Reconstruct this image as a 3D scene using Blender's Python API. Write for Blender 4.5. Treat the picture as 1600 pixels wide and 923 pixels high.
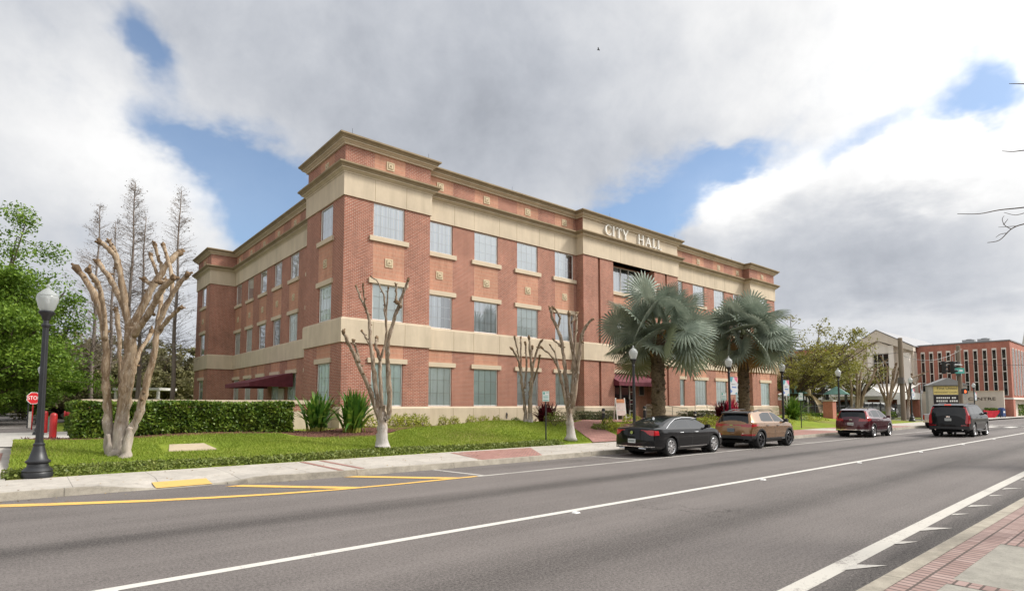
import bpy, bmesh, math, random
import numpy as np
from mathutils import Vector, Matrix
for o in list(bpy.data.objects): bpy.data.objects.remove(o)
SC = bpy.context.scene
COL = SC.collection
R = math.radians
# ------------------------------------------------------------------ camera
F, PX, PY, PITCH, EYE = 893.0, 800.0, 568.0, R(4.1), 1.88
HEAD = R(49.8)
fu, fv, ru, rv = math.cos(HEAD), math.sin(HEAD), math.sin(HEAD), -math.cos(HEAD)
cd = bpy.data.cameras.new('camera'); cam = bpy.data.objects.new('camera', cd); COL.objects.link(cam)
cam.location = (0, 0, EYE); cam.rotation_euler = (R(90) + PITCH, 0, HEAD - R(90))
cd.sensor_width = 36.0; cd.lens = 36.0 * F / 1600.0; cd.shift_y = (PY - 461.5) / 1600.0
cd.clip_start = 0.05; cd.clip_end = 3000
SC.camera = cam
def at(x, y, t):
    """point seen at photo pixel x,y, t metres in front of the camera"""
    a = (x - PX) / F; v = (PY - y) / F
    fw = math.cos(PITCH) - math.sin(PITCH) * v; up = math.sin(PITCH) + math.cos(PITCH) * v
    return Vector(((a * ru + fw * fu) * t / fw, (a * rv + fw * fv) * t / fw, EYE + up * t / fw))
# ------------------------------------------------------------------ sun, sky
SUN_EL, SUN_AZ = R(44), R(-38)          # azimuth measured from +X towards +Y
sd = bpy.data.lights.new('sun', 'SUN'); sun = bpy.data.objects.new('sun', sd); COL.objects.link(sun)
sd.energy = 2.9; sd.angle = R(10); sd.color = (1.0, .95, .87)
sv = Vector((math.cos(SUN_EL) * math.cos(SUN_AZ), math.cos(SUN_EL) * math.sin(SUN_AZ), math.sin(SUN_EL)))
sun.rotation_euler = sv.to_track_quat('Z', 'Y').to_euler()
SC.view_settings.view_transform = 'Standard'; SC.view_settings.look = 'None'
SC.view_settings.gamma = 1.0; SC.view_settings.exposure = 0.38
SC.view_settings.use_curve_mapping = False
W = bpy.data.worlds.new('World'); SC.world = W; W.use_nodes = True
NT = W.node_tree
for n in list(NT.nodes): NT.nodes.remove(n)
class X:
    """tiny expression helper for shader node trees"""
    def __init__(s, t, o): s.t, s.o = t, o
    def _m(s, op, b=None, c=None, clamp=False):
        n = s.t.nodes.new('ShaderNodeMath'); n.operation = op; n.use_clamp = clamp
        s.t.links.new(s.o, n.inputs[0])
        for i, q in ((1, b), (2, c)):
            if q is None: continue
            if isinstance(q, X): s.t.links.new(q.o, n.inputs[i])
            else: n.inputs[i].default_value = q
        return X(s.t, n.outputs[0])
    def __add__(s, b): return s._m('ADD', b)
    def __sub__(s, b): return s._m('SUBTRACT', b)
    def __mul__(s, b): return s._m('MULTIPLY', b)
    def __truediv__(s, b): return s._m('DIVIDE', b)
    __radd__ = __add__; __rmul__ = __mul__
    def sat(s): return s._m('ADD', 0.0, clamp=True)
    def exp(s): return s._m('EXPONENT')
    def smooth(s, a, b):
        n = s.t.nodes.new('ShaderNodeMapRange'); n.interpolation_type = 'SMOOTHSTEP'
        n.inputs['From Min'].default_value = a; n.inputs['From Max'].default_value = b
        s.t.links.new(s.o, n.inputs['Value']); return X(s.t, n.outputs[0])
def noise(t, vec, scale, detail=6, rough=.55, dist=0.0):
    n = t.nodes.new('ShaderNodeTexNoise'); n.inputs['Scale'].default_value = scale
    n.inputs['Detail'].default_value = detail; n.inputs['Roughness'].default_value = rough
    n.inputs['Distortion'].default_value = dist
    t.links.new(vec, n.inputs['Vector']); return X(t, n.outputs['Fac']), n
def mixc(t, fac, a, b):
    n = t.nodes.new('ShaderNodeMix'); n.data_type = 'RGBA'
    for i, q in ((0, fac), (6, a), (7, b)):
        if isinstance(q, X): t.links.new(q.o, n.inputs[i])
        elif hasattr(q, 'is_linked'): t.links.new(q, n.inputs[i])
        elif isinstance(q, (int, float)): n.inputs[i].default_value = q
        else: n.inputs[i].default_value = (*q, 1) if len(q) == 3 else q
    return n.outputs[2]
def build_sky():
    t = NT
    tc = t.nodes.new('ShaderNodeTexCoord')
    sp = t.nodes.new('ShaderNodeSeparateXYZ'); t.links.new(tc.outputs['Generated'], sp.inputs[0])
    dx, dy, dz = (X(t, sp.outputs[i]) for i in range(3))
    f = dx * fu + dy * fv; r = dx * ru + dy * rv
    az = r._m('ARCTAN2', f); el = dz._m('ARCSINE')
    den = dz._m('MAXIMUM', 0.0) + .22
    cb = t.nodes.new('ShaderNodeCombineXYZ')
    t.links.new((r / den).o, cb.inputs[0]); t.links.new((f / den).o, cb.inputs[1])
    n1, _ = noise(t, cb.outputs[0], 1.25, 9, .56, .35)
    n2, _ = noise(t, tc.outputs['Generated'], 5.5, 9, .58, .2)
    n3, _ = noise(t, cb.outputs[0], .8, 5, .5, .2)
    n4, _ = noise(t, tc.outputs['Generated'], 15.0, 6, .6, .15)
    wx, _ = noise(t, tc.outputs['Generated'], 4.0, 5, .6)
    wy, _ = noise(t, cb.outputs[0], 2.6, 5, .6)
    azw = az + (wx - .5) * .22; elw = el + (wy - .5) * .16
    def blob(x, y, sx, sy, rot=0, warp=1):
        a0 = math.atan((x - PX) / F); e0 = math.atan((632 - y) / F * math.cos(a0))
        A, E = (azw, elw) if warp else (az, el)
        u = A - a0; v = E - e0
        c, s = math.cos(R(rot)), math.sin(R(rot))
        p = (u * c + v * s) * (F / sx); q = (v * c - u * s) * (F / sy)
        return ((p * p + q * q) * -1.0).exp()
    # blue openings in the cloud
    hole = blob(200, 45, 45, 24, -50) * .85
    for b, w in ((blob(405, 258, 85, 50, -20), 1.1), (blob(400, 345, 60, 60), .85), (blob(300, 212, 85, 26, -12), .75), (blob(1045, 318, 135, 46, 14), 1.15),
                 (blob(1010, 385, 80, 40, -15), .9), (blob(1185, 240, 70, 26, -10), .6), (blob(1375, 232, 120, 24, 12), .66), (blob(1578, 140, 34, 55, 20), .62), (blob(1130, 215, 40, 16), .3),
                 (blob(1570, 178, 60, 22, 15), .3)):
        hole = hole + b * w
    cum = blob(1330, 360, 195, 95, -4) + blob(1165, 325, 62, 44) + blob(1215, 262, 58, 30) + blob(1420, 270, 120, 40) + blob(1505, 215, 70, 30)
    cov = (n1 - .5) * .55 + (n2 - .5) * .55 + (n4 - .5) * .34 + .64 - hole * .98 + cum * .42
    alpha = cov.smooth(-.04, .56)
    # how bright the cloud is: thick grey bases, thin bright edges
    white = blob(190, 320, 200, 110) + blob(300, 300, 120, 50, -15) * .6 + blob(60, 150, 150, 110) * .75 + blob(1490, 95, 170, 55, 15) * .85 + blob(1240, 110, 210, 60) * .55 + blob(1150, 315, 55, 60) * 1.2 + blob(1240, 265, 120, 30, 5) * 1.3 + blob(1470, 272, 110, 26) * 1.0 + blob(1420, 512, 330, 26) * .45 + blob(1490, 200, 60, 34) * .7
    grey = blob(1420, 440, 300, 60) * .55 + blob(1130, 60, 200, 60) * .3 + blob(1330, 180, 160, 40) * .5 + blob(800, 190, 330, 110) * 1.0 + blob(620, 60, 260, 80) * .45 + blob(1340, 375, 190, 55, -6) * 1.35 + blob(1500, 330, 120, 50) * .7 + blob(40, 260, 120, 70) * .8 + blob(120, 360, 120, 40) * .2 + blob(1560, 240, 70, 40) * .5
    lum = (white * .22 - grey * .095) + (n2 - .5) * .38 + (n3 - .5) * .16 + (n4 - .5) * .15 + .615
    # sun behind the cloud: broad bright patch around its direction
    sdot = dx * sv.x + dy * sv.y + dz * sv.z
    glow = ((sdot - 1.0) * 7.0).exp() * 2.6 + ((sdot - 1.0) * 6.0).exp() * .25
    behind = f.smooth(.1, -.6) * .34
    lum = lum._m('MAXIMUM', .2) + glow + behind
    tone = mixc(t, lum.smooth(.45, .95), (.85, .90, 1.0), (1.0, 1.0, 1.0))
    sky = t.nodes.new('ShaderNodeTexSky'); sky.sky_type = 'NISHITA'; sky.sun_disc = False
    sky.sun_elevation = SUN_EL; sky.sun_rotation = R(90) - SUN_AZ
    sky.air_density = 1.0; sky.dust_density = .6; sky.ozone_density = 1.5
    vm = t.nodes.new('ShaderNodeVectorMath'); vm.operation = 'SCALE'
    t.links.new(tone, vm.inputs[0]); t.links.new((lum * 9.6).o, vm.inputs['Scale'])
    below = dz.smooth(-.02, .0)
    skb = t.nodes.new('ShaderNodeVectorMath'); skb.operation = 'MULTIPLY'; skb.inputs[1].default_value = (1.35, 1.45, 1.5)
    t.links.new(sky.outputs[0], skb.inputs[0])
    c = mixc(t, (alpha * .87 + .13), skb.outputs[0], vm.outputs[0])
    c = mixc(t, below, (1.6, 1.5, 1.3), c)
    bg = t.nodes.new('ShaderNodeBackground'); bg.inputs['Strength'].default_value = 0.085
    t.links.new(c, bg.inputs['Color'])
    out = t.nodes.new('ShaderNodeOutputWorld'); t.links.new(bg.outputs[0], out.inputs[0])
build_sky()
# ------------------------------------------------------------------ materials
MATS = {}
def mat_base(name):
    m = bpy.data.materials.new(name); m.use_nodes = True; MATS[name] = m
    return m, m.node_tree, m.node_tree.nodes['Principled BSDF']
def posn(t): return t.nodes.new('ShaderNodeNewGeometry').outputs['Position']
def bump(t, b, h, strength, dist=.01):
    n = t.nodes.new('ShaderNodeBump'); n.inputs['Strength'].default_value = strength; n.inputs['Distance'].default_value = dist
    t.links.new(h.o if isinstance(h, X) else h, n.inputs['Height']); t.links.new(n.outputs[0], b.inputs['Normal'])
def solid(name, c, rough=.6, metal=0, var=.12, scale=3.0, coat=0, bumpv=0, spec=.5, emit=None):
    m, t, b = mat_base(name)
    b.inputs['Roughness'].default_value = rough; b.inputs['Metallic'].default_value = metal
    b.inputs['Specular IOR Level'].default_value = spec
    if coat: b.inputs['Coat Weight'].default_value = coat; b.inputs['Coat Roughness'].default_value = .03
    if var:
        n, nn = noise(t, posn(t), scale, 6, .6)
        lo = tuple(q * (1 - var) for q in c); hi = tuple(min(1, q * (1 + var)) for q in c)
        t.links.new(mixc(t, n.smooth(.3, .7), lo, hi), b.inputs['Base Color'])
        if bumpv:
            n2, _ = noise(t, posn(t), scale * 8, 4, .6); bump(t, b, n2, bumpv)
    else: b.inputs['Base Color'].default_value = (*c, 1)
    if emit: b.inputs['Emission Color'].default_value = (*emit[0], 1); b.inputs['Emission Strength'].default_value = emit[1]
    return m
def wallvec(t):
    """u along the wall, v up, for walls facing X or Y"""
    g = t.nodes.new('ShaderNodeNewGeometry')
    sp = t.nodes.new('ShaderNodeSeparateXYZ'); t.links.new(g.outputs['Position'], sp.inputs[0])
    sn = t.nodes.new('ShaderNodeSeparateXYZ'); t.links.new(g.outputs['True Normal'], sn.inputs[0])
    ax = X(t, sn.outputs[0])._m('ABSOLUTE')._m('GREATER_THAN', .5)
    u = X(t, sp.outputs[0]) + ax * (X(t, sp.outputs[1]) - X(t, sp.outputs[0]))
    return g, u, X(t, sp.outputs[2])
def comb(t, u, v):
    c = t.nodes.new('ShaderNodeCombineXYZ'); t.links.new(u.o, c.inputs[0]); t.links.new(v.o, c.inputs[1]); return c.outputs[0]
def brickmat(name, c1, c2, mortar, w, h, ms, offset=.5, flat=False, swap=False, rot45=False, rough=.85, var=.42):
    m, t, b = mat_base(name)
    if flat:
        g = t.nodes.new('ShaderNodeNewGeometry')
        sp = t.nodes.new('ShaderNodeSeparateXYZ'); t.links.new(g.outputs['Position'], sp.inputs[0])
        u, v = X(t, sp.outputs[0]), X(t, sp.outputs[1])
    else: g, u, v = wallvec(t)
    if rot45: u, v = (u + v) * .7071, (v - u) * .7071
    if swap: u, v = v, u
    br = t.nodes.new('ShaderNodeTexBrick'); br.offset = offset
    br.inputs['Scale'].default_value = 1; br.inputs['Brick Width'].default_value = w; br.inputs['Row Height'].default_value = h
    br.inputs['Mortar Size'].default_value = ms; br.inputs['Mortar Smooth'].default_value = .2
    br.inputs['Color1'].default_value = (*c1, 1); br.inputs['Color2'].default_value = (*c2, 1); br.inputs['Mortar'].default_value = (*mortar, 1)
    t.links.new(comb(t, u, v), br.inputs['Vector'])
    n, _ = noise(t, g.outputs['Position'], .55, 8, .65); n2, _ = noise(t, g.outputs['Position'], 7, 4, .6)
    mp = t.nodes.new('ShaderNodeMapping'); mp.inputs['Scale'].default_value = (1, 1, .12); t.links.new(g.outputs['Position'], mp.inputs[0]); sk, _ = noise(t, mp.outputs[0], 2.4, 6, .65)
    k = (n - .5) * var * 2 + (n2 - .5) * var + (sk - .5) * (.5 if not flat else 0.0) + 1.0
    vm = t.nodes.new('ShaderNodeVectorMath'); vm.operation = 'SCALE'
    t.links.new(br.outputs['Color'], vm.inputs[0]); t.links.new(k.o, vm.inputs['Scale'])
    t.links.new(vm.outputs[0], b.inputs['Base Color']); b.inputs['Roughness'].default_value = rough
    b.inputs['Specular IOR Level'].default_value = .25
    bump(t, b, X(t, br.outputs['Fac']) * -1.0, .5, .006)
    return m
brickmat('brick', (.335, .118, .076), (.245, .080, .053), (.43, .32, .25), .215, .075, .011)
brickmat('brick_light', (.47, .225, .145), (.42, .19, .12), (.44, .30, .22), .215, .075, .010, 0, swap=True)
brickmat('brick_office', (.42, .15, .105), (.36, .12, .085), (.38, .24, .19), .215, .075, .009)
brickmat('pavers', (.36, .19, .16), (.28, .135, .115), (.18, .13, .11), .21, .105, .010, flat=True, var=.3)
brickmat('pavers_diagonal', (.37, .20, .17), (.28, .14, .12), (.19, .14, .12), .21, .105, .010, flat=True, rot45=True, var=.3)
brickmat('pavers_pale', (.37, .27, .245), (.28, .19, .17), (.11, .085, .075), .30, .105, .013, 0, flat=True, swap=True, var=.35)
brickmat('pavers_pale_cross', (.37, .27, .245), (.28, .19, .17), (.11, .085, .075), .20, .105, .012, flat=True, var=.35)
def plaster(name, c, var=.10):
    m, t, b = mat_base(name); g = t.nodes.new('ShaderNodeNewGeometry')
    mp = t.nodes.new('ShaderNodeMapping'); mp.inputs['Scale'].default_value = (1, 1, .18); t.links.new(g.outputs['Position'], mp.inputs[0])
    s, _ = noise(t, mp.outputs[0], 2.2, 7, .65); n, _ = noise(t, g.outputs['Position'], .6, 6, .6); fine, _ = noise(t, g.outputs['Position'], 60, 3, .6)
    k = (s - .5) * var * 2.2 + (n - .5) * var * 2 + 1.0
    vm = t.nodes.new('ShaderNodeVectorMath'); vm.operation = 'SCALE'; vm.inputs[0].default_value = c
    t.links.new(k.o, vm.inputs['Scale']); t.links.new(vm.outputs[0], b.inputs['Base Color'])
    b.inputs['Roughness'].default_value = .9; b.inputs['Specular IOR Level'].default_value = .2
    bump(t, b, fine, .25, .004); return m
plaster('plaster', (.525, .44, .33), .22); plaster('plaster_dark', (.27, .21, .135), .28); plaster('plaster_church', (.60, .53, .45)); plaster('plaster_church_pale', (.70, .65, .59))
plaster('stone_cap', (.54, .45, .335)); plaster('roofing_grey', (.25, .25, .25))
def asphalt():
    m, t, b = mat_base('asphalt'); p = posn(t)
    sp = t.nodes.new('ShaderNodeSeparateXYZ'); t.links.new(p, sp.inputs[0]); v = X(t, sp.outputs[1])
    mp = t.nodes.new('ShaderNodeMapping'); mp.inputs['Scale'].default_value = (.05, 1, 1); t.links.new(p, mp.inputs[0])
    st, _ = noise(t, mp.outputs[0], 1.3, 6, .6); pt, _ = noise(t, p, .45, 7, .65); gr, _ = noise(t, p, 30, 4, .8); g2, _ = noise(t, p, 95, 2, .7); big, _ = noise(t, p, 9, 5, .7)
    # worn wheel and oil bands along the lanes
    band = None
    for v0, w, a in ((9.75, .42, -.46), (4.95, .5, -.32), (8.3, .5, .05), (11.2, .5, .04), (6.4, .5, .05), (3.7, .5, .06), (2.36, .24, -.50), (13.6, .55, -.10)):
        q = (v - v0 + (st - .5) * .5) * (1 / w); e = (q * q * -1.0).exp() * a
        band = e if band is None else band + e
    k = (pt - .5) * .45 + (st - .5) * .75 + (gr - .5) * 2.7 + (g2 - .5) * 2.0 + (big - .5) * .35 + band + 1.0
    # cracks
    vo = t.nodes.new('ShaderNodeTexVoronoi'); vo.feature = 'DISTANCE_TO_EDGE'; vo.inputs['Scale'].default_value = .33
    wn = t.nodes.new('ShaderNodeTexNoise'); wn.inputs['Scale'].default_value = 1.6; wn.inputs['Detail'].default_value = 6; t.links.new(p, wn.inputs['Vector'])
    av = t.nodes.new('ShaderNodeVectorMath'); av.operation = 'MULTIPLY_ADD'; av.inputs[1].default_value = (1.3, 1.3, 1.3)
    t.links.new(wn.outputs['Color'], av.inputs[0]); t.links.new(p, av.inputs[2]); t.links.new(av.outputs[0], vo.inputs['Vector'])
    msk, _ = noise(t, p, .25, 3, .5)
    crack = X(t, vo.outputs['Distance']).smooth(.010, .002) * msk.smooth(.56, .66)
    spot, _ = noise(t, p, 3.1, 2, .4)
    k = k - crack * .30 - spot.smooth(.70, .80) * .22 + spot.smooth(.27, .20) * .12
    vm = t.nodes.new('ShaderNodeVectorMath'); vm.operation = 'SCALE'; vm.inputs[0].default_value = (.140, .125, .118)
    t.links.new(k.o, vm.inputs['Scale']); t.links.new(vm.outputs[0], b.inputs['Base Color'])
    b.inputs['Roughness'].default_value = .82; b.inputs['Specular IOR Level'].default_value = .3
    bump(t, b, gr + g2 * .5, .5, .012); return m
asphalt()
def concrete(name, c, joint=None, var=.14, jdir=0):
    m, t, b = mat_base(name); p = posn(t)
    n, _ = noise(t, p, .8, 8, .65); s, _ = noise(t, p, 4.5, 7, .7); fine, _ = noise(t, p, 70, 3, .7); sp_, _ = noise(t, p, 17, 3, .6)
    k = (n - .5) * var * 4 + (s - .5) * var * 4 + (fine - .5) * .7 + 1.0 - sp_.smooth(.68, .76) * .22
    if joint:
        sp = t.nodes.new('ShaderNodeSeparateXYZ'); t.links.new(p, sp.inputs[0])
        u = (X(t, sp.outputs[jdir]) + 100.0)._m('MODULO', joint); k = k - u.smooth(.022, .008) * .5
    vm = t.nodes.new('ShaderNodeVectorMath'); vm.operation = 'SCALE'; vm.inputs[0].default_value = c
    t.links.new(k.o, vm.inputs['Scale']); t.links.new(vm.outputs[0], b.inputs['Base Color'])
    b.inputs['Roughness'].default_value = .9; b.inputs['Specular IOR Level'].default_value = .2
    bump(t, b, fine, .35, .005); return m
concrete('concrete_walk', (.40, .37, .33), 1.6, .18); concrete('concrete_kerb', (.32, .29, .24), 3.05, .3); concrete('concrete_slab', (.30, .285, .25), None, .24)
concrete('concrete_plain', (.40, .38, .345), None, .16); concrete('concrete_lid', (.44, .36, .26), None, .1)
def paint(name, c, wear=.5):
    m, t, b = mat_base(name); p = posn(t); n, _ = noise(t, p, 14, 8, .75); g, _ = noise(t, p, 90, 3, .7); l, _ = noise(t, p, 1.1, 4, .6)
    w = ((n - .5) * 1.2 + (g - .5) * 1.0 + (l - .5) * .9 + wear - .5).smooth(.12, .34)
    t.links.new(mixc(t, w * .75, c, (.15, .13, .12)), b.inputs['Base Color']); b.inputs['Roughness'].default_value = .75
    bump(t, b, g, .3, .005); return m
paint('paint_white', (.56, .54, .50), .50); paint('paint_white_edge', (.50, .475, .43), .55); paint('paint_white_worn', (.44, .42, .385), .60); paint('paint_yellow', (.70, .42, .10), .53); paint('tactile_yellow', (.58, .37, .11), .42)
def grassmat(name, a, b_, c, sc=.7):
    m, t, b = mat_base(name); p = posn(t); n, _ = noise(t, p, sc, 8, .7); f, _ = noise(t, p, 24, 5, .75); n3, _ = noise(t, p, .22, 4, .5)
    col = mixc(t, n.smooth(.35, .65), a, b_); col = mixc(t, f.smooth(.45, .75) * .6, col, c); col = mixc(t, n3.smooth(.48, .66) * .75, col, (.20, .175, .06))
    t.links.new(col, b.inputs['Base Color']); b.inputs['Roughness'].default_value = .95; b.inputs['Specular IOR Level'].default_value = .1
    bump(t, b, f, .9, .05); return m
grassmat('lawn', (.175, .235, .030), (.24, .29, .040), (.11, .155, .020))
grassmat('earth', (.10, .12, .04), (.14, .13, .06), (.07, .08, .03), .1)
def leafmat(name, cols, trans=.3, rough=.5, patch=.9):
    m, t, b = mat_base(name); g = t.nodes.new('ShaderNodeNewGeometry')
    cr = t.nodes.new('ShaderNodeValToRGB'); e = cr.color_ramp.elements
    while len(e) < len(cols): e.new(.5)
    for i, q in enumerate(cols): e[i].position = i / (len(cols) - 1); e[i].color = (*q, 1)
    n, _ = noise(t, g.outputs['Position'], patch, 4, .6)
    v = X(t, g.outputs['Random Per Island']) * .62 + (n - .5) * 1.3 + .19
    t.links.new(v.o, cr.inputs[0]); t.links.new(cr.outputs[0], b.inputs['Base Color'])
    b.inputs['Roughness'].default_value = rough; b.inputs['Specular IOR Level'].default_value = .3
    tr = t.nodes.new('ShaderNodeBsdfTranslucent'); t.links.new(cr.outputs[0], tr.inputs[0])
    mx = t.nodes.new('ShaderNodeMixShader'); mx.inputs[0].default_value = trans
    t.links.new(b.outputs[0], mx.inputs[1]); t.links.new(tr.outputs[0], mx.inputs[2])
    t.links.new(mx.outputs[0], t.nodes['Material Output'].inputs[0]); return m
leafmat('leaf_oak', [(.055, .11, .014), (.135, .23, .026), (.26, .37, .05)], .35)
leafmat('leaf_dull', [(.10, .10, .04), (.18, .17, .075), (.27, .24, .12)])
leafmat('leaf_yellowgreen', [(.12, .13, .025), (.23, .225, .045), (.36, .32, .09)])
leafmat('leaf_hedge', [(.030, .065, .009), (.095, .16, .018), (.24, .30, .045)], .25, .4, 2.0)
leafmat('leaf_gold', [(.12, .17, .018), (.33, .36, .04), (.52, .50, .10)], .3, .45, 2.5)
leafmat('leaf_grey', [(.07, .085, .04), (.13, .14, .07), (.2, .19, .1)], .2, .5, 2)
leafmat('leaf_cover', [(.08, .11, .022), (.15, .19, .036), (.25, .26, .08)], .2, .5, 2.2)
leafmat('blade', [(.14, .21, .022), (.225, .30, .032), (.35, .39, .07)], .3, .6, .5)
leafmat('leaf_lily', [(.030, .095, .014), (.075, .17, .022), (.24, .32, .05)], .25, .35, 1.5)
leafmat('leaf_lily_base', [(.30, .32, .06), (.45, .42, .11)], .25)
leafmat('leaf_ti', [(.035, .006, .010), (.09, .012, .018), (.16, .02, .03)], .2, .35, 2)
leafmat('leaf_ti_pink', [(.16, .010, .03), (.42, .025, .075), (.60, .06, .12)], .25, .35, 2)
leafmat('leaf_dead', [(.16, .095, .04), (.28, .18, .075), (.36, .25, .11)], .2, .7)
leafmat('leaf_fan', [(.095, .13, .10), (.255, .30, .235), (.52, .56, .47)], .2, .36, 1.6)
leafmat('leaf_fan_olive', [(.10, .125, .07), (.19, .22, .13), (.29, .30, .18)], .18, .45, 1.0)
leafmat('needle', [(.10, .075, .05), (.14, .10, .065), (.09, .06, .04)], .1, .8)
leafmat('leaf_cycad', [(.05, .11, .016), (.10, .19, .025), (.2, .3, .05)], .25, .4, 2)
def barkmat(name, a, b_, c, sc=3.0, stretch=.25, lime=None, amt=.8):
    m, t, b = mat_base(name); p = posn(t)
    mp = t.nodes.new('ShaderNodeMapping'); mp.inputs['Scale'].default_value = (1, 1, stretch); t.links.new(p, mp.inputs[0])
    n, _ = noise(t, mp.outputs[0], sc, 8, .7, .6); n2, _ = noise(t, mp.outputs[0], sc * 3.3, 6, .7, .4)
    col = mixc(t, n.smooth(.38, .6), a, b_); col = mixc(t, n2.smooth(.52, .68) * .8, col, c)
    if lime:
        sp = t.nodes.new('ShaderNodeSeparateXYZ'); t.links.new(p, sp.inputs[0]); z = X(t, sp.outputs[2])
        col = mixc(t, ((n2 - .5) * 1.6 + .5 + (z * -1.0 + lime) * .7).smooth(.35, 1.2) * amt, col, (.50, .47, .45))
    t.links.new(col, b.inputs['Base Color']); b.inputs['Roughness'].default_value = .9; b.inputs['Specular IOR Level'].default_value = .15
    bump(t, b, n + n2 * .6, .8, .03); return m
barkmat('bark_myrtle', (.36, .275, .19), (.17, .115, .07), (.46, .41, .34), 5.2, .28, lime=1.9, amt=.45)
barkmat('bark_myrtle_limed', (.32, .25, .185), (.14, .10, .066), (.46, .42, .37), 5.0, .28, lime=1.5)
barkmat('bark_cut', (.13, .085, .05), (.22, .15, .09), (.08, .055, .035), 9)
barkmat('bark_grey', (.13, .10, .075), (.085, .065, .048), (.19, .16, .125), 3)
barkmat('bark_cypress', (.23, .19, .165), (.17, .135, .115), (.28, .24, .21), 2)
barkmat('bark_palm', (.07, .05, .033), (.15, .115, .075), (.035, .027, .02), 7, 1.6)
barkmat('pole_wood', (.27, .22, .17), (.20, .16, .12), (.33, .28, .23), 2, .08)
def mulch():
    m, t, b = mat_base('mulch'); p = posn(t); vo = t.nodes.new('ShaderNodeTexVoronoi'); vo.inputs['Scale'].default_value = 16; t.links.new(p, vo.inputs['Vector'])
    n, _ = noise(t, p, 30, 4, .7); col = mixc(t, X(t, vo.outputs['Color']).sat(), (.045, .018, .012), (.20, .075, .045)); col = mixc(t, n.smooth(.5, .8), col, (.10, .05, .035))
    t.links.new(col, b.inputs['Base Color']); b.inputs['Roughness'].default_value = .95; bump(t, b, X(t, vo.outputs['Distance']), 1, .05)
mulch()
solid('metal_black', (.017, .018, .021), .42, 0, .2); solid('metal_dark', (.03, .03, .033), .45, .3); solid('metal_grey', (.30, .31, .32), .4, .6); solid('galvanised', (.42, .43, .43), .4, .7)
solid('rail_metal', (.42, .38, .33), .35, .5); solid('white_paint', (.74, .72, .68), .45, 0, .05); solid('frame_white', (.70, .68, .64), .4, 0, .05); solid('letter_white', (.74, .72, .67), .45, 0, .04)
solid('red_paint', (.36, .016, .016), .4, 0, .12); solid('sign_red', (.52, .018, .025), .4, 0, .08); solid('sign_white', (.80, .80, .78), .4, 0, .04); solid('sign_green', (.03, .36, .26), .45, 0, .06); solid('sign_teal', (.10, .42, .36), .45, 0, .1)
solid('utility_green', (.11, .17, .14), .55); solid('canvas_maroon', (.125, .022, .035), .8, 0, .18, 4, bumpv=.2); solid('red_cloth', (.62, .03, .05), .8, 0, .15)
solid('mail_blue', (.02, .05, .16), .4); solid('slide_tan', (.55, .42, .25), .5); solid('roof_green', (.11, .24, .21), .6); solid('black_panel', (.015, .015, .017), .3)
solid('sign_yellow', (.80, .66, .24), .5, 0, .06); solid('tyre', (.016, .016, .017), .75, 0, .2, 8); solid('rubber', (.012, .012, .013), .6); solid('rim_silver', (.62, .62, .63), .25, .85, .05); solid('rim_dark', (.05, .05, .055), .25, .8, .05)
solid('chrome', (.78, .78, .78), .12, 1, 0); solid('under_black', (.010, .010, .011), .7, 0, .1); solid('trim_black', (.022, .022, .024), .45, 0, .1); solid('trim_grey', (.16, .15, .15), .4, .3)
solid('car_black', (.004, .004, .005), .3, 0, 0, coat=.65, spec=.1); solid('car_charcoal', (.004, .004, .005), .3, 0, 0, coat=.4, spec=.1); solid('car_maroon', (.075, .010, .018), .22, .35, 0, coat=1); solid('car_bronze', (.25, .13, .055), .26, .55, .06, 6, coat=1); solid('car_white', (.72, .72, .71), .25, 0, 0, coat=1)
solid('car_silver', (.50, .51, .53), .28, .4, 0, coat=1)
solid('glass_car', (.008, .010, .012), .03, 0, 0, spec=.5); solid('tail_red', (.30, .008, .012), .12, 0, 0, coat=1); solid('tail_red_bright', (.42, .008, .016), .15, 0, 0, coat=.6); solid('brake_lit', (.6, .05, .03), .15, 0, 0, emit=((1, .10, .04), .5))
solid('head_lens', (.6, .62, .64), .08, .2, 0, coat=1); solid('plate', (.62, .64, .62), .5, 0, .05); solid('plate_dark', (.14, .17, .22), .5); solid('plate_mark', (.12, .16, .15), .5, 0, 0)
solid('hand_orange', (.8, .16, .05), .4, 0, 0, emit=((1, .15, .04), 1.2)); solid('lens_dark', (.03, .03, .03), .15, 0, 0); solid('banner_grey', (.50, .52, .52), .7, 0, .1); solid('banner_teal', (.09, .28, .32), .7, 0, .2); solid('banner_pink', (.55, .13, .2), .7, 0, .2); solid('banner_blue', (.10, .18, .42), .7, 0, .2)
solid('stone_med', (.56, .46, .31), .85, 0, .12, 9, bumpv=.4); solid('stone_med_dark', (.28, .21, .13), .85, 0, .1); solid('door_dark', (.012, .013, .014), .08, 0, 0, spec=.8); solid('lens_lamp', (.9, .9, .88), .3, 0, 0)
solid('brown_letters', (.085, .065, .055), .6, 0, .1); solid('interior_dark', (.03, .032, .035), .8, 0, .2); solid('poster_pale', (.62, .50, .46), .6, 0, .15); solid('poster_orange', (.55, .22, .1), .6, 0, .15)
solid('roof_metal', (.22, .22, .23), .5, .2); solid('porch_white', (.70, .69, .66), .6, 0, .06); solid('dark_opening', (.02, .02, .022), .6, 0, .2); solid('hedge_core', (.03, .04, .015), .9, 0, .5, 9); solid('bird_dark', (.02, .02, .02), .8); solid('ac_grey', (.34, .35, .36), .5, .3); solid('dome_grey', (.32, .33, .35), .5)
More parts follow.
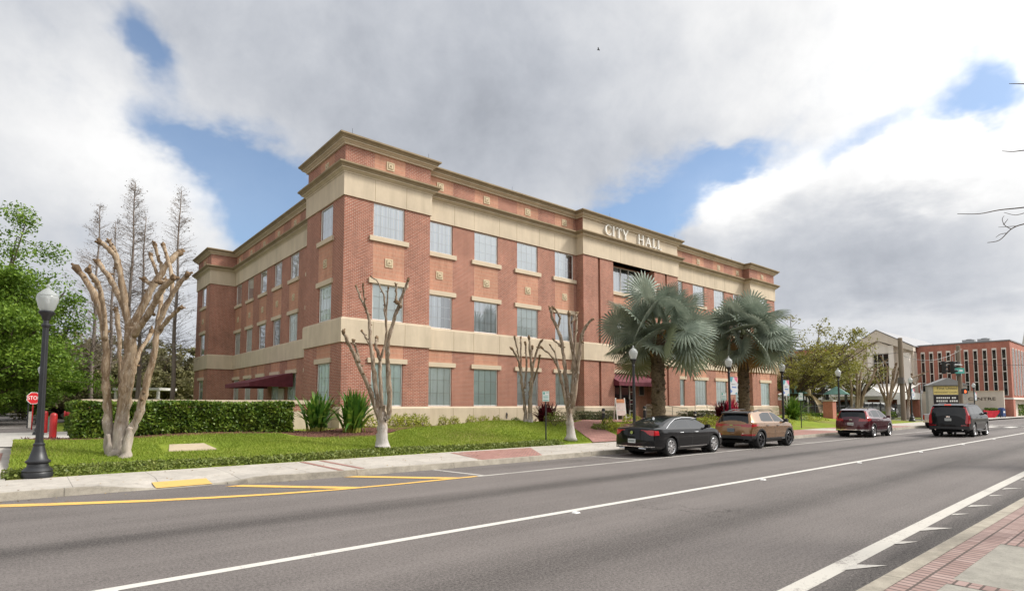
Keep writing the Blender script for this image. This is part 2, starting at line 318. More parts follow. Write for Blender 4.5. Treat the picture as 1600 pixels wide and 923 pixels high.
def frosted():
    m, t, b = mat_base('lamp_glass'); b.inputs['Base Color'].default_value = (.50, .52, .52, 1); b.inputs['Roughness'].default_value = .25
    tr = t.nodes.new('ShaderNodeBsdfTranslucent'); tr.inputs[0].default_value = (.62, .65, .64, 1)
    tp = t.nodes.new('ShaderNodeBsdfTransparent'); mx = t.nodes.new('ShaderNodeMixShader'); mx.inputs[0].default_value = .45; m2 = t.nodes.new('ShaderNodeMixShader'); m2.inputs[0].default_value = .22
    t.links.new(b.outputs[0], mx.inputs[1]); t.links.new(tr.outputs[0], mx.inputs[2]); t.links.new(mx.outputs[0], m2.inputs[1]); t.links.new(tp.outputs[0], m2.inputs[2])
    t.links.new(m2.outputs[0], t.nodes['Material Output'].inputs[0])
frosted()
def pane(name, tint, refl=1.5, base=.10, gain=2.0):
    m, t, b = mat_base(name); t.nodes.remove(b)
    gl = t.nodes.new('ShaderNodeBsdfGlossy'); gl.inputs['Roughness'].default_value = .01; gl.inputs['Color'].default_value = (.95, .97, 1, 1)
    wv, _ = noise(t, posn(t), 1.1, 2, .5); bn = t.nodes.new('ShaderNodeBump'); bn.inputs['Strength'].default_value = .12; bn.inputs['Distance'].default_value = .02
    t.links.new(wv.o, bn.inputs['Height']); t.links.new(bn.outputs[0], gl.inputs['Normal'])
    tp = t.nodes.new('ShaderNodeBsdfTransparent'); tp.inputs['Color'].default_value = (*tint, 1)
    fr = t.nodes.new('ShaderNodeFresnel'); fr.inputs[0].default_value = refl; mx = t.nodes.new('ShaderNodeMixShader')
    k = X(t, fr.outputs[0]) * gain + base
    t.links.new(k.sat().o, mx.inputs[0]); t.links.new(tp.outputs[0], mx.inputs[1]); t.links.new(gl.outputs[0], mx.inputs[2])
    t.links.new(mx.outputs[0], t.nodes['Material Output'].inputs[0])
pane('pane', (.95, .99, 1.0), 1.6); pane('pane_green', (.95, 1.0, .995), 1.45, .02, 1.3); pane('pane_dark', (.45, .5, .5), 1.45)
def blinds(name, c, pitch=.055, depth=.35):
    m, t, b = mat_base(name); p = posn(t); sp = t.nodes.new('ShaderNodeSeparateXYZ'); t.links.new(p, sp.inputs[0])
    z = (X(t, sp.outputs[2]) + 50.0)._m('MODULO', pitch) * (1 / pitch); n, _ = noise(t, p, .9, 4, .6)
    k = z.smooth(.0, .35) * depth + (1 - depth) + (n - .5) * .25
    vm = t.nodes.new('ShaderNodeVectorMath'); vm.operation = 'SCALE'; vm.inputs[0].default_value = c; t.links.new(k.o, vm.inputs['Scale']); t.links.new(vm.outputs[0], b.inputs['Base Color'])
    b.inputs['Roughness'].default_value = .7
blinds('blinds_pale', (.90, .92, .91), .06, .25); blinds('blinds_teal', (.86, .93, .91), .06, .22)
def curtain(name, c):
    m, t, b = mat_base(name); g, u, v = wallvec(t); w = (u * 21.0)._m('SINE') * .10 + (u * 47.0 + 1.3)._m('SINE') * .05; n, _ = noise(t, g.outputs['Position'], .7, 4, .6)
    k = w + (n - .5) * .25 + .9
    vm = t.nodes.new('ShaderNodeVectorMath'); vm.operation = 'SCALE'; vm.inputs[0].default_value = c; t.links.new(k.o, vm.inputs['Scale']); t.links.new(vm.outputs[0], b.inputs['Base Color'])
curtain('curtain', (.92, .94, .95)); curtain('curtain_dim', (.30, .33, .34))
# ------------------------------------------------------------------ mesh + object helpers
LOC = {}
class MB:
    def __init__(s): s.v = []; s.f = []; s.m = []; s.n = 0
    def add(s, verts, faces, mi=0):
        o = s.n; s.v.extend(tuple(p) for p in verts); s.n += len(verts)
        for f in faces: s.f.append(tuple(o + i for i in f)); s.m.append(mi)
        return s
    def box(s, x0, x1, y0, y1, z0, z1, mi=0):
        return s.add([(x0, y0, z0), (x1, y0, z0), (x1, y1, z0), (x0, y1, z0), (x0, y0, z1), (x1, y0, z1), (x1, y1, z1), (x0, y1, z1)],
                     [(0, 3, 2, 1), (4, 5, 6, 7), (0, 1, 5, 4), (1, 2, 6, 5), (2, 3, 7, 6), (3, 0, 4, 7)], mi)
    def quad(s, a, b, c, d, mi=0): return s.add([a, b, c, d], [(0, 1, 2, 3)], mi)
    def tube(s, pts, rad, n=8, mi=0, cap=True):
        pts = [Vector(p) for p in pts]; N = len(pts)
        if isinstance(rad, (int, float)): rad = [rad] * N
        d0 = (pts[1] - pts[0]).normalized(); ref = Vector((0, 0, 1)) if abs(d0.z) < .9 else Vector((1, 0, 0))
        a = d0.cross(ref).normalized(); V = []; FS = []
        for i, p in enumerate(pts):
            d = (pts[min(i + 1, N - 1)] - pts[max(i - 1, 0)]).normalized()
            a = (a - d * a.dot(d)); a = a.normalized() if a.length > 1e-6 else d.orthogonal().normalized(); b = d.cross(a)
            for k in range(n):
                t = 2 * math.pi * k / n; V.append(p + (a * math.cos(t) + b * math.sin(t)) * rad[i])
        for i in range(N - 1):
            for k in range(n):
                k2 = (k + 1) % n; FS.append((i * n + k, i * n + k2, (i + 1) * n + k2, (i + 1) * n + k))
        if cap: FS.append(tuple(reversed(range(n)))); FS.append(tuple((N - 1) * n + k for k in range(n)))
        return s.add(V, FS, mi)
    def lathe(s, prof, n=16, c=(0, 0, 0), mi=0, axis='z', flute=0, caps=True):
        V = []; FS = []
        for (r, z) in prof:
            for k in range(n):
                t = 2 * math.pi * k / n; q = r * (1 - flute * (k % 2)); x, y = q * math.cos(t), q * math.sin(t)
                if axis == 'z': V.append((c[0] + x, c[1] + y, c[2] + z))
                elif axis == 'y': V.append((c[0] + x, c[1] + z, c[2] + y))
                else: V.append((c[0] + z, c[1] + x, c[2] + y))
        m = len(prof)
        for i in range(m - 1):
            for k in range(n):
                k2 = (k + 1) % n; FS.append((i * n + k, i * n + k2, (i + 1) * n + k2, (i + 1) * n + k))
        if caps: FS.append(tuple(reversed(range(n)))); FS.append(tuple((m - 1) * n + k for k in range(n)))
        return s.add(V, FS, mi)
    def sphere(s, c, r, n=8, m=5, mi=0, sz=1):
        return s.lathe([(max(1e-3, r * math.sin(math.pi * i / m)), -r * sz * math.cos(math.pi * i / m)) for i in range(m + 1)], n, c, mi)
    def prism(s, poly, y0, y1, plane='xz', mi=0):
        n = len(poly)
        def P(a, b, d): return (a, d, b) if plane == 'xz' else ((d, a, b) if plane == 'yz' else (a, b, d))
        V = [P(a, b, y0) for a, b in poly] + [P(a, b, y1) for a, b in poly]
        return s.add(V, [tuple(range(n)), tuple(reversed(range(n, 2 * n)))] + [(i, (i + 1) % n + 0, (i + 1) % n + n, i + n)[::-1] for i in range(n)], mi)
    def build(s, name, mats, parent=None, smooth=False, loc=None, local=False, angle=None):
        """verts are world coordinates unless local; an object's origin is its parent's base"""
        me = bpy.data.meshes.new(name)
        off = Vector((0, 0, 0)) if (local or parent is None) else Vector(LOC[parent.name])
        if loc is not None and not local: off = off + Vector(loc) if parent is None else off
        V = np.array(s.v, dtype=np.float32).reshape(-1, 3) - np.array(off, dtype=np.float32)
        me.from_pydata(V.tolist(), [], s.f)
        if isinstance(mats, str): mats = [mats]
        for q in mats: me.materials.append(MATS[q])
        if len(mats) > 1: me.polygons.foreach_set('material_index', s.m)
        if smooth:
            me.polygons.foreach_set('use_smooth', [True] * len(me.polygons))
        me.update()
        bm = bmesh.new(); bm.from_mesh(me); bmesh.ops.recalc_face_normals(bm, faces=bm.faces) if not (getattr(s, 'keep', False) or name == 'pane') else None
        bm.to_mesh(me); bm.free()
        if smooth and angle: me.set_sharp_from_angle(angle=R(angle))
        o = bpy.data.objects.new(name, me); COL.objects.link(o)
        if parent is not None: o.parent = parent
        elif loc is not None: o.location = loc
        LOC[o.name] = tuple(LOC[parent.name]) if parent is not None else (tuple(loc) if loc is not None else (0, 0, 0))
        return o
def tag(o, label=None, cat=None, group=None, kind=None):
    if label: o['label'] = label
    if cat: o['category'] = cat
    if group: o['group'] = group
    if kind: o['kind'] = kind
    return o
def thing(name, label, cat, loc=(0, 0, 0), rz=0, group=None):
    o = bpy.data.objects.new(name, None); COL.objects.link(o); o.location = loc; o.rotation_euler = (0, 0, rz)
    o.empty_display_size = .2; LOC[o.name] = tuple(loc); return tag(o, label, cat, group)
def dup(root, loc, rz=None, label=None, scale=None):
    def rec(o, par):
        c = o.copy(); COL.objects.link(c)
        if par is not None: c.parent = par
        for ch in o.children: rec(ch, c)
        return c
    r = rec(root, None); r.location = loc
    if rz is not None: r.rotation_euler = (0, 0, rz)
    if scale: r.scale = (scale,) * 3
    if label: r['label'] = label
    LOC[r.name] = tuple(loc); return r
def copy_part(o, loc, rz=0, parent=None):
    """a copy of a part with its sub-parts"""
    c = o.copy(); COL.objects.link(c); c.parent = parent; c.location = loc; c.rotation_euler = (0, 0, rz)
    for ch in o.children:
        d = ch.copy(); COL.objects.link(d); d.parent = c
    return c
def np_mesh(name, V, Q, mats, parent=None, loc=None, smooth=False, tri=False):
    """fast mesh of many loose faces; V (n,3), Q (m,4|3)"""
    me = bpy.data.meshes.new(name); k = Q.shape[1]
    V = np.asarray(V, np.float32)
    if parent is not None: V = V - np.array(LOC[parent.name], np.float32)
    elif loc is not None: V = V - np.array(loc, np.float32)
    me.vertices.add(len(V)); me.vertices.foreach_set('co', V.ravel())
    me.loops.add(Q.size); me.loops.foreach_set('vertex_index', Q.ravel().astype(np.int32))
    me.polygons.add(len(Q)); me.polygons.foreach_set('loop_start', np.arange(0, Q.size, k, dtype=np.int32))
    if isinstance(mats, str): mats = [mats]
    for q in mats: me.materials.append(MATS[q])
    me.update(calc_edges=True); me.validate()
    o = bpy.data.objects.new(name, me); COL.objects.link(o)
    if parent is not None: o.parent = parent
    elif loc is not None: o.location = loc
    return o
def leaf_geo(P, size, rng, asp=.5, up=.3, jitter=.35):
    """one pointed quad leaf per point"""
    n = len(P); sz = size * (1 + jitter * rng.standard_normal(n)).clip(.4, 1.8)
    d = rng.standard_normal((n, 3)); d /= np.linalg.norm(d, axis=1)[:, None]
    nn = rng.standard_normal((n, 3)); nn[:, 2] = np.abs(nn[:, 2]) + up
    s = np.cross(d, nn); s /= np.linalg.norm(s, axis=1)[:, None] + 1e-9
    h = (d * sz[:, None]); w = s * (sz * asp)[:, None]
    V = np.stack([P - h * .5, P + w * .5 - h * .05, P + h * .5, P - w * .5 - h * .05], 1).reshape(-1, 3)
    return V, np.arange(4 * n).reshape(n, 4)
# ------------------------------------------------------------------ ground, road, walks
def sst(x): x = min(1, max(0, x)); return x * x * (3 - 2 * x)
def hz(U, V):
    s = min(1, max(0, (V - 17.7) / 6.2)); s = .45 * s + .55 * sst(s)
    top = .74 + .30 * math.exp(-((U - 19.5) / 4.2) ** 2 - ((V - 22.8) / 2.3) ** 2) + .12 * sst((U - 22) / 5) + .05 * math.sin(U * .9) * math.sin(V * .7) * s
    z = .15 + (top - .15) * s
    b = sst((V - 25.2) / 1.3) * sst((4.6 - U) / .9); z = z * (1 - b) + .38 * b
    if U > 56: b = sst((U - 56.5) / 4); z = z * (1 - b) + (.15 + .25 * sst((V - 18) / 8)) * b
    return z
def zs(V): return .15 + .32 * sst((V - 17) / 11)
def sheet(name, us, vs, zf, m, kind='structure'):
    nu, nv = len(us), len(vs)
    V = np.array([(u, v, zf(u, v)) for v in vs for u in us]); i = np.arange(nu * nv).reshape(nv, nu)
    Q = np.stack([i[:-1, :-1], i[:-1, 1:], i[1:, 1:], i[1:, :-1]], -1).reshape(-1, 4)
    o = np_mesh(name, V, Q, m); o.data.polygons.foreach_set('use_smooth', [True] * len(Q))
    return tag(o, kind=kind)
def flat(name, polys, z, m):
    mb = MB()
    for i, p in enumerate(polys): mb.add([(q[0], q[1], z + .0004 * i * (name in ('hatched_marking', 'parking_edge_line')) if len(q) < 3 else q[2]) for q in p], [tuple(range(len(p)))])
    return tag(mb.build(name, m), kind='structure')
flat('ground', [[(-900, -900), (1500, -900), (1500, 1500), (-900, 1500)]], -.03, 'earth')
flat('road', [[(-250, 1.9), (700, 1.9), (700, 15.6), (-250, 15.6)]], 0, 'asphalt')
flat('cross_street', [[(73, 15.6), (85, 15.6), (85, 500), (73, 500)], [(73, 1.9), (85, 1.9), (85, -300), (73, -300)]], .002, 'asphalt')
# far kerb line follows the curb ramp bulge
KP = [(-120, 15.10), (1.55, 15.06), (2.25, 14.98), (3.45, 14.98), (4.1, 14.62), (5.2, 14.45), (7.0, 14.34), (10, 14.27), (72.4, 14.27)]
def kerb(pts, w, z, name, dz=None):
    mb = MB()
    for (a, b) in zip(pts[:-1], pts[1:]):
        za = z if dz is None else dz(a[0]); zb = z if dz is None else dz(b[0])
        mb.add([(a[0], a[1], 0), (b[0], b[1], 0), (b[0], b[1] + .03, zb), (a[0], a[1] + .03, za), (a[0], a[1] + w, za), (b[0], b[1] + w, zb)], [(0, 1, 2, 3), (3, 2, 5, 4)])
    return tag(mb.build(name, 'concrete_kerb'), kind='structure')
def rampz(u): return .155 if (u < 1.0 or u > 4.5) else .155 - .135 * (sst((u - 1.0) / 1.3) if u < 2.4 else sst((4.5 - u) / 1.1))
KP2 = []
for a, b in zip(KP[:-1], KP[1:]):
    n = max(1, int((b[0] - a[0]) / .2)) if a[0] > .5 and b[0] < 8 else 1
    for k in range(n): KP2.append((a[0] + (b[0] - a[0]) * k / n, a[1] + (b[1] - a[1]) * k / n))
KP2 = [(-120, 15.10), (.6, 15.08), (1.0, 15.07)] + [p for p in KP2 if p[0] > 1.0] + [KP[-1]]
kerb(KP2, .19, .155, 'far_kerb', rampz)
def kerbv(u):
    for a, b in zip(KP[:-1], KP[1:]):
        if a[0] <= u <= b[0]: return a[1] + (b[1] - a[1]) * (u - a[0]) / (b[0] - a[0])
    return 14.27
us = [-120, -60, -20, -5, 0, .6] + [1 + .2 * i for i in range(20)] + [5.2, 6, 7, 8.5, 10, 12, 20, 40, 60, 72.4]
mb = MB(); prev = None
for u in us:
    k0 = kerbv(u) + .19; row = [(u, k0 + (17.65 - k0) * s, .15 + (rampz(u) - .155) * (1 - sst(s / .42))) for s in (0, .08, .16, .24, .32, .42, .7, 1)]
    if prev:
        for i in range(7): mb.quad(prev[i], row[i], row[i + 1], prev[i + 1])
    prev = row
tag(mb.build('far_sidewalk', 'concrete_walk', smooth=True), kind='structure')
flat('tactile_strip', [[(2.28, 14.99, .027), (3.42, 14.99, .027), (3.42, 15.2, .036), (2.28, 15.2, .036)], [(2.28, 15.2, .036), (3.42, 15.2, .036), (3.42, 15.66, .088), (2.28, 15.66, .088)]], .05, 'tactile_yellow')
flat('paver_band', [[(11.2, 14.47), (13.6, 14.47), (15.6, 17.3), (12.0, 17.3)], [(28.2, 14.47), (41, 14.47), (41, 17.6), (28.2, 17.6)], [(45, 14.47), (55, 14.47), (55, 17.6), (45, 17.6)]], .155, 'pavers_diagonal')
flat('paver_strip', [[(6.35, 14.6), (6.5, 14.6), (6.5, 17.5), (6.35, 17.5)], [(6.95, 14.6), (7.1, 14.6), (7.1, 17.5), (6.95, 17.5)], [(11.0, 14.47), (11.2, 14.47), (11.9, 17.3), (11.7, 17.3)]], .156, 'pavers')
# lawn terrain
lus = [-.3 + .3 * i for i in range(110)] + [33 + .8 * i for i in range(50)]
lvs = [17.6 + .25 * i for i in range(44)] + [29 + 1.0 * i for i in range(46)]
sheet('lawn', lus, lvs, lambda u, v: hz(u, v) if v > 17.7 else .14, 'lawn')
# side street and driveway on the left
sheet('side_street', [-90, -40, -20, -9, -3.2], [15.6, 17, 20, 24, 28, 34, 50, 90, 140], lambda u, v: zs(v) - .13 if v < 60 else .35, 'asphalt')
sheet('side_sidewalk', [-3.2, -1.6, -.32], [15.3, 17, 19, 21, 23, 25, 27, 30], lambda u, v: zs(v) if v > 17.65 else .148, 'concrete_walk')
sheet('side_paver_walk', [-3.0, -1.6, -.52], [17.7, 19, 21, 22.6, 24], lambda u, v: zs(v) + .006, 'pavers')
flat('driveway', [[(-3.2, 28), (-.32, 25.6), (4.3, 25.9), (4.3, 38.5), (-3.2, 38.5)]], .47, 'concrete_plain')
flat('parking_lot', [[(-40, 38.5), (1.0, 38.5), (1.0, 60), (13.3, 60), (13.3, 130), (-40, 130)]], .455, 'asphalt')
flat('parking_line', [[(-30, 47), (1, 47), (1, 47.5), (-30, 47.5)], [(-30, 66), (1, 66), (1, 66.3), (-30, 66.3)]], .462, 'paint_white')
# near sidewalk
flat('near_sidewalk', [[(-60, -6), (80, -6), (80, 1.62), (-60, 1.62)]], .15, 'concrete_slab')
mb = MB(); mb.add([(-60, 2.15, 0), (80, 2.15, 0), (80, 2.11, .15), (-60, 2.11, .15), (-60, 1.94, .156), (80, 1.94, .156)], [(0, 1, 2, 3), (3, 2, 5, 4)])
tag(mb.build('near_kerb', 'concrete_kerb'), kind='structure')
flat('near_paver_band', [[(-60, 1.62), (80, 1.62), (80, 1.94), (-60, 1.94)]], .152, 'pavers_pale')
flat('near_paver_cross', [[(6.9 + 2.62 * i, -6), (7.1 + 2.62 * i, -6), (7.1 + 2.62 * i, 1.62), (6.9 + 2.62 * i, 1.62)] for i in (-3, -2, -1, 0, 2, 4, 5, 6, 8)] + [[(9.35, -6), (12.0, -6), (12.0, 1.62), (9.35, 1.62)], [(17.2, -6), (20.2, -6), (20.2, 1.62), (17.2, 1.62)]], .154, 'pavers_pale_cross')
# markings
flat('lane_line', [[(-120, 7.07), (200, 7.22), (200, 7.38), (-120, 7.22)]], .004, 'paint_white')
E_ = [(5.0, 2.58), (9, 2.68), (14, 2.80), (22, 2.95), (60, 3.1), (160, 3.1)]
flat('edge_line', [[(-40, 2.50), (5.0, 2.585), (5.0, 2.80), (-40, 2.72)]] + [[(a[0], a[1]), (b[0], b[1]), (b[0], b[1] + .2), (a[0], a[1] + .2)] for a, b in zip(E_[:-1], E_[1:])], .004, 'paint_white_edge')
tri = []
for i, u in enumerate([4.6, 7.15, 9.02, 10.25, 12.1, 13.25, 15.2, 16.6, 19, 20.3]):
    b = 2.66 + .015 * (u - 7)
    w = .50 if i % 2 else .3
    tri.append([(u, b), (u + w * .75, b), (u + w + .12, b - (.27 if i % 2 else .17)), (u + w * .3, b - .07)])
flat('worn_marking', tri, .008, 'paint_white_worn')
flat('parking_edge_line', [[(9.1, 12.14), (70, 12.10), (70, 12.22), (9.1, 12.27)]] + [[(9.02, 14.27), (9.14, 14.27), (9.42, 12.27), (9.28, 12.27)]] + [[(u, 14.2), (u + .11, 14.2), (u + .5, 12.25), (u + .38, 12.25)] for u in (15.75, 22.7, 29.6, 36.4, 43.2, 50)], .004, 'paint_white_worn')
yl = [(-3.5, 15.0), (-.35, 14.30), (.8, 13.72), (1.9, 13.2), (3.0, 12.82), (4.0, 12.53), (5.3, 12.29), (6.8, 12.2), (9.1, 12.2)]
yq = [[(a[0], a[1] - .07), (b[0], b[1] - .07), (b[0], b[1] + .10 + max(0, .20 - .035 * b[0])), (a[0], a[1] + .10 + max(0, .20 - .035 * a[0]))] for a, b in zip(yl[:-1], yl[1:])]
yq += [[(3.55, 14.45), (3.95, 14.45), (5.9, 12.36), (5.45, 12.36)], [(6.35, 14.30), (6.75, 14.30), (8.6, 12.3), (8.15, 12.3)], [(.7, 14.9), (1.1, 14.9), (2.4, 13.14), (2.0, 13.25)]][:2]
flat('hatched_marking', yq, .006, 'paint_yellow')
flat('crosswalk', [[(61.5, 3.0 + 1.3 * i), (64.5, 3.0 + 1.3 * i), (64.5, 3.6 + 1.3 * i), (61.5, 3.6 + 1.3 * i)] for i in range(9)] + [[(67.5, 3.2), (68.1, 3.2), (68.1, 12), (67.5, 12)]], .004, 'paint_white')
flat('corner_walk', [[(85, 15.7), (150, 14.4), (150, 17.6), (85, 18.5)]], .15, 'concrete_plain')
mk = thing('road_marker', 'small white raised pavement marker beside the solid lane line', 'road marker', (.74, 7.02, 0), 0, 'raised markers along the lane line')
MB().add([(-.06, -.055, 0), (.06, -.055, 0), (.06, .055, 0), (-.06, .055, 0), (-.03, -.045, .022), (.03, -.045, .022), (.03, .045, .022), (-.03, .045, .022)],
         [(0, 1, 5, 4), (1, 2, 6, 5), (2, 3, 7, 6), (3, 0, 4, 7), (4, 5, 6, 7)]).build('marker_body', 'sign_white', mk, local=True)
for u in (7.4, 14.2, 20.7, 27.3, 33.9, 40.5): dup(mk, (u, 7.02 + .0003 * u, 0))
# brick walk to the entrance, planting beds
La = [(19.7, 17.6), (20.7, 18.7), (21.6, 20.0), (22.6, 21.6), (24.3, 23.2), (27, 24.5), (31.4, 25.3), (31.65, 27.1)]
Lb = [(22.3, 17.6), (22.9, 18.6), (23.6, 19.6), (24.5, 21.2), (25.6, 22.3), (28, 23.0), (33, 23.4), (36.55, 23.8)]
def dens(P, n):
    P = [Vector((*p, 0)) for p in P]; L = [0]
    for a, b in zip(P[:-1], P[1:]): L.append(L[-1] + (b - a).length)
    out = []
    for i in range(n):
        s = L[-1] * i / (n - 1); k = max(j for j in range(len(L)) if L[j] <= s + 1e-9); k = min(k, len(P) - 2)
        out.append(P[k].lerp(P[k + 1], (s - L[k]) / max(1e-6, L[k + 1] - L[k])))
    return out
A_, B_ = dens(La, 46), dens(Lb, 46); mb = MB()
rows = []
for a, b in zip(A_, B_):
    r_ = []
    for k in range(9):
        p = a.lerp(b, k / 8); z = max(hz(p.x, p.y) + .035, .157); z = z if p.y < 24 else max(z, .9 - (24.6 - min(24.6, p.y)) * .1)
        r_.append((p.x, p.y, z))
    rows.append(r_)
for r0, r1 in zip(rows[:-1], rows[1:]):
    for k in range(8): mb.quad(r0[k], r0[k + 1], r1[k + 1], r1[k])
tag(mb.build('brick_walkway', 'pavers', smooth=True), kind='structure')
mb = MB()
def bed(pts, n=10):
    c = Vector((sum(p[0] for p in pts) / len(pts), sum(p[1] for p in pts) / len(pts), 0)); ring = dens(pts + [pts[0]], 60)
    prev = None
    for k in range(n):
        row = [c.lerp(p, k / (n - 1)) for p in ring]; row = [(p.x, p.y, hz(p.x, p.y) + .035 - (.03 if k == n - 1 else 0)) for p in row]
        if prev:
            for i in range(59): mb.quad(prev[i], prev[i + 1], row[i + 1], row[i])
        prev = row
bed([(8.0, 23.6), (8.2, 22.4), (9.6, 21.7), (11.2, 21.9), (12.2, 23.2), (13.6, 25.0), (17, 25.2), (20, 25.2), (23, 25.4), (25, 25.6), (25, 26.1), (11.6, 26.1), (9.4, 24.6)], 14)
bed([(-.2, 25.6), (.4, 24.2), (3, 23.6), (6.5, 23.7), (8.8, 24.2), (9.6, 25.4), (9, 26.6), (0.6, 26.6)])
bed([(22.2, 23.0), (23.6, 23.5), (25.5, 24.4), (28, 25.1), (31.3, 25.6), (31.3, 26.1), (25.5, 26.1)])
bed([(24.7, 20.4), (26, 20.2), (34, 20.4), (40, 20.8), (40, 22.6), (30, 22.7), (26.2, 22.0)])
bed([(37, 24.2), (45, 24.4), (55, 24.6), (56.4, 26.0), (37, 26.0)])
tag(mb.build('planting_bed', 'mulch', smooth=True), kind='structure')
# ------------------------------------------------------------------ city hall
BX = (33.9, 26.2, .7)
hall = thing('city_hall', 'three storey red brick city hall with beige bands, corner towers and large cornices', 'building', BX)
OUT = [(11.4, 58.1), (11.4, 53.2), (13.4, 53.2), (13.4, 31.1), (11.4, 31.1), (11.4, 26.2), (16.3, 26.2), (16.3, 26.85), (28.5, 26.85), (28.5, 26.2), (39.7, 26.2), (39.7, 26.85),
       (51.5, 26.85), (51.5, 26.2), (56.4, 26.2), (56.4, 31.1), (54.9, 31.1), (54.9, 53.2), (56.4, 53.2), (56.4, 58.1)]
def offset(poly, d):
    n = len(poly); out = []
    for i in range(n):
        p0, p1, p2 = Vector(poly[i - 1]), Vector(poly[i]), Vector(poly[(i + 1) % n])
        a = (p1 - p0).normalized(); b = (p2 - p1).normalized(); na = Vector((a.y, -a.x)); nb = Vector((b.y, -b.x))
        out.append(p1 + na * d + (nb * d if abs(a.dot(b)) < .5 else Vector((0, 0))))
    return out
def sweep(name, prof, m, poly=OUT, parent=hall, skip=()):
    mb = MB(); n = len(poly); rings = [offset(poly, d) for d, z in prof]
    for (r0, r1, p0, p1) in zip(rings[:-1], rings[1:], prof[:-1], prof[1:]):
        for i in range(n):
            if i in skip: continue
            j = (i + 1) % n; mb.quad((r0[i].x, r0[i].y, p0[1]), (r0[j].x, r0[j].y, p0[1]), (r1[j].x, r1[j].y, p1[1]), (r1[i].x, r1[i].y, p1[1]))
    return mb.build(name, m, parent)
# orientation check: going down the west side, outward is -x
CB = 8  # index where the central block starts (28.5,26.85)->(28.5,26.2)
CENTRAL = 9
def wall(name, a, b, z0, z1, openings, panels, mats=('brick', 'brick_light'), rev=.14, parent=hall, mb=None):
    """wall from a to b (plan points, outward normal on the right of a->b), with openings and panel regions in (s, z)"""
    own = mb is None
    if own: mb = MB()
    a, b = Vector(a), Vector(b); L = (b - a).length; d = (b - a) / L; nrm = Vector((d.y, -d.x))
    S = sorted({0, L, *[q for o in openings + panels for q in o[:2]]}); Z = sorted({z0, z1, *[q for o in openings + panels for q in o[2:4]]})
    S = [s for s in S if 0 <= s <= L]; Z = [z for z in Z if z0 <= z <= z1]
    P = lambda s, z, dep=0: (a.x + d.x * s - nrm.x * dep, a.y + d.y * s - nrm.y * dep, z)
    for s0, s1 in zip(S[:-1], S[1:]):
        for q0, q1 in zip(Z[:-1], Z[1:]):
            cs, cz = (s0 + s1) / 2, (q0 + q1) / 2
            if any(o[0] < cs < o[1] and o[2] < cz < o[3] for o in openings): continue
            mi = 1 if any(o[0] < cs < o[1] and o[2] < cz < o[3] for o in panels) else 0
            mb.quad(P(s0, q0), P(s1, q0), P(s1, q1), P(s0, q1), mi)
    for o in openings:
        r = o[4] if len(o) > 4 else rev
        c0 = [P(o[0], o[2]), P(o[1], o[2]), P(o[1], o[3]), P(o[0], o[3])]; c1 = [P(o[0], o[2], r), P(o[1], o[2], r), P(o[1], o[3], r), P(o[0], o[3], r)]
        for i in range(4): mb.quad(c0[i], c0[(i + 1) % 4], c1[(i + 1) % 4], c1[i], 0)
    return mb.build(name, list(mats), parent) if own else None
WW = 1.78; Z1 = (1.80, 3.97); Z2 = (6.13, 7.98); Z3 = (10.40, 12.13)
# window kinds: built once facing -Y at the origin of the sill's middle, then copied
def window_proto(w, h, cols, rows, blind, sill, lintel, pane_m='pane', dark=None, deco=True, sillw=.22):
    f = MB(); x0, x1 = -w / 2, w / 2; t = .055; y0, y1 = .07, .13
    f.box(x0, x1, y0, y1, 0, t); f.box(x0, x1, y0, y1, h - t, h); f.box(x0, x0 + t, y0, y1, t, h - t); f.box(x1 - t, x1, y0, y1, t, h - t)
    for i in range(1, cols): c = x0 + w * i / cols; f.box(c - .009, c + .009, y0 + .022, y1 - .012, t, h - t)
    for j in range(1, rows): c = h * j / rows; f.box(x0 + t, x1 - t, y0 + .023, y1 - .013, c - .009, c + .009)
    fo = f.build('window', 'frame_white', None, local=True); fo.parent = hall
    g = MB().quad((x0 + .04, .088, .04), (x1 - .04, .088, .04), (x1 - .04, .088, h - .04), (x0 + .04, .088, h - .04)).build('pane', pane_m, None, local=True); g.parent = fo
    bm_ = MB(); lim = x1 - .03 if dark is None else x0 + w * dark
    bm_.quad((x0 + .03, .14, .03), (lim, .14, .03), (lim, .14, h - .03), (x0 + .03, .14, h - .03), 0)
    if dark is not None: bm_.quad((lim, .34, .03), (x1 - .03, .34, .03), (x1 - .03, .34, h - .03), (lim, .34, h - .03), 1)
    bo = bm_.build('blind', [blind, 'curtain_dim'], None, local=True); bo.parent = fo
    if sill:
        so = MB().box(x0 - sillw, x1 + sillw, -.10, .09, -.255, -.015).build('sill', 'stone_cap', None, local=True); so.parent = fo
    if lintel:
        lo = MB().box(x0 - sillw, x1 + sillw, -.085, .09, h + .0, h + .25).build('lintel', 'stone_cap', None, local=True); lo.parent = fo
    return fo
h1, h2, h3 = Z1[1] - Z1[0], Z2[1] - Z2[0], Z3[1] - Z3[0]
PROTO = {
 1: [window_proto(WW, h1, 4, 3, 'blinds_teal', 0, 1, 'pane_green'), window_proto(WW, h1, 4, 3, 'blinds_pale', 0, 1, 'pane_green')],
 2: [window_proto(WW, h2, 4, 3, 'curtain', 0, 1, 'pane'), window_proto(WW, h2, 4, 3, 'blinds_pale', 0, 1, 'pane_green'), window_proto(WW, h2, 4, 3, 'curtain', 0, 1, 'pane', .62)],
 3: [window_proto(WW, h3, 4, 3, 'curtain', 1, 0, 'pane'), window_proto(WW, h3, 4, 3, 'blinds_pale', 1, 0, 'pane'), window_proto(WW, h3, 4, 3, 'curtain', 1, 0, 'pane', .6)]}
used = set()
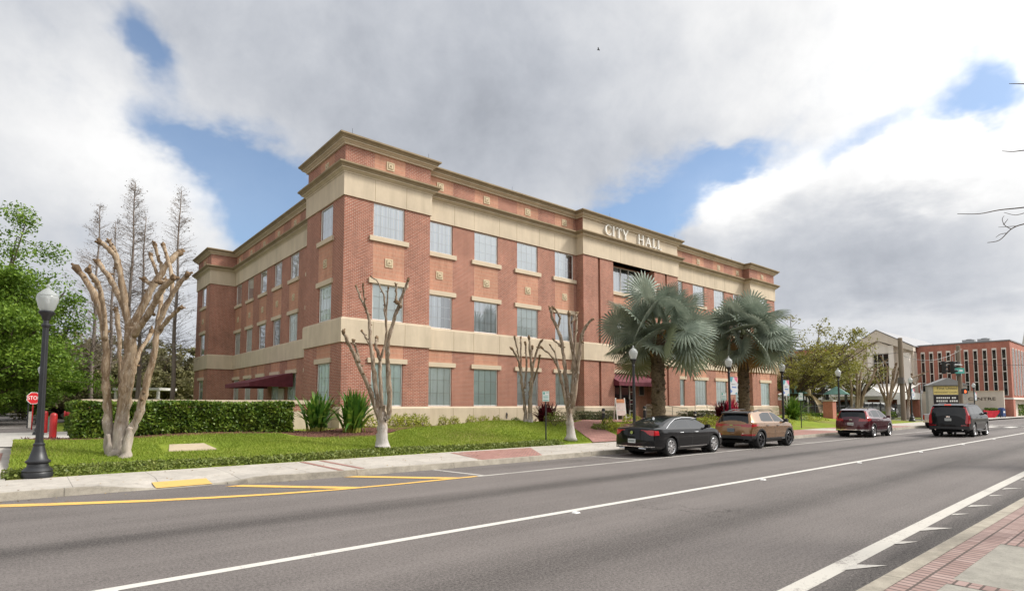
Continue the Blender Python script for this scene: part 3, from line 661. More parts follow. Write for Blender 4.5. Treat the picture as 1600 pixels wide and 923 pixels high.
def put_window(fl, kind, x, y, rz):
    p = PROTO[fl][kind % len(PROTO[fl])]; z = {1: Z1, 2: Z2, 3: Z3}[fl][0]
    loc = (x - BX[0], y - BX[1], z - BX[2])
    if p.name not in used:
        used.add(p.name); p.location = loc; p.rotation_euler = (0, 0, rz); return p
    return copy_part(p, loc, rz, hall)
md = MB(); md.box(-.22, .22, -.035, 0, -.22, .22, 0); md.box(-.16, .16, -.045, -.035, -.16, .16, 1); md.lathe([(.12, -.062), (.135, -.044)][::-1], 12, (0, 0, 0), 0, 'y'); md.box(-.05, .05, -.072, -.04, -.05, .05, 1)
for a in range(4): t = math.pi / 4 + a * math.pi / 2; md.lathe([(.001, -.058), (.03, -.05), (.035, -.044)], 8, (.135 * math.cos(t), 0, .135 * math.sin(t)), 0, 'y')
MED = md.build('medallion', ['stone_med', 'stone_med_dark'], None, local=True); MED.parent = hall; medused = [0]
def put_med(x, y, z, rz):
    loc = (x - BX[0], y - BX[1], z - BX[2])
    if not medused[0]: medused[0] = 1; MED.location = loc; MED.rotation_euler = (0, 0, rz); return
    copy_part(MED, loc, rz, hall)
rk = random.Random(5)
def facade(a, b, centres, rz, kinds=None, door_at=None, show=True):
    a_, b_ = Vector(a), Vector(b); L = (b_ - a_).length; d = (b_ - a_) / L
    w = WW if abs(rz) < .1 else 1.66
    op = []; pn = []
    for c in centres:
        for Z in (Z1, Z2, Z3): op.append((c - w / 2, c + w / 2, Z[0], Z[1]))
        pn += [(c - WW / 2, c + WW / 2, 8.23, 10.15), (c - WW / 2, c + WW / 2, 4.22, 4.9)]
    wall('wall', a, b, 1.7, 12.2, op, pn)
    pp = [(c - WW / 2, c + WW / 2, 13.7, 14.75) for c in centres]
    wall('parapet', a, b, 13.7, 14.75, [], pp)
    nrm = Vector((d.y, -d.x))
    for i, c in enumerate(centres):
        p = a_ + d * c
        for fl in (1, 2, 3):
            k = kinds[fl - 1][i] if kinds else rk.randrange(3)
            o = put_window(fl, k, p.x, p.y, rz)
            if abs(rz) > .1: o.scale = (1.66 / 1.78, 1, 1)
        put_med(p.x, p.y, 9.12, rz); put_med(p.x, p.y, 14.22, rz)
facade((11.4, 26.2), (16.3, 26.2), [2.45], 0, [[0], [1], [0]])
facade((16.3, 26.85), (28.5, 26.85), [1.04, 4.37, 7.70, 11.03], 0, [[1, 0, 1, 0], [2, 0, 1, 0], [0, 1, 1, 2]])
facade((39.7, 26.85), (51.5, 26.85), [.77, 4.10, 7.43, 10.76], 0, [[0, 1, 1, 0], [1, 0, 0, 1], [0, 0, 1, 0]])
facade((51.5, 26.2), (56.4, 26.2), [2.45], 0, [[0], [0], [1]])
facade((11.4, 31.1), (11.4, 26.2), [2.68], -R(90), [[0], [1], [0]])
facade((13.4, 53.2), (13.4, 31.1), [53.2 - q for q in (52.15, 48.8, 45.45, 42.1, 38.75, 35.4)], -R(90), [[0, 1, 0, 0, 0, 0], [1, 1, 0, 0, 1, 0], [1, 2, 0, 0, 1, 0]])
facade((11.4, 58.1), (11.4, 53.2), [2.65], -R(90), [[0], [1], [0]])
for a, b in (((16.3, 26.2), (16.3, 26.85)), ((28.5, 26.85), (28.5, 26.2)), ((39.7, 26.2), (39.7, 26.85)), ((51.5, 26.85), (51.5, 26.2)), ((11.4, 53.2), (13.4, 53.2)), ((13.4, 31.1), (11.4, 31.1)),
             ((56.4, 26.2), (56.4, 31.1)), ((56.4, 31.1), (54.9, 31.1)), ((54.9, 31.1), (54.9, 53.2)), ((54.9, 53.2), (56.4, 53.2)), ((56.4, 53.2), (56.4, 58.1)), ((56.4, 58.1), (11.4, 58.1))):
    wall('wall', a, b, 1.7, 12.2, [], []); 
    if a[1] != 26.2 or a[0] < 30 or a[0] > 45: wall('parapet', a, b, 13.7, 14.75, [], [])
# central block: two grooved piers around a deep entrance bay
mb = MB(); GD = .16
for x0, x1 in ((28.5, 30.0), (30.24, 31.65), (36.55, 37.96), (38.2, 39.7)): wall('', (x0, 26.2), (x1, 26.2), .7, 12.2, [], [], mb=mb)
for x0, x1 in ((30.0, 30.24), (37.96, 38.2)):
    for p, q in (((x0, 26.2), (x0, 26.2 + GD)), ((x0, 26.2 + GD), (x1, 26.2 + GD)), ((x1, 26.2 + GD), (x1, 26.2))): wall('', p, q, 1.76, 12.2, [], [], mb=mb)
wall('', (31.65, 26.2), (31.65, 27.1), .7, 12.2, [], [], mb=mb); wall('', (36.55, 27.1), (36.55, 26.2), .7, 12.2, [], [], mb=mb)
wall('', (31.65, 27.1), (36.55, 27.1), .7, 12.2, [(.12, 3.55, .9, 3.62), (.1, 4.8, 6.13, 8.0), (.1, 4.8, 10.25, 12.13)], [(0.1, 4.8, 8.23, 10.1)], mb=mb)
mb.build('entrance_block', ['brick', 'brick_light'], hall)
wall('sign_parapet', (28.5, 26.2), (39.7, 26.2), 13.7, 14.8, [], [], mats=('plaster', 'plaster'))
for fl, z0, h in ((2, 6.13, 1.87), (3, 10.25, 1.88)):
    f = MB(); x0, x1 = 31.75, 36.45
    n = 5 if fl == 3 else 4
    f.box(x0, x1, 27.13, 27.2, z0, z0 + .06); f.box(x0, x1, 27.13, 27.2, z0 + h - .06, z0 + h)
    for i in range(n + 1): c = x0 + .04 + (x1 - x0 - .08) * i / n; f.box(c - .04, c + .04, 27.13, 27.205, z0 + .06, z0 + h - .06)
    fo = f.build('window', 'frame_white', hall)
    MB().quad((x0, 27.17, z0 + .03), (x1, 27.17, z0 + .03), (x1, 27.17, z0 + h - .03), (x0, 27.17, z0 + h - .03)).build('pane', 'pane', fo)
    MB().quad((x0, 27.4, z0), (33.7, 27.4, z0), (33.7, 27.4, z0 + h), (x0, 27.4, z0 + h), 0).quad((33.7, 27.6, z0), (x1, 27.6, z0), (x1, 27.6, z0 + h), (33.7, 27.6, z0 + h), 1).build('blind', ['curtain', 'curtain_dim'], fo)
    MB().box(31.65, 36.55, 26.98, 27.12, z0 - .25, z0 - .01).build('sill', 'stone_cap', fo)
# bands, base, cornices (the central opening interrupts belt and base)
def banded(name, prof, m, gap=True):
    if not gap: return sweep(name, prof, m)
    i = 9; poly = OUT[:10] + [(31.65, 26.2), (31.65, 27.1), (36.55, 27.1), (36.55, 26.2)] + OUT[10:]
    return sweep(name, prof, m, poly)
i = 9; POLYG = OUT[:10] + [(31.65, 26.2), (31.65, 27.1), (36.55, 27.1), (36.55, 26.2)] + OUT[10:]
sweep('base_course', [(.075, .3), (.075, 1.70), (.0, 1.78)], 'plaster', POLYG, skip=(11,))
sweep('belt_course', [(.0, 4.90), (.085, 4.905), (.085, 6.03), (.055, 6.06), (.055, 6.10), (0, 6.125)], 'plaster', POLYG)
sweep('frieze_band', [(.0, 12.14), (.07, 12.145), (.07, 13.28), (.0, 13.285)], 'plaster')
def cornice(z):
    sweep('cornice_moulding', [(.0, z), (.10, z + .002), (.10, z + .07), (.15, z + .09), (.19, z + .13), (.28, z + .17), (.28, z + .215)], 'plaster')
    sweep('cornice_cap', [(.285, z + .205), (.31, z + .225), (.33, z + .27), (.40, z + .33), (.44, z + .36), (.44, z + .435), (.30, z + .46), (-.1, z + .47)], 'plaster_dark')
cornice(13.27); cornice(14.70)
MB().add([(p[0], p[1], 14.95) for p in OUT], [tuple(range(len(OUT)))]).build('roof', 'roofing_grey', hall)
# joints in the plaster bands
mb = MB()
def jt(x, y, z0, z1): mb.box(x - .008, x + .008, y - .004, y + .01, z0, z1)
for x in (13.0, 14.8): jt(x, 26.13, 12.16, 13.27); jt(x, 26.115, 4.92, 6.02)
for x0, xs in ((26.85, [18.3 + 3.33 * i for i in range(3)] + [19.7 + 3.33 * i for i in range(3)]),):
    for x in xs: jt(x, 26.78, 12.16, 13.27); jt(x, 26.765, 4.92, 6.02); jt(x, 26.775, .75, 1.69)
for x in (32.4, 36.1): jt(x, 26.13, 12.16, 13.27)
for x in (43, 44.7, 46.3, 48.0): jt(x, 26.78, 12.16, 13.27)
mb.build('plaster_joint', 'plaster_dark', hall)
# letters with serifs
def serif_text():
    mb = MB(); H = .72; done = lambda: mb.build('sign_letter', 'letter_white', hall); y0, y1 = 26.06, 26.2
    def bar(x0, x1, z0, z1): mb.box(x0, x1, y0, y1, zb + z0, zb + z1)
    def diag(x0, z0, x1, z1, w): mb.prism([(x0 - w / 2, zb + z0), (x0 + w / 2, zb + z0), (x1 + w / 2, zb + z1), (x1 - w / 2, zb + z1)], y0 + .002, y1, 'xz')
    zb = 13.93; TH, TN, SE = .085, .045, .03
    def stem(x, s0=True, s1=True, w=TH):
        bar(x - w / 2, x + w / 2, SE, H - SE)
        bar(x - w / 2 - .055, x + w / 2 + .055, 0, SE); bar(x - w / 2 - .055, x + w / 2 + .055, H - SE, H)
    x = 30.70
    pts_o = []; pts_i = []
    for k in range(25):
        t = R(42 + (318 - 42) * k / 24); pts_o.append((x + .36 + .36 * math.cos(t), zb + H / 2 + .375 * math.sin(t)))
        wi = .05 + .07 * max(0, -math.cos(t)); pts_i.append((x + .36 + (.36 - wi) * math.cos(t), zb + H / 2 + (.375 - .045) * math.sin(t)))
    for k in range(24): mb.prism([pts_o[k], pts_o[k + 1], pts_i[k + 1], pts_i[k]], y0, y1, 'xz')
    bar(x + .60, x + .635, H * .70, H * .93); bar(x + .60, x + .635, H * .07, H * .28)
    done(); mb = MB(); stem(31.62); done(); mb = MB(); stem(32.21); bar(31.91, 32.51, H - .05, H + .001); bar(31.91, 31.94, H - .17, H - .05); bar(32.48, 32.51, H - .17, H - .05)
    done(); mb = MB(); bar(32.96 - TH / 2, 32.96 + TH / 2, SE, H * .45); bar(32.85, 33.07, 0, SE); diag(32.94, H * .42, 32.72, H - SE, .10); diag(32.98, H * .42, 33.2, H - SE, .06); bar(32.62, 32.83, H - SE, H); bar(33.10, 33.30, H - SE, H)
    done(); mb = MB(); stem(34.55); stem(35.05); bar(34.6, 35.0, H * .5 - .025, H * .5 + .025)
    done(); mb = MB(); diag(35.42, SE, 35.70, H, .055); diag(35.98, SE, 35.70, H, .11); bar(35.54, 35.87, H * .3, H * .3 + .045); bar(35.33, 35.52, 0, SE); bar(35.87, 36.09, 0, SE)
    done(); mb = MB(); stem(36.38); bar(36.4, 36.72, 0, .05); bar(36.69, 36.72, .05, .19)
    done(); mb = MB(); stem(37.02); bar(37.04, 37.36, 0, .05); bar(37.33, 37.36, .05, .19)
    done()
serif_text()
# entrance: glass doors, awning
d = MB(); x0, x1, z0, z1, y = 31.77, 35.20, .9, 3.62, 27.12
for xx in (x0 + .04, 32.35, 33.45, 34.5, x1 - .04): d.box(xx - .045, xx + .045, y, y + .09, z0, z1)
d.box(x0, x1, y + .001, y + .085, z1 - .09, z1 - .002); d.box(x0, x1, y + .002, y + .084, z0 + .001, z0 + .09); d.box(x0, 32.35, y + .003, y + .08, 2.2, 2.26); d.box(34.5, x1, y + .003, y + .08, 2.2, 2.26)
for zz in (1.4, 1.9, 2.8): d.box(34.5, x1, y + .004, y + .08, zz, zz + .05)
dd = d.build('entrance_door', 'frame_white', hall)
MB().quad((x0, y + .05, z0), (x1, y + .05, z0), (x1, y + .05, z1), (x0, y + .05, z1)).build('pane', 'pane_dark', dd)
MB().box(31.2, 36.9, 27.3, 29.5, .88, 4.2).build('interior', 'interior_dark', dd)
MB().box(33.3, 33.36, 27.03, 27.11, 1.5, 2.3).box(34.35, 34.41, 27.03, 27.11, 1.5, 2.3).build('handle', 'chrome', dd)
a = MB(); xa0, xa1 = 31.55, 36.65
a.add([(xa0, 27.05, 4.15), (xa1, 27.05, 4.15), (xa1, 25.7, 3.5), (xa0, 25.7, 3.5), (xa1, 25.7, 3.22), (xa0, 25.7, 3.22), (xa1, 27.05, 3.22), (xa0, 27.05, 3.22)], [(0, 1, 2, 3), (3, 2, 4, 5), (0, 3, 5, 7), (1, 6, 4, 2)])
a.build('awning', 'canvas_maroon', hall)
MB().box(31.65, 36.55, 26.9, 27.095, 4.2, 4.45).build('door_lintel', 'stone_cap', hall)
pf = MB().box(35.55, 36.2, 27.06, 27.1, 2.55, 3.5).build('notice_frame', 'rail_metal', hall); MB().box(35.62, 36.13, 27.045, 27.062, 2.62, 3.43).build('notice_panel', 'dark_opening', pf)
# west awning with its door
a = MB(); a.add([(13.38, 38.35, 4.02), (13.38, 43.6, 4.02), (10.6, 44.0, 3.30), (10.6, 38.2, 3.30), (10.6, 44.0, 3.05), (10.6, 38.2, 3.05), (13.38, 43.6, 3.05), (13.38, 38.35, 3.05)], [(0, 1, 2, 3), (3, 2, 4, 5), (0, 3, 5, 7), (1, 6, 4, 2)])
a.build('awning', 'canvas_maroon', hall)
MB().box(13.3, 13.38, 40.0, 41.0, .8, 3.0).build('side_door', 'frame_white', hall); 
for yy in (33.2, 41.3): 
    pass
MB().box(13.18, 13.4, 31.6, 32.0, 4.25, 4.6).build('wall_lamp', 'frame_white', hall); MB().sphere((13.25, 33.0, 4.7), .16).build('camera_dome', 'dome_grey', hall)
for z0, z1, zc in ((6.2, 8.6, 8.6), (9.2, 13.2, 11.1), (.8, 4.5, 4.5)):
    MB().box(13.28, 13.38, 31.25, 31.36, z0, z1).build('downpipe', 'stone_med_dark', hall)
for z in (8.55, 10.6, 4.35): MB().box(13.16, 13.4, 31.2, 31.5, z, z + .28).build('downpipe_head', 'stone_cap', hall)
# lightning rods on the cornice
for x, y in ((11.6, 25.9), (16.0, 25.95), (22.5, 26.6), (31, 25.9), (38.9, 25.9), (49, 26.6), (12.2, 30.6), (13.6, 47)): MB().tube([(x, y, 15.1), (x, y, 15.45)], .008, 4).build('lightning_rod', 'metal_dark', hall)
# low garden wall west of the tower
gw = thing('garden_wall', 'low beige plastered wall with a brick course and cap behind the clipped hedge', 'wall', (6, 27.2, .5))
mb = MB(); mb.box(1.62, 11.39, 27.0, 27.3, .3, 1.57, 0); mb.box(1.62, 11.39, 27.005, 27.295, 1.57, 1.91, 1); mb.build('wall_body', ['plaster', 'brick'], gw); MB().box(1.54, 11.36, 26.93, 27.37, 1.91, 2.09).build('wall_cap', 'stone_cap', gw)
for L_ in PROTO.values():
    for p in L_:
        if p.name not in used:
            for ch in list(p.children): bpy.data.objects.remove(ch)
            bpy.data.objects.remove(p)
# ------------------------------------------------------------------ vehicles
def chaikin(P, it=2):
    for _ in range(it):
        Q = [P[0]]
        for a, b in zip(P[:-1], P[1:]): Q += [(a[0] * .75 + b[0] * .25, a[1] * .75 + b[1] * .25), (a[0] * .25 + b[0] * .75, a[1] * .25 + b[1] * .75)]
        P = Q + [P[-1]]
    return P
def inpoly(x, z, P):
    c = False; n = len(P)
    for i in range(n):
        (x1, z1), (x2, z2) = P[i], P[i - 1]
        if (z1 > z) != (z2 > z) and x < (x2 - x1) * (z - z1) / (z2 - z1) + x1: c = not c
    return c
def car(name, label, cat, sp, loc, rz=0, group=None):
    L, Wd, belt = sp['L'], sp['W'], sp['belt']; hw = Wd / 2; Hh = max(z for x, z in sp['top'])
    P = chaikin(sp['top'], 2)
    st = []
    for a, b in zip(P[:-1], P[1:]):
        n = max(1, int(math.hypot(b[0] - a[0], b[1] - a[1]) / .016))
        for k in range(n): st.append((a[0] + (b[0] - a[0]) * k / n, a[1] + (b[1] - a[1]) * k / n))
    st.append(P[-1]); zb0 = sp.get('clear', .22)
    def ztop(x):
        for a, b in zip(st[:-1], st[1:]):
            if a[0] <= x <= b[0] and b[0] > a[0]: return a[1] + (b[1] - a[1]) * (x - a[0]) / (b[0] - a[0])
        return Hh
    for xs in sp['seams']:
        for e in (-.009, .009): st.append((xs + e, ztop(xs + e)))
    st = sorted(st, key=lambda q: (q[0], q[1] if q[0] < 0 else -q[1]))
    tum = sp.get('tumble', .26)
    keys_n = [3, 3, 12, 18, 8, 32, 5, 32]
    rows = []; zone = []
    bowr, bowf = sp.get('bowr', .20), sp.get('bowf', .38)
    def section(x, zt):
        d_r = max(0, 1 - (x + L / 2) / .7); d_f = max(0, 1 - (L / 2 - x) / .9)
        w = hw - .07 * d_r ** 2 - .10 * d_f ** 2
        zb = zb0 + .10 * max(0, 1 - (x + L / 2) / .9) + .04 * max(0, 1 - (L / 2 - x) / .8); zb = min(zb, zt - .02)
        be = min(belt + .035 * (-x / (L / 2)), zt - .03); sc = lambda q: zb + (be - zb) * q
        g = max(0, (zt - be) / max(.1, Hh - belt)); yr = w - .045 - tum * min(1, g) - .02 * (1 - min(1, g))
        rr = .05 * min(1, (zt - be) / .15)
        K = [(0, zb), (w - .14, zb), (w - .035, sc(.14)), (w - .005, sc(.48)), (w, sc(.80)), (w - .035, be), (yr, zt - rr), (yr - .10, zt - .012), (0, zt + .018)]
        out = []
        for i, n in enumerate(keys_n):
            for k in range(n):
                t = k / n; y = K[i][0] + (K[i + 1][0] - K[i][0]) * t; z = K[i][1] + (K[i + 1][1] - K[i][1]) * t
                if i == 7: z = K[7][1] + (K[8][1] - K[7][1]) * (1 - (1 - t) ** 2)
                out.append((y, z))
        out.append(K[-1]); return out
    for (x, zt) in st:
        s = section(x, zt); r_ = []
        for (y, z) in s:
            q = min(1, y / hw) ** 3
            r_.append((x + q * bowr * max(0, 1 - (x + L / 2) / 1.0) ** 1.5 - q * bowf * max(0, 1 - (L / 2 - x) / 1.3) ** 1.5, y, z))
        rows.append(r_)
    zone = [i for i, n in enumerate(keys_n) for _ in range(n)]
    M = len(zone) + 1; NS = len(rows); A = np.array(rows)
    labels = {}
    wheels = sp['wheels']; Ra = sp['R'] + .06
    for i in range(NS - 1):
        xst = (st[i][0] + st[i + 1][0]) / 2
        for j in range(M - 1):
            c = A[i:i + 2, j:j + 2].reshape(4, 3).mean(0); z = zone[j]; lab = 'body'
            x, y, h = c
            if z in (0,): lab = 'under'
            if z in (1, 2, 3, 4):
                for xw in wheels:
                    dd = math.hypot(x - xw, h - sp['R'])
                    if dd < Ra: lab = None
                    elif dd < Ra + sp.get('arch', 0) and lab: lab = 'trim'
                if lab == 'body' and h < sp.get('clad', 0): lab = 'trim'
                if lab in ('body', 'trim') and any(abs(xst - s) < .0085 for s in sp['seams']) and h > zb0 + .12: lab = 'gap'
            if lab == 'body':
                if z == 5:
                    for k, poly in enumerate(sp['side']):
                        if inpoly(x, h, poly): lab = 'side%d' % k
                elif z in (6, 7):
                    a, b = sp['ws']; yr = A[i, sum(keys_n[:6])][1]
                    if a < x < b and y < yr - .055: lab = 'windshield'
                    a, b = sp['rw']
                    if a < x < b and y < yr - sp.get('rwm', .09): lab = 'rear'
            if lab in ('body', 'trim'):
                q = sp['paint'](x, y, h, z)
                if q: lab = q
            if lab: labels.setdefault(lab, []).append((i, j))
    root = thing(name, label, cat, loc, rz, group)
    def part(nm, mats, sets, sides, parent=root, smooth=True):
        V = {}; vs = []; fs = []; mi = []
        def vid(i, j, s):
            if (j == 0 or j == M - 1): s = 1
            if (i, j, s) not in V: V[(i, j, s)] = len(vs); vs.append((A[i, j, 0], s * A[i, j, 1], A[i, j, 2]))
            return V[(i, j, s)]
        for k, lab in enumerate(sets):
            for (i, j) in labels.get(lab, []):
                for s in sides:
                    f = [vid(i, j, s), vid(i + 1, j, s), vid(i + 1, j + 1, s), vid(i, j + 1, s)]
                    fs.append(tuple(f if s > 0 else f[::-1])); mi.append(k)
        if not fs: return None
        me = bpy.data.meshes.new(nm); me.from_pydata(vs, [], fs)
        for m in mats: me.materials.append(MATS[m])
        me.polygons.foreach_set('material_index', mi); me.polygons.foreach_set('use_smooth', [smooth] * len(fs)); me.update()
        bm = bmesh.new(); bm.from_mesh(me); bmesh.ops.remove_doubles(bm, verts=bm.verts, dist=.0004); bmesh.ops.recalc_face_normals(bm, faces=bm.faces); bm.to_mesh(me); bm.free()
        me.set_sharp_from_angle(angle=R(38))
        o = bpy.data.objects.new(nm, me); COL.objects.link(o); o.parent = parent; LOC[o.name] = (0, 0, 0); return o
    part('body', [sp['colour'], sp.get('trim', 'trim_black'), 'under_black', 'under_black'], ['body', 'trim', 'gap', 'under'], (1, -1))
    part('windshield', ['glass_car'], ['windshield'], (1, -1)); part('rear_window', ['glass_car'], ['rear'], (1, -1))
    for s in (1, -1):
        for k in range(len(sp['side'])): part('side_window', ['glass_car'], ['side%d' % k], (s,))
        part('tail_light', [sp.get('tail', 'tail_red')], ['tail'], (s,)); part('headlight', ['head_lens'], ['head'], (s,)); part('reflector', ['tail_red'], ['refl'], (s,))
    def pl(mb, nm, mats, par=root, smooth=False): return mb.build(nm, mats, par, smooth, local=True, angle=40 if smooth else None)
    part('light_bar', [sp.get('tail', 'tail_red')], ['bar'], (1, -1)); part('trim_strip', ['chrome'], ['chrome'], (1, -1))
    # wheels
    Rw, tw = sp['R'], .22
    for xw in wheels:
        for s in (1, -1):
            yo = s * (hw - .035)
            w = MB(); prof = [(Rw * .66, 0), (Rw * .9, .0), (Rw * .97, .02), (Rw, .06), (Rw, tw - .05), (Rw * .96, tw), (Rw * .6, tw)]
            w.lathe([(r, yo - s * q) for r, q in prof], 36, (xw, 0, Rw), 0, 'y', caps=False); wo = pl(w, 'wheel', 'tyre', smooth=True)
            r_ = MB(); ri = Rw * .70
            r_.lathe([(ri, yo - s * .002), (ri, yo - s * .012), (ri * .90, yo - s * .03), (ri * .90, yo - s * .001), (ri, yo - s * .0015)], 36, (xw, 0, Rw), 0, 'y') if False else None
            for k in range(36):
                t0, t1 = 2 * math.pi * k / 36, 2 * math.pi * (k + 1) / 36
                q = [(xw + rr * math.cos(t), yo + s * dy, Rw + rr * math.sin(t)) for (rr, dy) in ((ri * 1.01, -.004), (ri * .97, .006), (ri * .89, -.02)) for t in (t0, t1)]
                r_.add(q, [(0, 1, 3, 2), (2, 3, 5, 4)], 0)
            ns = sp.get('spokes', 10)
            for k in range(ns):
                t = 2 * math.pi * k / ns + .1; e = (.5 if k % 2 else -.5) * .12; c, sn = math.cos(t), math.sin(t); c2, s2 = math.cos(t + e), math.sin(t + e)
                wv = .020 if ns > 6 else .034
                p0 = Vector((c * ri * .18, 0, sn * ri * .18)); p1 = Vector((c2 * ri * .93, 0, s2 * ri * .93)); n_ = Vector((-sn, 0, c)) * wv
                V = []
                for (p, k2, dy) in ((p0, 1, -.012), (p1, 1.25, -.006)):
                    for q in (p + n_ * k2, p - n_ * k2): V += [(xw + q.x, yo + s * dy, Rw + q.z), (xw + q.x, yo + s * (dy - .03), Rw + q.z)]
                r_.add(V, [(0, 2, 6, 4), (0, 4, 5, 1), (2, 3, 7, 6)], 0)
            r_.lathe([(ri * .22, yo - s * .008), (ri * .18, yo - s * .002), (.001, yo)], 16, (xw, 0, Rw), 0, 'y')
            r_.lathe([(ri * .95, yo - s * .045), (.001, yo - s * .046)], 24, (xw, 0, Rw), 1, 'y')
            pl(r_, 'rim', [sp.get('rim', 'rim_silver'), 'under_black'], wo)
        for s in (1, -1):
            a = MB(); N = 20
            for k in range(N):
                t0, t1 = math.pi * (k / N * 1.3 - .15), math.pi * ((k + 1) / N * 1.3 - .15)
                a.quad(*[(xw + Ra * math.cos(t), s * yy, Rw + Ra * math.sin(t)) for t, yy in ((t0, hw - .03), (t1, hw - .03), (t1, hw - .42), (t0, hw - .42))])
            a.add([(xw + Ra * math.cos(2 * math.pi * k / 24), s * (hw - .42), Rw + Ra * math.sin(2 * math.pi * k / 24)) for k in range(24)], [tuple(range(24))])
            pl(a, 'wheel_arch', 'under_black')
    # underbody
    pl(MB().box(-L / 2 + .35, L / 2 - .35, -hw + .30, hw - .30, zb0 - .03, zb0 + .2), 'underbody', 'under_black')
    ex = MB()
    for s in (1, -1): ex.tube([(-L / 2 + .06, s * (hw - .38), zb0 + .13), (-L / 2 + .4, s * (hw - .38), zb0 + .12)], .035, 10)
    pl(ex, 'exhaust', 'chrome')
    # mirrors
    mx, mz = sp['mirror']
    for s in (1, -1):
        m = MB(); y0 = hw - .07
        pts = [(mx - .07, .0), (mx + .02, -.01), (mx + .10, .03), (mx + .11, .10), (mx + .02, .15), (mx - .07, .14)]
        V = [(px, s * (y0 + .03), mz + pz * .8 + .01) for px, pz in pts] + [(px, s * (y0 + .19), mz + pz) for px, pz in pts]
        m.add(V, [tuple(range(6)), tuple(range(6, 12))] + [(k, (k + 1) % 6, (k + 1) % 6 + 6, k + 6) for k in range(6)]); m.box(mx - .02, mx + .05, s * (hw - .12) if s > 0 else s * (y0 + .05), s * (y0 + .05) if s > 0 else s * (hw - .12), mz - .02, mz + .04)
        pl(m, 'mirror', sp.get('mirror_mat', sp['colour']))
    for (hx, hz_) in sp['handles']:
        for s in (1, -1):
            h = MB(); h.tube([(hx - .10, s * (hw - .012), hz_), (hx - .08, s * (hw + .022), hz_), (hx + .08, s * (hw + .022), hz_), (hx + .10, s * (hw - .012), hz_)], .014, 6); pl(h, 'door_handle', sp.get('handle_mat', sp['colour']))
    # plate, badge
    px, pz = sp['plate']
    p = MB().box(px - .012, px + .03, -.155, .155, pz - .075, pz + .075); po = pl(p, 'licence_plate', sp.get('plate_m', 'plate'))
    g = MB()
    for k in range(6): y = -.11 + .044 * k; g.box(px - .0145, px - .011, y - .014, y + .014, pz - .03, pz + .03)
    pl(g, 'plate_characters', 'plate_mark', po)
    if 'badge' in sp:
        bx, bz, bw, bh = sp['badge']; pl(MB().lathe([(bw, 0), (bw, .018), (bw * .5, .026)][::-1], 16, (bx - .02, 0, bz), 0, 'x') if bh == 0 else MB().box(bx - .016, bx + .03, -bw, bw, bz - bh, bz + bh), 'badge', 'chrome')
    if sp.get('extra'): sp['extra'](root, pl, hw, L)
    return root
def sedan_paint(x, y, z, zn):
    if x < -2.12 and zn >= 2 and y > .34:
        if .955 - .17 * sst((y - .42) / .35) < z < .965 - .02 * sst((y - .8) / .1): return 'tail'
    if x > 1.95 and .58 < z < .76 and y > .45: return 'head'
    if x < -2.3 and .37 < z < .395: return 'chrome'
    if zn == 2 and -.85 < x < 1.0 and .325 < z < .352: return 'chrome'
    if x < -2.2 and z < .345: return 'trim'
def sedan_extra(root, pl, hw, L):
    pl(MB().tube([(-2.52, hw - .62, .32), (-2.50, hw - .36, .31)], .028, 8).tube([(-2.52, -hw + .62, .32), (-2.50, -hw + .36, .31)], .028, 8), 'exhaust_tip', 'chrome')
    pts = [(-1.62, 1.02), (-1.25, 1.20), (-.85, 1.345), (-.35, 1.40), (.2, 1.395), (.55, 1.34)]
    for s in (1, -1): pl(MB().tube([(x, s * (hw - .05 - .26 * (z - .97) / .49 + .006), z) for x, z in pts], .012, 6), 'window_trim', 'chrome')
    pl(MB().prism([(-1.30, 1.30), (-1.08, 1.345), (-1.20, 1.42)], -.012, .012, 'xz'), 'antenna_fin', 'chrome')
car('parked_sedan', 'black parked sedan with wide red tail lights and silver spoked wheels, nearest parked car', 'car', dict(L=5.0, W=1.87, belt=.97, R=.345, wheels=(-1.365, 1.54), colour='car_black', spokes=14, tumble=.30,
    top=[(-2.50, .34), (-2.50, .60), (-2.485, .80), (-2.46, 1.00), (-2.40, 1.05), (-2.05, 1.09), (-1.80, 1.13), (-1.40, 1.28), (-.90, 1.41), (-.35, 1.46), (.15, 1.455), (.55, 1.385), (1.05, 1.15), (1.40, 1.01), (1.95, .91), (2.32, .76), (2.47, .58), (2.50, .42), (2.50, .26)],
    side=[[(-1.40, 1.035), (-1.03, 1.03), (-1.01, 1.28), (-1.18, 1.20)], [(-.97, 1.03), (-.08, 1.015), (-.12, 1.365), (-.55, 1.365), (-.95, 1.30)], [(.0, 1.015), (1.02, 1.0), (.55, 1.31), (.25, 1.37), (-.05, 1.375)]],
    ws=(.48, 1.32), rw=(-1.72, -.98), seams=(-1.00, -.03, 1.08), handles=((-.75, .86), (.22, .86)), mirror=(.92, .98), plate=(-2.53, .58), badge=(-2.51, .88, .06, 0), paint=sedan_paint, extra=sedan_extra, handle_mat='chrome', tail='tail_red_bright'), (19.35, 13.17, 0))
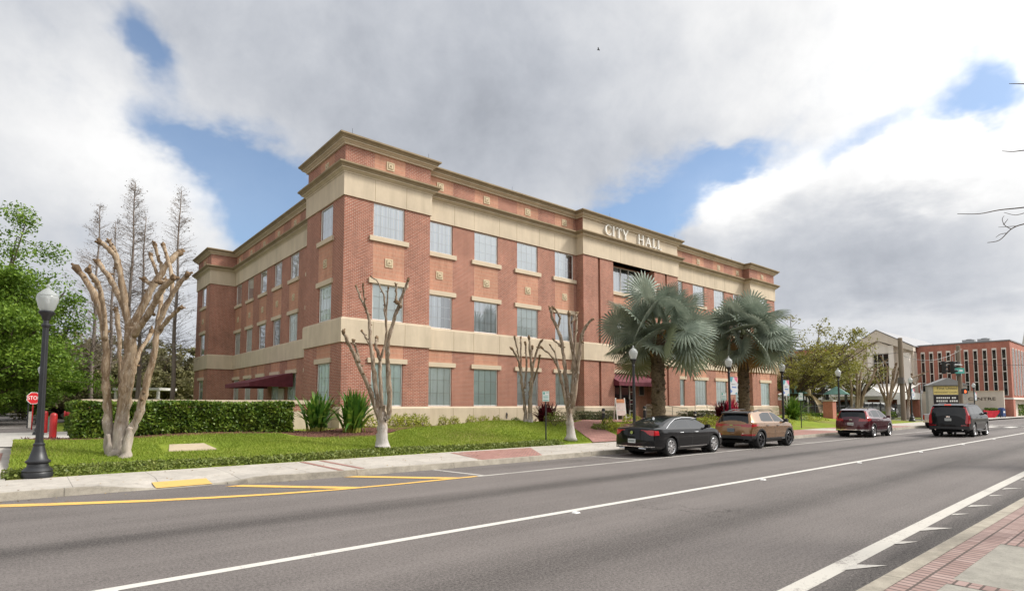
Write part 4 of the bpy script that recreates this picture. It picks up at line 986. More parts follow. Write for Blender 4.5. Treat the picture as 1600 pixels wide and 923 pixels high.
def suv_paint(kind):
    def f(x, y, z, zn):
        if kind == 'kia':
            if x < -1.55 and .93 < z < 1.05 and y > .44 and z > .93 + max(0, (x + 1.95)) * .14: return 'tail'
            if x < -1.9 and .985 < z < 1.03 and y <= .44: return 'bar'
            if x < -1.85 and .56 < z < .63 and y > .45: return 'refl'
            if x < -1.6 and z < .56: return 'trim'
            if zn == 2 and -.9 < x < .9 and .36 < z < .385: return 'chrome'
            if x > 1.75 and .78 < z < .95 and y > .45: return 'head'
        if kind == 'crv':
            if x < -1.70 and .93 < z < 1.07 and y > .42 and z > .93 + max(0, (x + 2.1)) * .25: return 'tail'
            if x < -1.80 and 1.06 < z < 1.50 and y > .60 and zn in (5, 6, 7): return 'tail'
            if x < -2.0 and .40 < z < .47: return 'chrome'
            if x < -1.6 and z < .40: return 'trim'
            if x > 1.75 and .78 < z < .95 and y > .45: return 'head'
        if kind == 'big':
            if x < -2.42 and .78 < z < 1.74 and y > .80 - .10 * sst((z - 1.25) / .5) and zn >= 2: return 'tail'
            if x < -2.2 and z < .62: return 'trim'
            if x < -2.5 and .66 < z < .71 and y > .6: return 'refl'
            if x > 2.3 and .85 < z < 1.1 and y > .5: return 'head'
        if kind == 'truck':
            if x < -2.85 and .68 < z < 1.08 and y > .82: return 'tail'
            if x < -2.8 and z < .62: return 'chrome'
        if kind == 'van':
            if x > 2.0 and .7 < z < .9 and y > .5: return 'head'
        return None
    return f
def spoiler(x0, x1, z, w, m):
    def f(root, pl, hw, L):
        pl(MB().add([(x0, -w, z - .02), (x0, w, z - .02), (x1, w - .02, z + .05), (x1, -w + .02, z + .05), (x0 + .02, -w, z - .06), (x0 + .02, w, z - .06), (x1 + .05, w - .02, z - .05), (x1 + .05, -w + .02, z - .05)],
            [(0, 1, 2, 3), (0, 4, 5, 1), (4, 7, 6, 5), (0, 3, 7, 4), (1, 5, 6, 2)]), 'spoiler', m)
        for s in (1, -1): pl(MB().tube([(-L * .30, s * (hw - .33), z + .05), (-L * .2, s * (hw - .33), z + .12), (L * .02, s * (hw - .33), z + .11), (L * .08, s * (hw - .33), z + .03)], .018, 6), 'roof_rail', 'trim_black')
    return f
car('parked_suv', 'bronze parked crossover with dark wheels and black wheel arch cladding, behind the black sedan', 'car', dict(L=4.48, W=1.86, belt=1.08, R=.365, wheels=(-1.34, 1.33), colour='car_bronze', spokes=5, rim='rim_dark', arch=.07, clad=.44, tumble=.27, clear=.26,
    top=[(-2.24, .42), (-2.24, .72), (-2.21, .92), (-2.16, 1.06), (-2.10, 1.15), (-1.95, 1.36), (-1.84, 1.51), (-1.70, 1.575), (-1.2, 1.62), (-.5, 1.64), (.0, 1.625), (.38, 1.55), (.80, 1.34), (1.20, 1.13), (1.75, 1.04), (2.05, .92), (2.20, .72), (2.24, .5), (2.24, .32)],
    side=[[(-1.22, 1.19), (-.98, 1.15), (-.12, 1.14), (-.15, 1.54), (-.70, 1.54), (-1.10, 1.46)], [(-.06, 1.14), (.92, 1.12), (.45, 1.45), (.2, 1.53), (-.09, 1.54)]],
    ws=(.32, 1.12), rw=(-2.08, -1.86), rwm=.10, seams=(-1.02, -.09, 1.0), handles=((-.78, .98), (.18, .97)), mirror=(.86, 1.10), mirror_mat='trim_black', plate=(-2.26, .79), plate_m='plate_dark', badge=(-2.19, 1.0, .07, .022), paint=suv_paint('kia'), handle_mat='trim_black', extra=spoiler(-1.98, -1.6, 1.55, .60, 'trim_black')), (25.62, 12.93, 0))
car('parked_suv', 'dark maroon parked crossover with upright tail lights, by the lawn beyond the brick building', 'car', dict(L=4.6, W=1.86, belt=1.08, R=.36, wheels=(-1.38, 1.29), colour='car_maroon', spokes=10, arch=.05, clad=.42, tumble=.26, clear=.26, trim='trim_grey',
    top=[(-2.30, .40), (-2.30, .75), (-2.26, .98), (-2.18, 1.13), (-2.08, 1.30), (-1.95, 1.52), (-1.80, 1.61), (-1.2, 1.66), (-.4, 1.685), (.05, 1.67), (.42, 1.59), (.85, 1.37), (1.25, 1.14), (1.8, 1.03), (2.12, .90), (2.27, .7), (2.30, .5), (2.30, .32)],
    side=[[(-1.85, 1.25), (-1.33, 1.18), (-1.35, 1.50), (-1.6, 1.45)], [(-1.27, 1.17), (-.16, 1.14), (-.18, 1.56), (-.70, 1.57), (-1.27, 1.52)], [(-.1, 1.14), (.95, 1.12), (.48, 1.48), (.22, 1.55), (-.12, 1.57)]],
    ws=(.36, 1.17), rw=(-2.15, -1.93), rwm=.07, seams=(-1.05, -.13, 1.0), handles=((-.82, .98), (.14, .97)), mirror=(.88, 1.10), plate=(-2.33, .78), badge=(-2.26, 1.02, .07, .03), paint=suv_paint('crv'), extra=spoiler(-2.06, -1.7, 1.585, .62, 'car_maroon')), (38.75, 12.75, 0))
def big_extra(root, pl, hw, L):
    spoiler(-2.55, -2.1, 1.86, .74, 'car_charcoal')(root, pl, hw, L)
    pl(MB().box(-2.60, -2.54, -.16, .16, 1.85, 1.90), 'brake_light', 'brake_lit')
    for s in (1, -1): pl(MB().box(-.95, .95, s * (hw + .02) - .07, s * (hw + .02) + .07, .33, .37), 'running_board', 'chrome')
car('large_suv', 'large black SUV with tall red tail lights driving in the lane', 'car', dict(L=5.38, W=2.06, belt=1.25, R=.41, wheels=(-1.52, 1.55), colour='car_charcoal', spokes=12, rim='rim_silver', tumble=.19, clear=.30, bowr=.10,
    top=[(-2.69, .45), (-2.69, .75), (-2.66, .95), (-2.63, 1.15), (-2.58, 1.40), (-2.51, 1.66), (-2.44, 1.82), (-2.3, 1.885), (-1.6, 1.935), (-.5, 1.95), (.3, 1.93), (.68, 1.84), (1.05, 1.60), (1.40, 1.36), (2.2, 1.25), (2.52, 1.12), (2.66, .9), (2.69, .6), (2.69, .38)],
    side=[[(-2.25, 1.36), (-1.30, 1.34), (-1.30, 1.78), (-2.05, 1.76)], [(-1.20, 1.34), (-.06, 1.32), (-.08, 1.81), (-1.18, 1.79)], [(.02, 1.32), (1.05, 1.31), (.62, 1.66), (.4, 1.79), (0, 1.81)]],
    ws=(.62, 1.34), rw=(-2.61, -2.47), rwm=.07, seams=(-1.12, -.02, 1.1), handles=((-.9, 1.13), (.22, 1.12)), mirror=(.98, 1.30), plate=(-2.70, 1.02), badge=(-2.655, 1.18, .09, .045), paint=suv_paint('big'), tail='tail_red_bright', extra=big_extra), (43.9, 9.2, 0))
def truck_extra(root, pl, hw, L):
    pl(MB().box(-2.8, -1.25, -hw + .14, hw - .14, 1.06, 1.105), 'bed_floor', 'under_black')
    pl(MB().box(-2.98, -2.86, -hw + .12, hw - .12, .50, .66), 'bumper', 'chrome')
car('pickup_truck', 'white pickup truck parked at the kerb beyond the large black SUV', 'truck', dict(L=5.9, W=2.0, belt=1.10, R=.40, wheels=(-1.85, 1.85), colour='car_silver', spokes=6, tumble=.22, clear=.36, bowr=.04,
    top=[(-2.95, .5), (-2.95, .9), (-2.945, 1.13), (-2.90, 1.15), (-2.5, 1.15), (-1.30, 1.15), (-1.16, 1.20), (-1.05, 1.6), (-.98, 1.84), (-.7, 1.90), (.3, 1.90), (.65, 1.80), (1.3, 1.25), (2.4, 1.15), (2.85, 1.0), (2.95, .7), (2.95, .42)],
    side=[[(-.95, 1.25), (-.1, 1.22), (-.1, 1.76), (-.85, 1.74)], [(0, 1.22), (.98, 1.2), (.55, 1.6), (.35, 1.75), (0, 1.77)]],
    ws=(.6, 1.25), rw=(-1.15, -1.0), rwm=.12, seams=(-1.2, -.05, 1.0), handles=((-.75, 1.02), (.2, 1.02)), mirror=(.95, 1.25), plate=(-2.98, .73), paint=suv_paint('truck'), tail='tail_red', extra=truck_extra), (58.0, 13.0, 0))
car('parked_van', 'white van parked in front of the church porch', 'van', dict(L=5.0, W=1.95, belt=1.15, R=.36, wheels=(-1.5, 1.5), colour='car_white', spokes=6, tumble=.2, clear=.26,
    top=[(-2.5, .4), (-2.5, .8), (-2.48, 1.2), (-2.42, 1.7), (-2.3, 1.88), (-1.5, 1.93), (.6, 1.9), (1.0, 1.75), (1.6, 1.25), (2.2, 1.08), (2.45, .8), (2.5, .5), (2.5, .3)],
    side=[[(-2.2, 1.25), (-1.0, 1.25), (-1.0, 1.72), (-2.1, 1.72)], [(-.9, 1.25), (.2, 1.25), (.2, 1.74), (-.9, 1.74)], [(.3, 1.25), (1.25, 1.22), (.9, 1.6), (.7, 1.72), (.3, 1.74)]],
    ws=(.95, 1.55), rw=(-2.46, -2.36), seams=(-.95, .25, 1.3), handles=((-.7, 1.05), (.5, 1.05)), mirror=(1.2, 1.2), plate=(-2.52, .8), paint=suv_paint('van')), tuple(at(1372, 634, 84).xy) + (.3,), R(-90))
# ------------------------------------------------------------------ street furniture
def lamp_parts(root):
    base = MB(); base.lathe([(.30, 0), (.30, .10), (.285, .13), (.30, .16), (.27, .20), (.215, .25), (.20, .32), (.245, .36), (.245, .39), (.185, .44), (.135, .62), (.105, .74), (.115, .76), (.115, .79), (.085, .82), (.083, .86)], 20)
    base.build('base', 'metal_black', root, True, local=True, angle=35)
    p = MB(); p.lathe([(.078, .84), (.062, 3.62)], 24, flute=.07); p.lathe([(.075, 3.60), (.09, 3.63), (.09, 3.66), (.065, 3.69)], 16); p.build('pole', 'metal_black', root, False, local=True)
    c = MB(); c.lathe([(.06, 3.68), (.055, 3.76), (.085, 3.80), (.10, 3.87), (.155, 3.93), (.165, 3.97), (.13, 4.0)], 16); c.build('luminaire_collar', 'metal_black', root, True, local=True, angle=35)
    g = MB(); g.lathe([(.125, 3.99), (.165, 4.06), (.215, 4.26), (.222, 4.32), (.205, 4.36), (.215, 4.375), (.19, 4.41), (.11, 4.50), (.035, 4.555), (.03, 4.59), (.045, 4.615), (.012, 4.66)], 16)
    g.build('globe', 'lamp_glass', root, True, local=True, angle=30)
    MB().lathe([(.03, 4.0), (.03, 4.15), (.05, 4.17), (.05, 4.32), (.01, 4.35)], 10).build('bulb', 'lens_lamp', root, True, local=True)
def banner(root, k):
    a = MB(); a.tube([(0, 0, 3.40), (.80, 0, 3.40)], .014, 6).tube([(0, 0, 2.32), (.80, 0, 2.32)], .014, 6); a.build('banner_arm', 'metal_black', root, local=True)
    b = MB(); x0, x1, z0, z1 = .10, .78, 2.33, 3.39
    b.box(x0, x1, -.006, .006, z0, z1, 0)
    tri = lambda P, m, d=.0075: [b.add([(x, s * d, z) for x, z in P], [tuple(range(len(P)))], m) for s in (1, -1)]
    tri([(x0, z1), (x0 + .3, z1), (x0 + .12, z1 - .33), (x0, z1 - .25)], 1); tri([(x1, z1), (x1 - .34, z1), (x1 - .2, z1 - .2), (x1, z1 - .34)], 2); tri([(x0, z0 + .35), (x0 + .2, z0 + .2), (x0, z0 + .08)], 3); tri([(x1, z0 + .02), (x1 - .3, z0 + .04), (x1 - .1, z0 + .16)], 1)
    tri([(x0 + .15, z0 + .42), (x1 - .1, z0 + .40), (x1 - .12, z0 + .48), (x0 + .16, z0 + .50)], 3, .0078); tri([(x0 + .1, z0 + .60), (x1 - .2, z0 + .60), (x1 - .22, z0 + .64), (x0 + .11, z0 + .64)], 4, .0078)
    b.build('banner', ['banner_grey', 'banner_teal', 'banner_pink', 'banner_blue', 'trim_grey'], root, local=True)
lamps = [((.25, 17.85), 'tall black street lamp with frosted acorn globe at the lawn corner, nearest and largest', 0), ((22.9, 17.75), 'black street lamp with acorn globe between the black sedan and the larger palm', 0),
         ((32.3, 17.9), 'black street lamp with a colourful banner in front of the second palm trunk', 1), ((39.3, 17.9), 'black street lamp with a colourful banner just past the brick building', 1),
         ((50.1, 18.3), 'black street lamp without banner standing behind the maroon crossover', 0), ((70.2, 18.7), 'black street lamp with banner beside the tall wooden utility pole', 1),
         ((95.7, 18.4), 'black street lamp with banner right of the church sign', 1), ((123, 19.4), 'black street lamp with banner above the blue mailbox, farthest along the street', 1)]
for i, ((x, y), lab, b) in enumerate(lamps):
    r_ = thing('street_lamp', lab, 'street lamp', (x, y, hz(x, y) if x < 57 else .15), R(-8 if b else 0), 'black acorn street lamps along the pavement')
    if i == 0: lamp_parts(r_); L0 = r_
    else:
        for ch in L0.children: c = ch.copy(); COL.objects.link(c); c.parent = r_
    if b: banner(r_, i)
for i, (px, py, t, lab) in enumerate([(66, 572, 27, 'short grey street lamp half hidden behind the tall lamp post'), (62, 607, 44, 'far grey street lamp below the oak tree at the side street'), (1292, 602, 64, 'small far street lamp inside the playground')]):
    p = at(px, py, t); zb = .45 if i < 2 else .4; r_ = thing('street_lamp', lab, 'street lamp', (p.x, p.y, zb), 0, 'distant street lamps'); s = (p.z - zb) / 4.5
    for ch in L0.children: c = ch.copy(); COL.objects.link(c); c.parent = r_
    r_.scale = (min(.8, s),) * 2 + (s,)
# signs
def text_mesh(txt, size, m, parent, loc, rot, name='lettering', depth=.004, align='CENTER'):
    cu = bpy.data.curves.new(name, 'FONT'); cu.body = txt; cu.size = size; cu.extrude = depth; cu.align_x = align; cu.align_y = 'CENTER'
    o = bpy.data.objects.new('tmp', cu); me = bpy.data.meshes.new_from_object(o); bpy.data.objects.remove(o); me.name = name; me.materials.clear(); me.materials.append(MATS[m])
    o = bpy.data.objects.new(name, me); COL.objects.link(o); o.parent = parent; o.location = loc; o.rotation_euler = rot; return o
TOCAM = HEAD - R(90)   # rz that turns a -Y facing thing towards the camera
st = thing('stop_sign', 'red octagonal stop sign on a red post at the side street', 'sign', tuple(at(50, 660, 33).xy) + (.40,), R(24))
MB().tube([(0, .02, 0), (0, .02, 1.75)], .035, 8).build('post', 'red_paint', st, local=True)
o8 = lambda r, y0, y1: MB().prism([(r * math.cos(R(22.5 + 45 * k)), 1.86 + r * math.sin(R(22.5 + 45 * k))) for k in range(8)], y0, y1, 'xz')
o8(.36, -.03, -.02).build('rim', 'sign_white', st, local=True); pn_ = o8(.335, -.034, -.0305).build('sign_panel', 'sign_red', st, local=True)
text_mesh('STOP', .30, 'sign_white', pn_, (0, -.037, 1.86), (R(90), 0, 0)).scale = (.82, 1, 1)
for i, (x, y) in enumerate(((.77, 27.7), (.68, 36.4))):
    b = thing('bollard', ['thick red steel bollard with rounded top, nearer one on the driveway', 'red steel bollard farther back, partly hidden by the lamp post'][i], 'bollard', (x, y, .47), 0, 'red bollards on the driveway')
    MB().lathe([(.115, 0), (.115, 1.0), (.10, 1.06), (.06, 1.095), (.001, 1.11)], 16).build('post', 'red_paint', b, True, local=True, angle=35); MB().lathe([(.19, 0), (.17, .03)], 16).build('base_ring', 'concrete_plain', b, local=True)
fp = thing('fire_pipe', 'red bent fire service pipe rising at the hedge end', 'pipe', (1.75, 35.5, .47))
MB().tube([(.45, 0, 0), (.45, 0, .72), (.42, 0, .86), (.30, 0, .95), (.0, 0, .97), (-.35, 0, .97)], .10, 10).build('pipe', 'red_paint', fp, True, local=True); MB().lathe([(.15, 0), (.15, .05)], 12, (.45, 0, .01)).lathe([(.14, -.38), (.14, -.33)], 12, (0, 0, .97), 0, 'x').build('flange', 'red_paint', fp, local=True)
p = at(69, 655, 33); ub = thing('utility_box', 'small green utility box on the grass behind the lamp post', 'utility box', (p.x, p.y, .4)); MB().box(-.3, .3, -.25, .25, 0, .7).build('cabinet', 'utility_green', ub, local=True); MB().box(-.33, .33, -.28, .28, .7, .76).build('lid', 'utility_green', ub, local=True)
p = at(47, 655, 36); up = thing('marker_post', 'short white concrete post on the grass strip by the side street', 'post', (p.x, p.y, .4)); MB().box(-.1, .1, -.1, .1, 0, 1.0).build('post', 'concrete_plain', up, local=True); MB().box(-.12, .12, -.12, .12, 1.0, 1.05).build('cap', 'concrete_plain', up, local=True)
p = at(43, 655, 35); up = thing('sign_pole', 'thin black pole standing left of the red stop sign', 'pole', (p.x, p.y, .4)); MB().tube([(0, 0, 0), (0, 0, 2.0)], .035, 8).build('post', 'metal_black', up, local=True); MB().lathe([(.05, 2.0), (.05, 2.04), (.01, 2.1)], 8).build('cap', 'metal_black', up, local=True)
lid = thing('utility_slab', 'flat pale concrete utility lid set in the lawn', 'slab', (4.05, 21.2, hz(4.05, 21.2) - .03)); MB().add([(-.62, -.55, 0), (.72, -.6, 0), (.60, .62, .12), (-.42, .62, .12), (-.64, -.57, -.1), (.74, -.62, -.1), (.62, .64, -.02), (-.44, .64, -.02)], [(0, 1, 2, 3), (0, 4, 5, 1), (1, 5, 6, 2), (2, 6, 7, 3), (3, 7, 4, 0)]).build('lid', 'concrete_lid', lid, local=True)
def parking_sign(name, label, loc, h, rz, ph=.46):
    s = thing(name, label, 'sign', loc, rz, 'parking signs along the kerb')
    MB().tube([(0, 0, 0), (0, 0, h)], .032, 8).build('post', 'metal_black', s, local=True)
    MB().box(-.155, .155, -.045, -.034, h - ph, h).build('rim', 'sign_green', s, local=True); pn_ = MB().box(-.145, .145, -.048, -.0455, h - ph + .01, h - .01).build('sign_panel', 'sign_white', s, local=True)
    d = MB(); d.box(-.12, -.04, -.0505, -.0485, h - .15, h - .04, 0); d.box(-.01, .12, -.0505, -.0485, h - .08, h - .05, 0)
    for k in range(3): d.box(-.11, .11, -.0505, -.0485, h - .215 - .06 * k, h - .19 - .06 * k, 0)
    d.box(-.12, .12, -.0505, -.0485, h - ph + .035, h - ph + .075, 0); d.build('sign_marks', 'sign_teal', pn_, local=True)
p = (17.65, 18.55); parking_sign('parking_sign', 'white and green parking sign on a thin black post left of the tall bare myrtle', p + (hz(*p),), 2.28, TOCAM)
parking_sign('parking_sign', 'white parking sign before the building window beside the pink leaved shrub', tuple(at(1131, 640, 33.5).xy) + (.35,), 2.25, TOCAM)
parking_sign('parking_sign', 'pale green parking sign on a thin black post on the lawn behind the bronze crossover', (43.0, 18.3, .2), 2.55, TOCAM, .55)
# entrance: bollard lights, railings, A board
for i, (px, py, t) in enumerate(((943, 652, 32.6), (1007, 645, 36.5), (1086, 650, 36.0))):
    p = at(px, py, t); b = thing('bollard_light', ['black bollard light at the left of the brick walk', 'black bollard light beside the entrance ramp', 'black bollard light in the shrubs right of the entrance'][i], 'bollard light', (p.x, p.y, hz(p.x, p.y) - .02), 0, 'black bollard lights by the entrance')
    MB().lathe([(.09, 0), (.09, .82)], 14).lathe([(.10, .93), (.10, 1.02), (.07, 1.08), (.001, 1.10)], 14).build('post', 'metal_black', b, True, local=True, angle=35); MB().lathe([(.075, .82), (.09, .85), (.075, .875), (.09, .9), (.075, .93)], 14).build('louvre', 'rail_metal', b, local=True)
def railing(label, P, posts, h=.95):
    r_ = thing('handrail', label, 'railing', tuple(P[0])); top = [(q[0], q[1], q[2] + h) for q in P]; mid = [(q[0], q[1], q[2] + h * .62) for q in P]; low = [(q[0], q[1], q[2] + h * .28) for q in P]
    MB().tube(top, .026, 8).build('top_rail', 'rail_metal', r_); MB().tube(mid, .018, 6).tube(low, .018, 6).build('lower_rail', 'rail_metal', r_)
    for q in posts: MB().tube([q, (q[0], q[1], q[2] + h)], .024, 8).build('post', 'rail_metal', r_)
g = .93
railing('bent metal handrail with sloping rails by the entrance ramp', [(35.3, 26.2, g), (36.3, 25.7, g - .02), (37.9, 24.9, g - .22), (38.3, 24.7, g - .25)], [(35.3, 26.2, g), (36.3, 25.7, g - .02), (37.2, 25.25, g - .12), (38.3, 24.7, g - .25)])
railing('thin metal handrail above the shrubs under the ground floor windows', [(40.2, 25.2, .9), (41.6, 25.0, .9), (43.2, 24.3, .70), (43.6, 24.1, .68)], [(40.2, 25.2, .9), (41.6, 25.0, .9), (43.6, 24.1, .68)])
p = at(969, 655, 37.5); ab = thing('notice_board', 'white folding notice board standing beside the entrance doors', 'sign board', (p.x, p.y, .88), TOCAM + R(15))
f = MB()
for s in (1, -1): f.add([(-.34, s * .28, 0), (-.28, s * .28, 0), (-.28, s * .03, 1.45), (-.34, s * .03, 1.45), (.28, s * .28, 0), (.34, s * .28, 0), (.34, s * .03, 1.45), (.28, s * .03, 1.45), (-.34, s * .24, 0), (-.28, s * .24, 0), (-.28, s * .0, 1.45), (-.34, s * .0, 1.45), (.28, s * .24, 0), (.34, s * .24, 0), (.34, 0, 1.45), (.28, 0, 1.45)], [(0, 1, 2, 3), (4, 5, 6, 7), (0, 3, 11, 8), (5, 13, 14, 6)])
f.box(-.30, .30, -.17, -.15, .62, .68); f.build('frame', 'white_paint', ab, local=True)
q = MB()
for z0, z1, m in ((.30, .62, 0), (.66, 1.36, 0), (1.12, 1.36, 1)):
    o_ = .006 if m else 0; yy = lambda z: -.285 + .172 * z - o_
    q.add([(-.29, yy(z0), z0), (.29, yy(z0), z0), (.29, yy(z1), z1), (-.29, yy(z1), z1)], [(0, 1, 2, 3)], m)
q.build('poster', ['poster_pale', 'poster_orange'], ab, local=True)
# ------------------------------------------------------------------ trees
RN = random.Random(11); NR = np.random.default_rng(7)
def smooth_path(P, n=4):
    out = []
    for i in range(len(P) - 1):
        p0, p1, p2, p3 = P[max(0, i - 1)], P[i], P[i + 1], P[min(len(P) - 1, i + 2)]
        for k in range(n):
            t = k / n; out.append(.5 * ((2 * p1) + (-p0 + p2) * t + (2 * p0 - 5 * p1 + 4 * p2 - p3) * t * t + (-p0 + 3 * p1 - 3 * p2 + p3) * t ** 3))
    out.append(P[-1]); return out
WK = .74
def pollard(name, label, base_px, t, z0, branches, unit, org, bark, group, seed, foot):
    """pollarded tree: limb polylines read off the photo, given depth and thickness"""
    rr = random.Random(seed); fwd = Vector((fu, fv, 0))
    to = lambda x, y: at(org[0] + x / unit, org[1] + y / unit, t)
    b0 = to(*base_px); root = thing(name, label, 'tree', (b0.x, b0.y, z0), 0, group)
    m = t / F / unit; trunk = MB()
    for br in branches:
        pts = br[0]; r0, r1 = br[1] * m / 2 * WK, br[2] * m / 2 * (.5 + .5 * WK); tip = br[3] if len(br) > 3 else True; d0 = br[4] if len(br) > 4 else 0; d1 = rr.uniform(-.9, .9) if len(br) < 6 else br[5]
        P = [to(*q) for q in pts]; n = len(P)
        if not tip and pts[0][1] >= foot: d1 = d0
        P = [at(org[0] + q[0] / unit, org[1] + q[1] / unit, t + d0 + (d1 - d0) * (i / (n - 1)) ** 1.3) for i, q in enumerate(pts)]
        if pts[0][1] >= foot: P[0].z = z0 - .08
        P = smooth_path(P, 5); N = len(P)
        P = [p + Vector((rr.gauss(0, 1), rr.gauss(0, 1), rr.gauss(0, 1))) * .012 for p in P]
        rad = [(r0 + (r1 - r0) * (i / (N - 1)) ** .8) * (1 + rr.uniform(-.13, .20)) for i in range(N)]
        if pts[0][1] >= foot: rad[0] *= 1.35; rad[1] *= 1.18
        trunk.tube(P, rad, 10)
        if tip:
            d = (P[-1] - P[-4]).normalized(); R1 = rad[-1]
            trunk.tube([P[-2] - d * R1 * .5, P[-1] - d * R1 * .2, P[-1] + d * R1 * .6, P[-1] + d * R1 * 1.1], [R1 * 1.0, R1 * 1.3, R1 * 1.4, R1 * .8], 8, 1)
            for k in range(rr.randint(2, 5)):
                e = (d * .8 + Vector((rr.gauss(0, 1), rr.gauss(0, 1), rr.gauss(0, .7))) * .7).normalized()
                trunk.tube([P[-1] + d * R1 * rr.uniform(-.6, .6), P[-1] + d * R1 * .5 + e * R1 * rr.uniform(1.3, 2.4)], [R1 * .6, R1 * rr.uniform(.35, .6)], 6, 1)
            for k in range(rr.randint(1, 4)):
                i = rr.randrange(N // 3, N - 2); e = Vector((rr.gauss(0, 1), rr.gauss(0, 1), rr.gauss(.2, .6))).normalized()
                trunk.tube([P[i], P[i] + e * (rad[i] + rr.uniform(.03, .09))], [rad[i] * .7, rad[i] * .35], 6, 1)
    trunk.build('trunk', [bark, 'bark_cut'], root, True)
    return root
G_ = 'pollarded bare crape myrtles'
pollard('crape_myrtle', 'largest bare pollarded myrtle with many pale stems in the left lawn', (340, 858), 17.0, .36, [
    ([(338, 862), (341, 830), (346, 770), (352, 715)], 84, 18, False, .0), ([(362, 862), (368, 820), (376, 770)], 40, 14, False, -.25), ([(318, 862), (316, 830), (312, 790)], 34, 12, False, -.2), ([(322, 862), (312, 790), (308, 690), (305, 600), (300, 480), (268, 382), (222, 312)], 36, 17, True, 0, -.5),
    ([(304, 520), (300, 430), (282, 355), (252, 318)], 18, 14, True, -.3, -1.2), ([(345, 862), (352, 740), (366, 640), (375, 550), (378, 480)], 52, 34, False, 0), ([(378, 500), (352, 410), (316, 340), (284, 295)], 26, 15, True, 0, .5),
    ([(376, 500), (358, 400), (341, 300), (320, 262), (288, 237)], 26, 15, True, 0, -.5), ([(338, 300), (333, 265), (316, 236)], 13, 12, True, -.3, -.2), ([(378, 490), (410, 425), (450, 350), (490, 292), (518, 266)], 30, 16, True, 0, .7),
    ([(440, 362), (416, 345)], 15, 12, True, .2, .3), ([(457, 338), (446, 305), (433, 272)], 13, 11, True, .4, .7), ([(468, 325), (460, 290), (446, 245)], 12, 11, True, .4, .2), ([(385, 505), (425, 450), (462, 380), (500, 342)], 28, 15, True, 0, -.8), ([(462, 372), (478, 352), (462, 352)], 12, 11, True, -.5, -.6),
    ([(366, 862), (374, 790), (400, 735), (420, 660), (445, 560), (460, 470), (500, 385), (542, 330)], 34, 14, True, 0, -.2), ([(498, 392), (492, 310), (471, 244)], 16, 11, True, -.1, .5), ([(452, 505), (488, 458), (523, 424)], 18, 11, True, 0, -.6), ([(455, 470), (466, 400), (478, 350)], 16, 12, True, 0, .9),
    ([(348, 690), (346, 560), (336, 432)], 17, 13, True, .1, .6), ([(374, 640), (402, 560), (438, 494)], 18, 12, True, 0, .9)], 1.847, (0, 250), 'bark_myrtle', G_, 1, 850)
pollard('crape_myrtle', 'pale limed pollarded myrtle before the corner tower of the brick building', (528, 1060), 21.3, .36, [
    ([(528, 1070), (528, 980), (526, 900), (526, 820)], 104, 40, False, 0), ([(512, 910), (470, 775), (420, 650), (370, 540), (330, 450), (292, 378)], 46, 20, True, 0, -.8), ([(392, 560), (375, 490), (352, 434)], 20, 16, True, -.4, -.2),
    ([(520, 900), (492, 720), (470, 560), (455, 400), (450, 310), (432, 245), (396, 172), (372, 104)], 42, 12, True, 0, .4), ([(428, 245), (420, 170), (411, 94)], 15, 10, True, .2, -.3), ([(527, 900), (520, 700), (510, 550), (490, 460), (496, 414)], 34, 18, True, 0, .8), ([(476, 510), (444, 440), (406, 372)], 18, 12, True, .1, .9),
    ([(514, 550), (540, 470), (553, 380), (545, 250), (540, 170), (500, 80), (462, 46)], 22, 9, True, .3, 1.0), ([(547, 320), (558, 200), (563, 112)], 14, 10, True, .7, .4), ([(548, 900), (570, 860), (568, 700), (560, 560), (565, 430), (600, 300), (632, 212), (660, 130), (684, 68)], 50, 16, True, 0, -.5), ([(625, 215), (614, 185), (612, 94)], 18, 11, True, -.3, -.2), ([(612, 250), (640, 225), (622, 205)], 22, 20, True, -.3, -.5)],
    3.846, (460, 420), 'bark_myrtle_limed', G_, 2, 1050)
pollard('crape_myrtle', 'slender twin trunk pollarded myrtle close to the brick wall between two ground floor windows', (609, 594), 31.0, .92, [
    ([(597, 596), (592, 500), (580, 400), (570, 330), (560, 270), (526, 212)], 26, 10, True), ([(564, 290), (558, 230), (540, 152)], 13, 8, True), ([(578, 330), (573, 250), (573, 156)], 13, 9, True), ([(622, 596), (620, 500), (626, 400), (630, 330), (622, 240), (615, 152)], 34, 12, True),
    ([(630, 350), (650, 240), (678, 172)], 18, 13, True), ([(630, 395), (660, 310), (671, 247)], 15, 10, True), ([(594, 420), (602, 290), (598, 184)], 15, 10, True), ([(625, 290), (634, 202)], 13, 10, True)], 3.297, (640, 480), 'bark_myrtle_limed', G_, 3, 590)
pollard('crape_myrtle', 'tall broad pollarded myrtle left of the brick walk to the entrance', (830, 658), 26.6, .36, [
    ([(830, 664), (826, 590), (822, 510), (822, 440)], 66, 24, False, 0), ([(812, 520), (790, 420), (770, 330), (740, 262), (678, 207)], 26, 10, True, 0, -.6), ([(774, 335), (752, 250), (723, 192)], 14, 9, True, -.2, .4), ([(820, 520), (802, 340), (790, 230), (770, 130), (737, 55), (724, 6)], 30, 16, True, 0, .5), ([(764, 105), (775, 55), (745, 5)], 16, 12, True, .4, .2),
    ([(832, 520), (848, 300), (832, 180), (821, 34)], 34, 14, True, 0, -.5), ([(838, 510), (868, 300), (885, 160), (908, 100), (940, 62)], 36, 13, True, 0, -.9), ([(838, 330), (856, 150), (862, 34)], 20, 12, True, 0, .6), ([(790, 215), (768, 190), (742, 165)], 15, 10, True, .2, .7), ([(834, 80), (862, 32)], 14, 12, True, -.3, .1)],
    3.297, (640, 480), 'bark_myrtle_limed', G_, 4, 650)
GR = 'pollarded trees beside the playground'
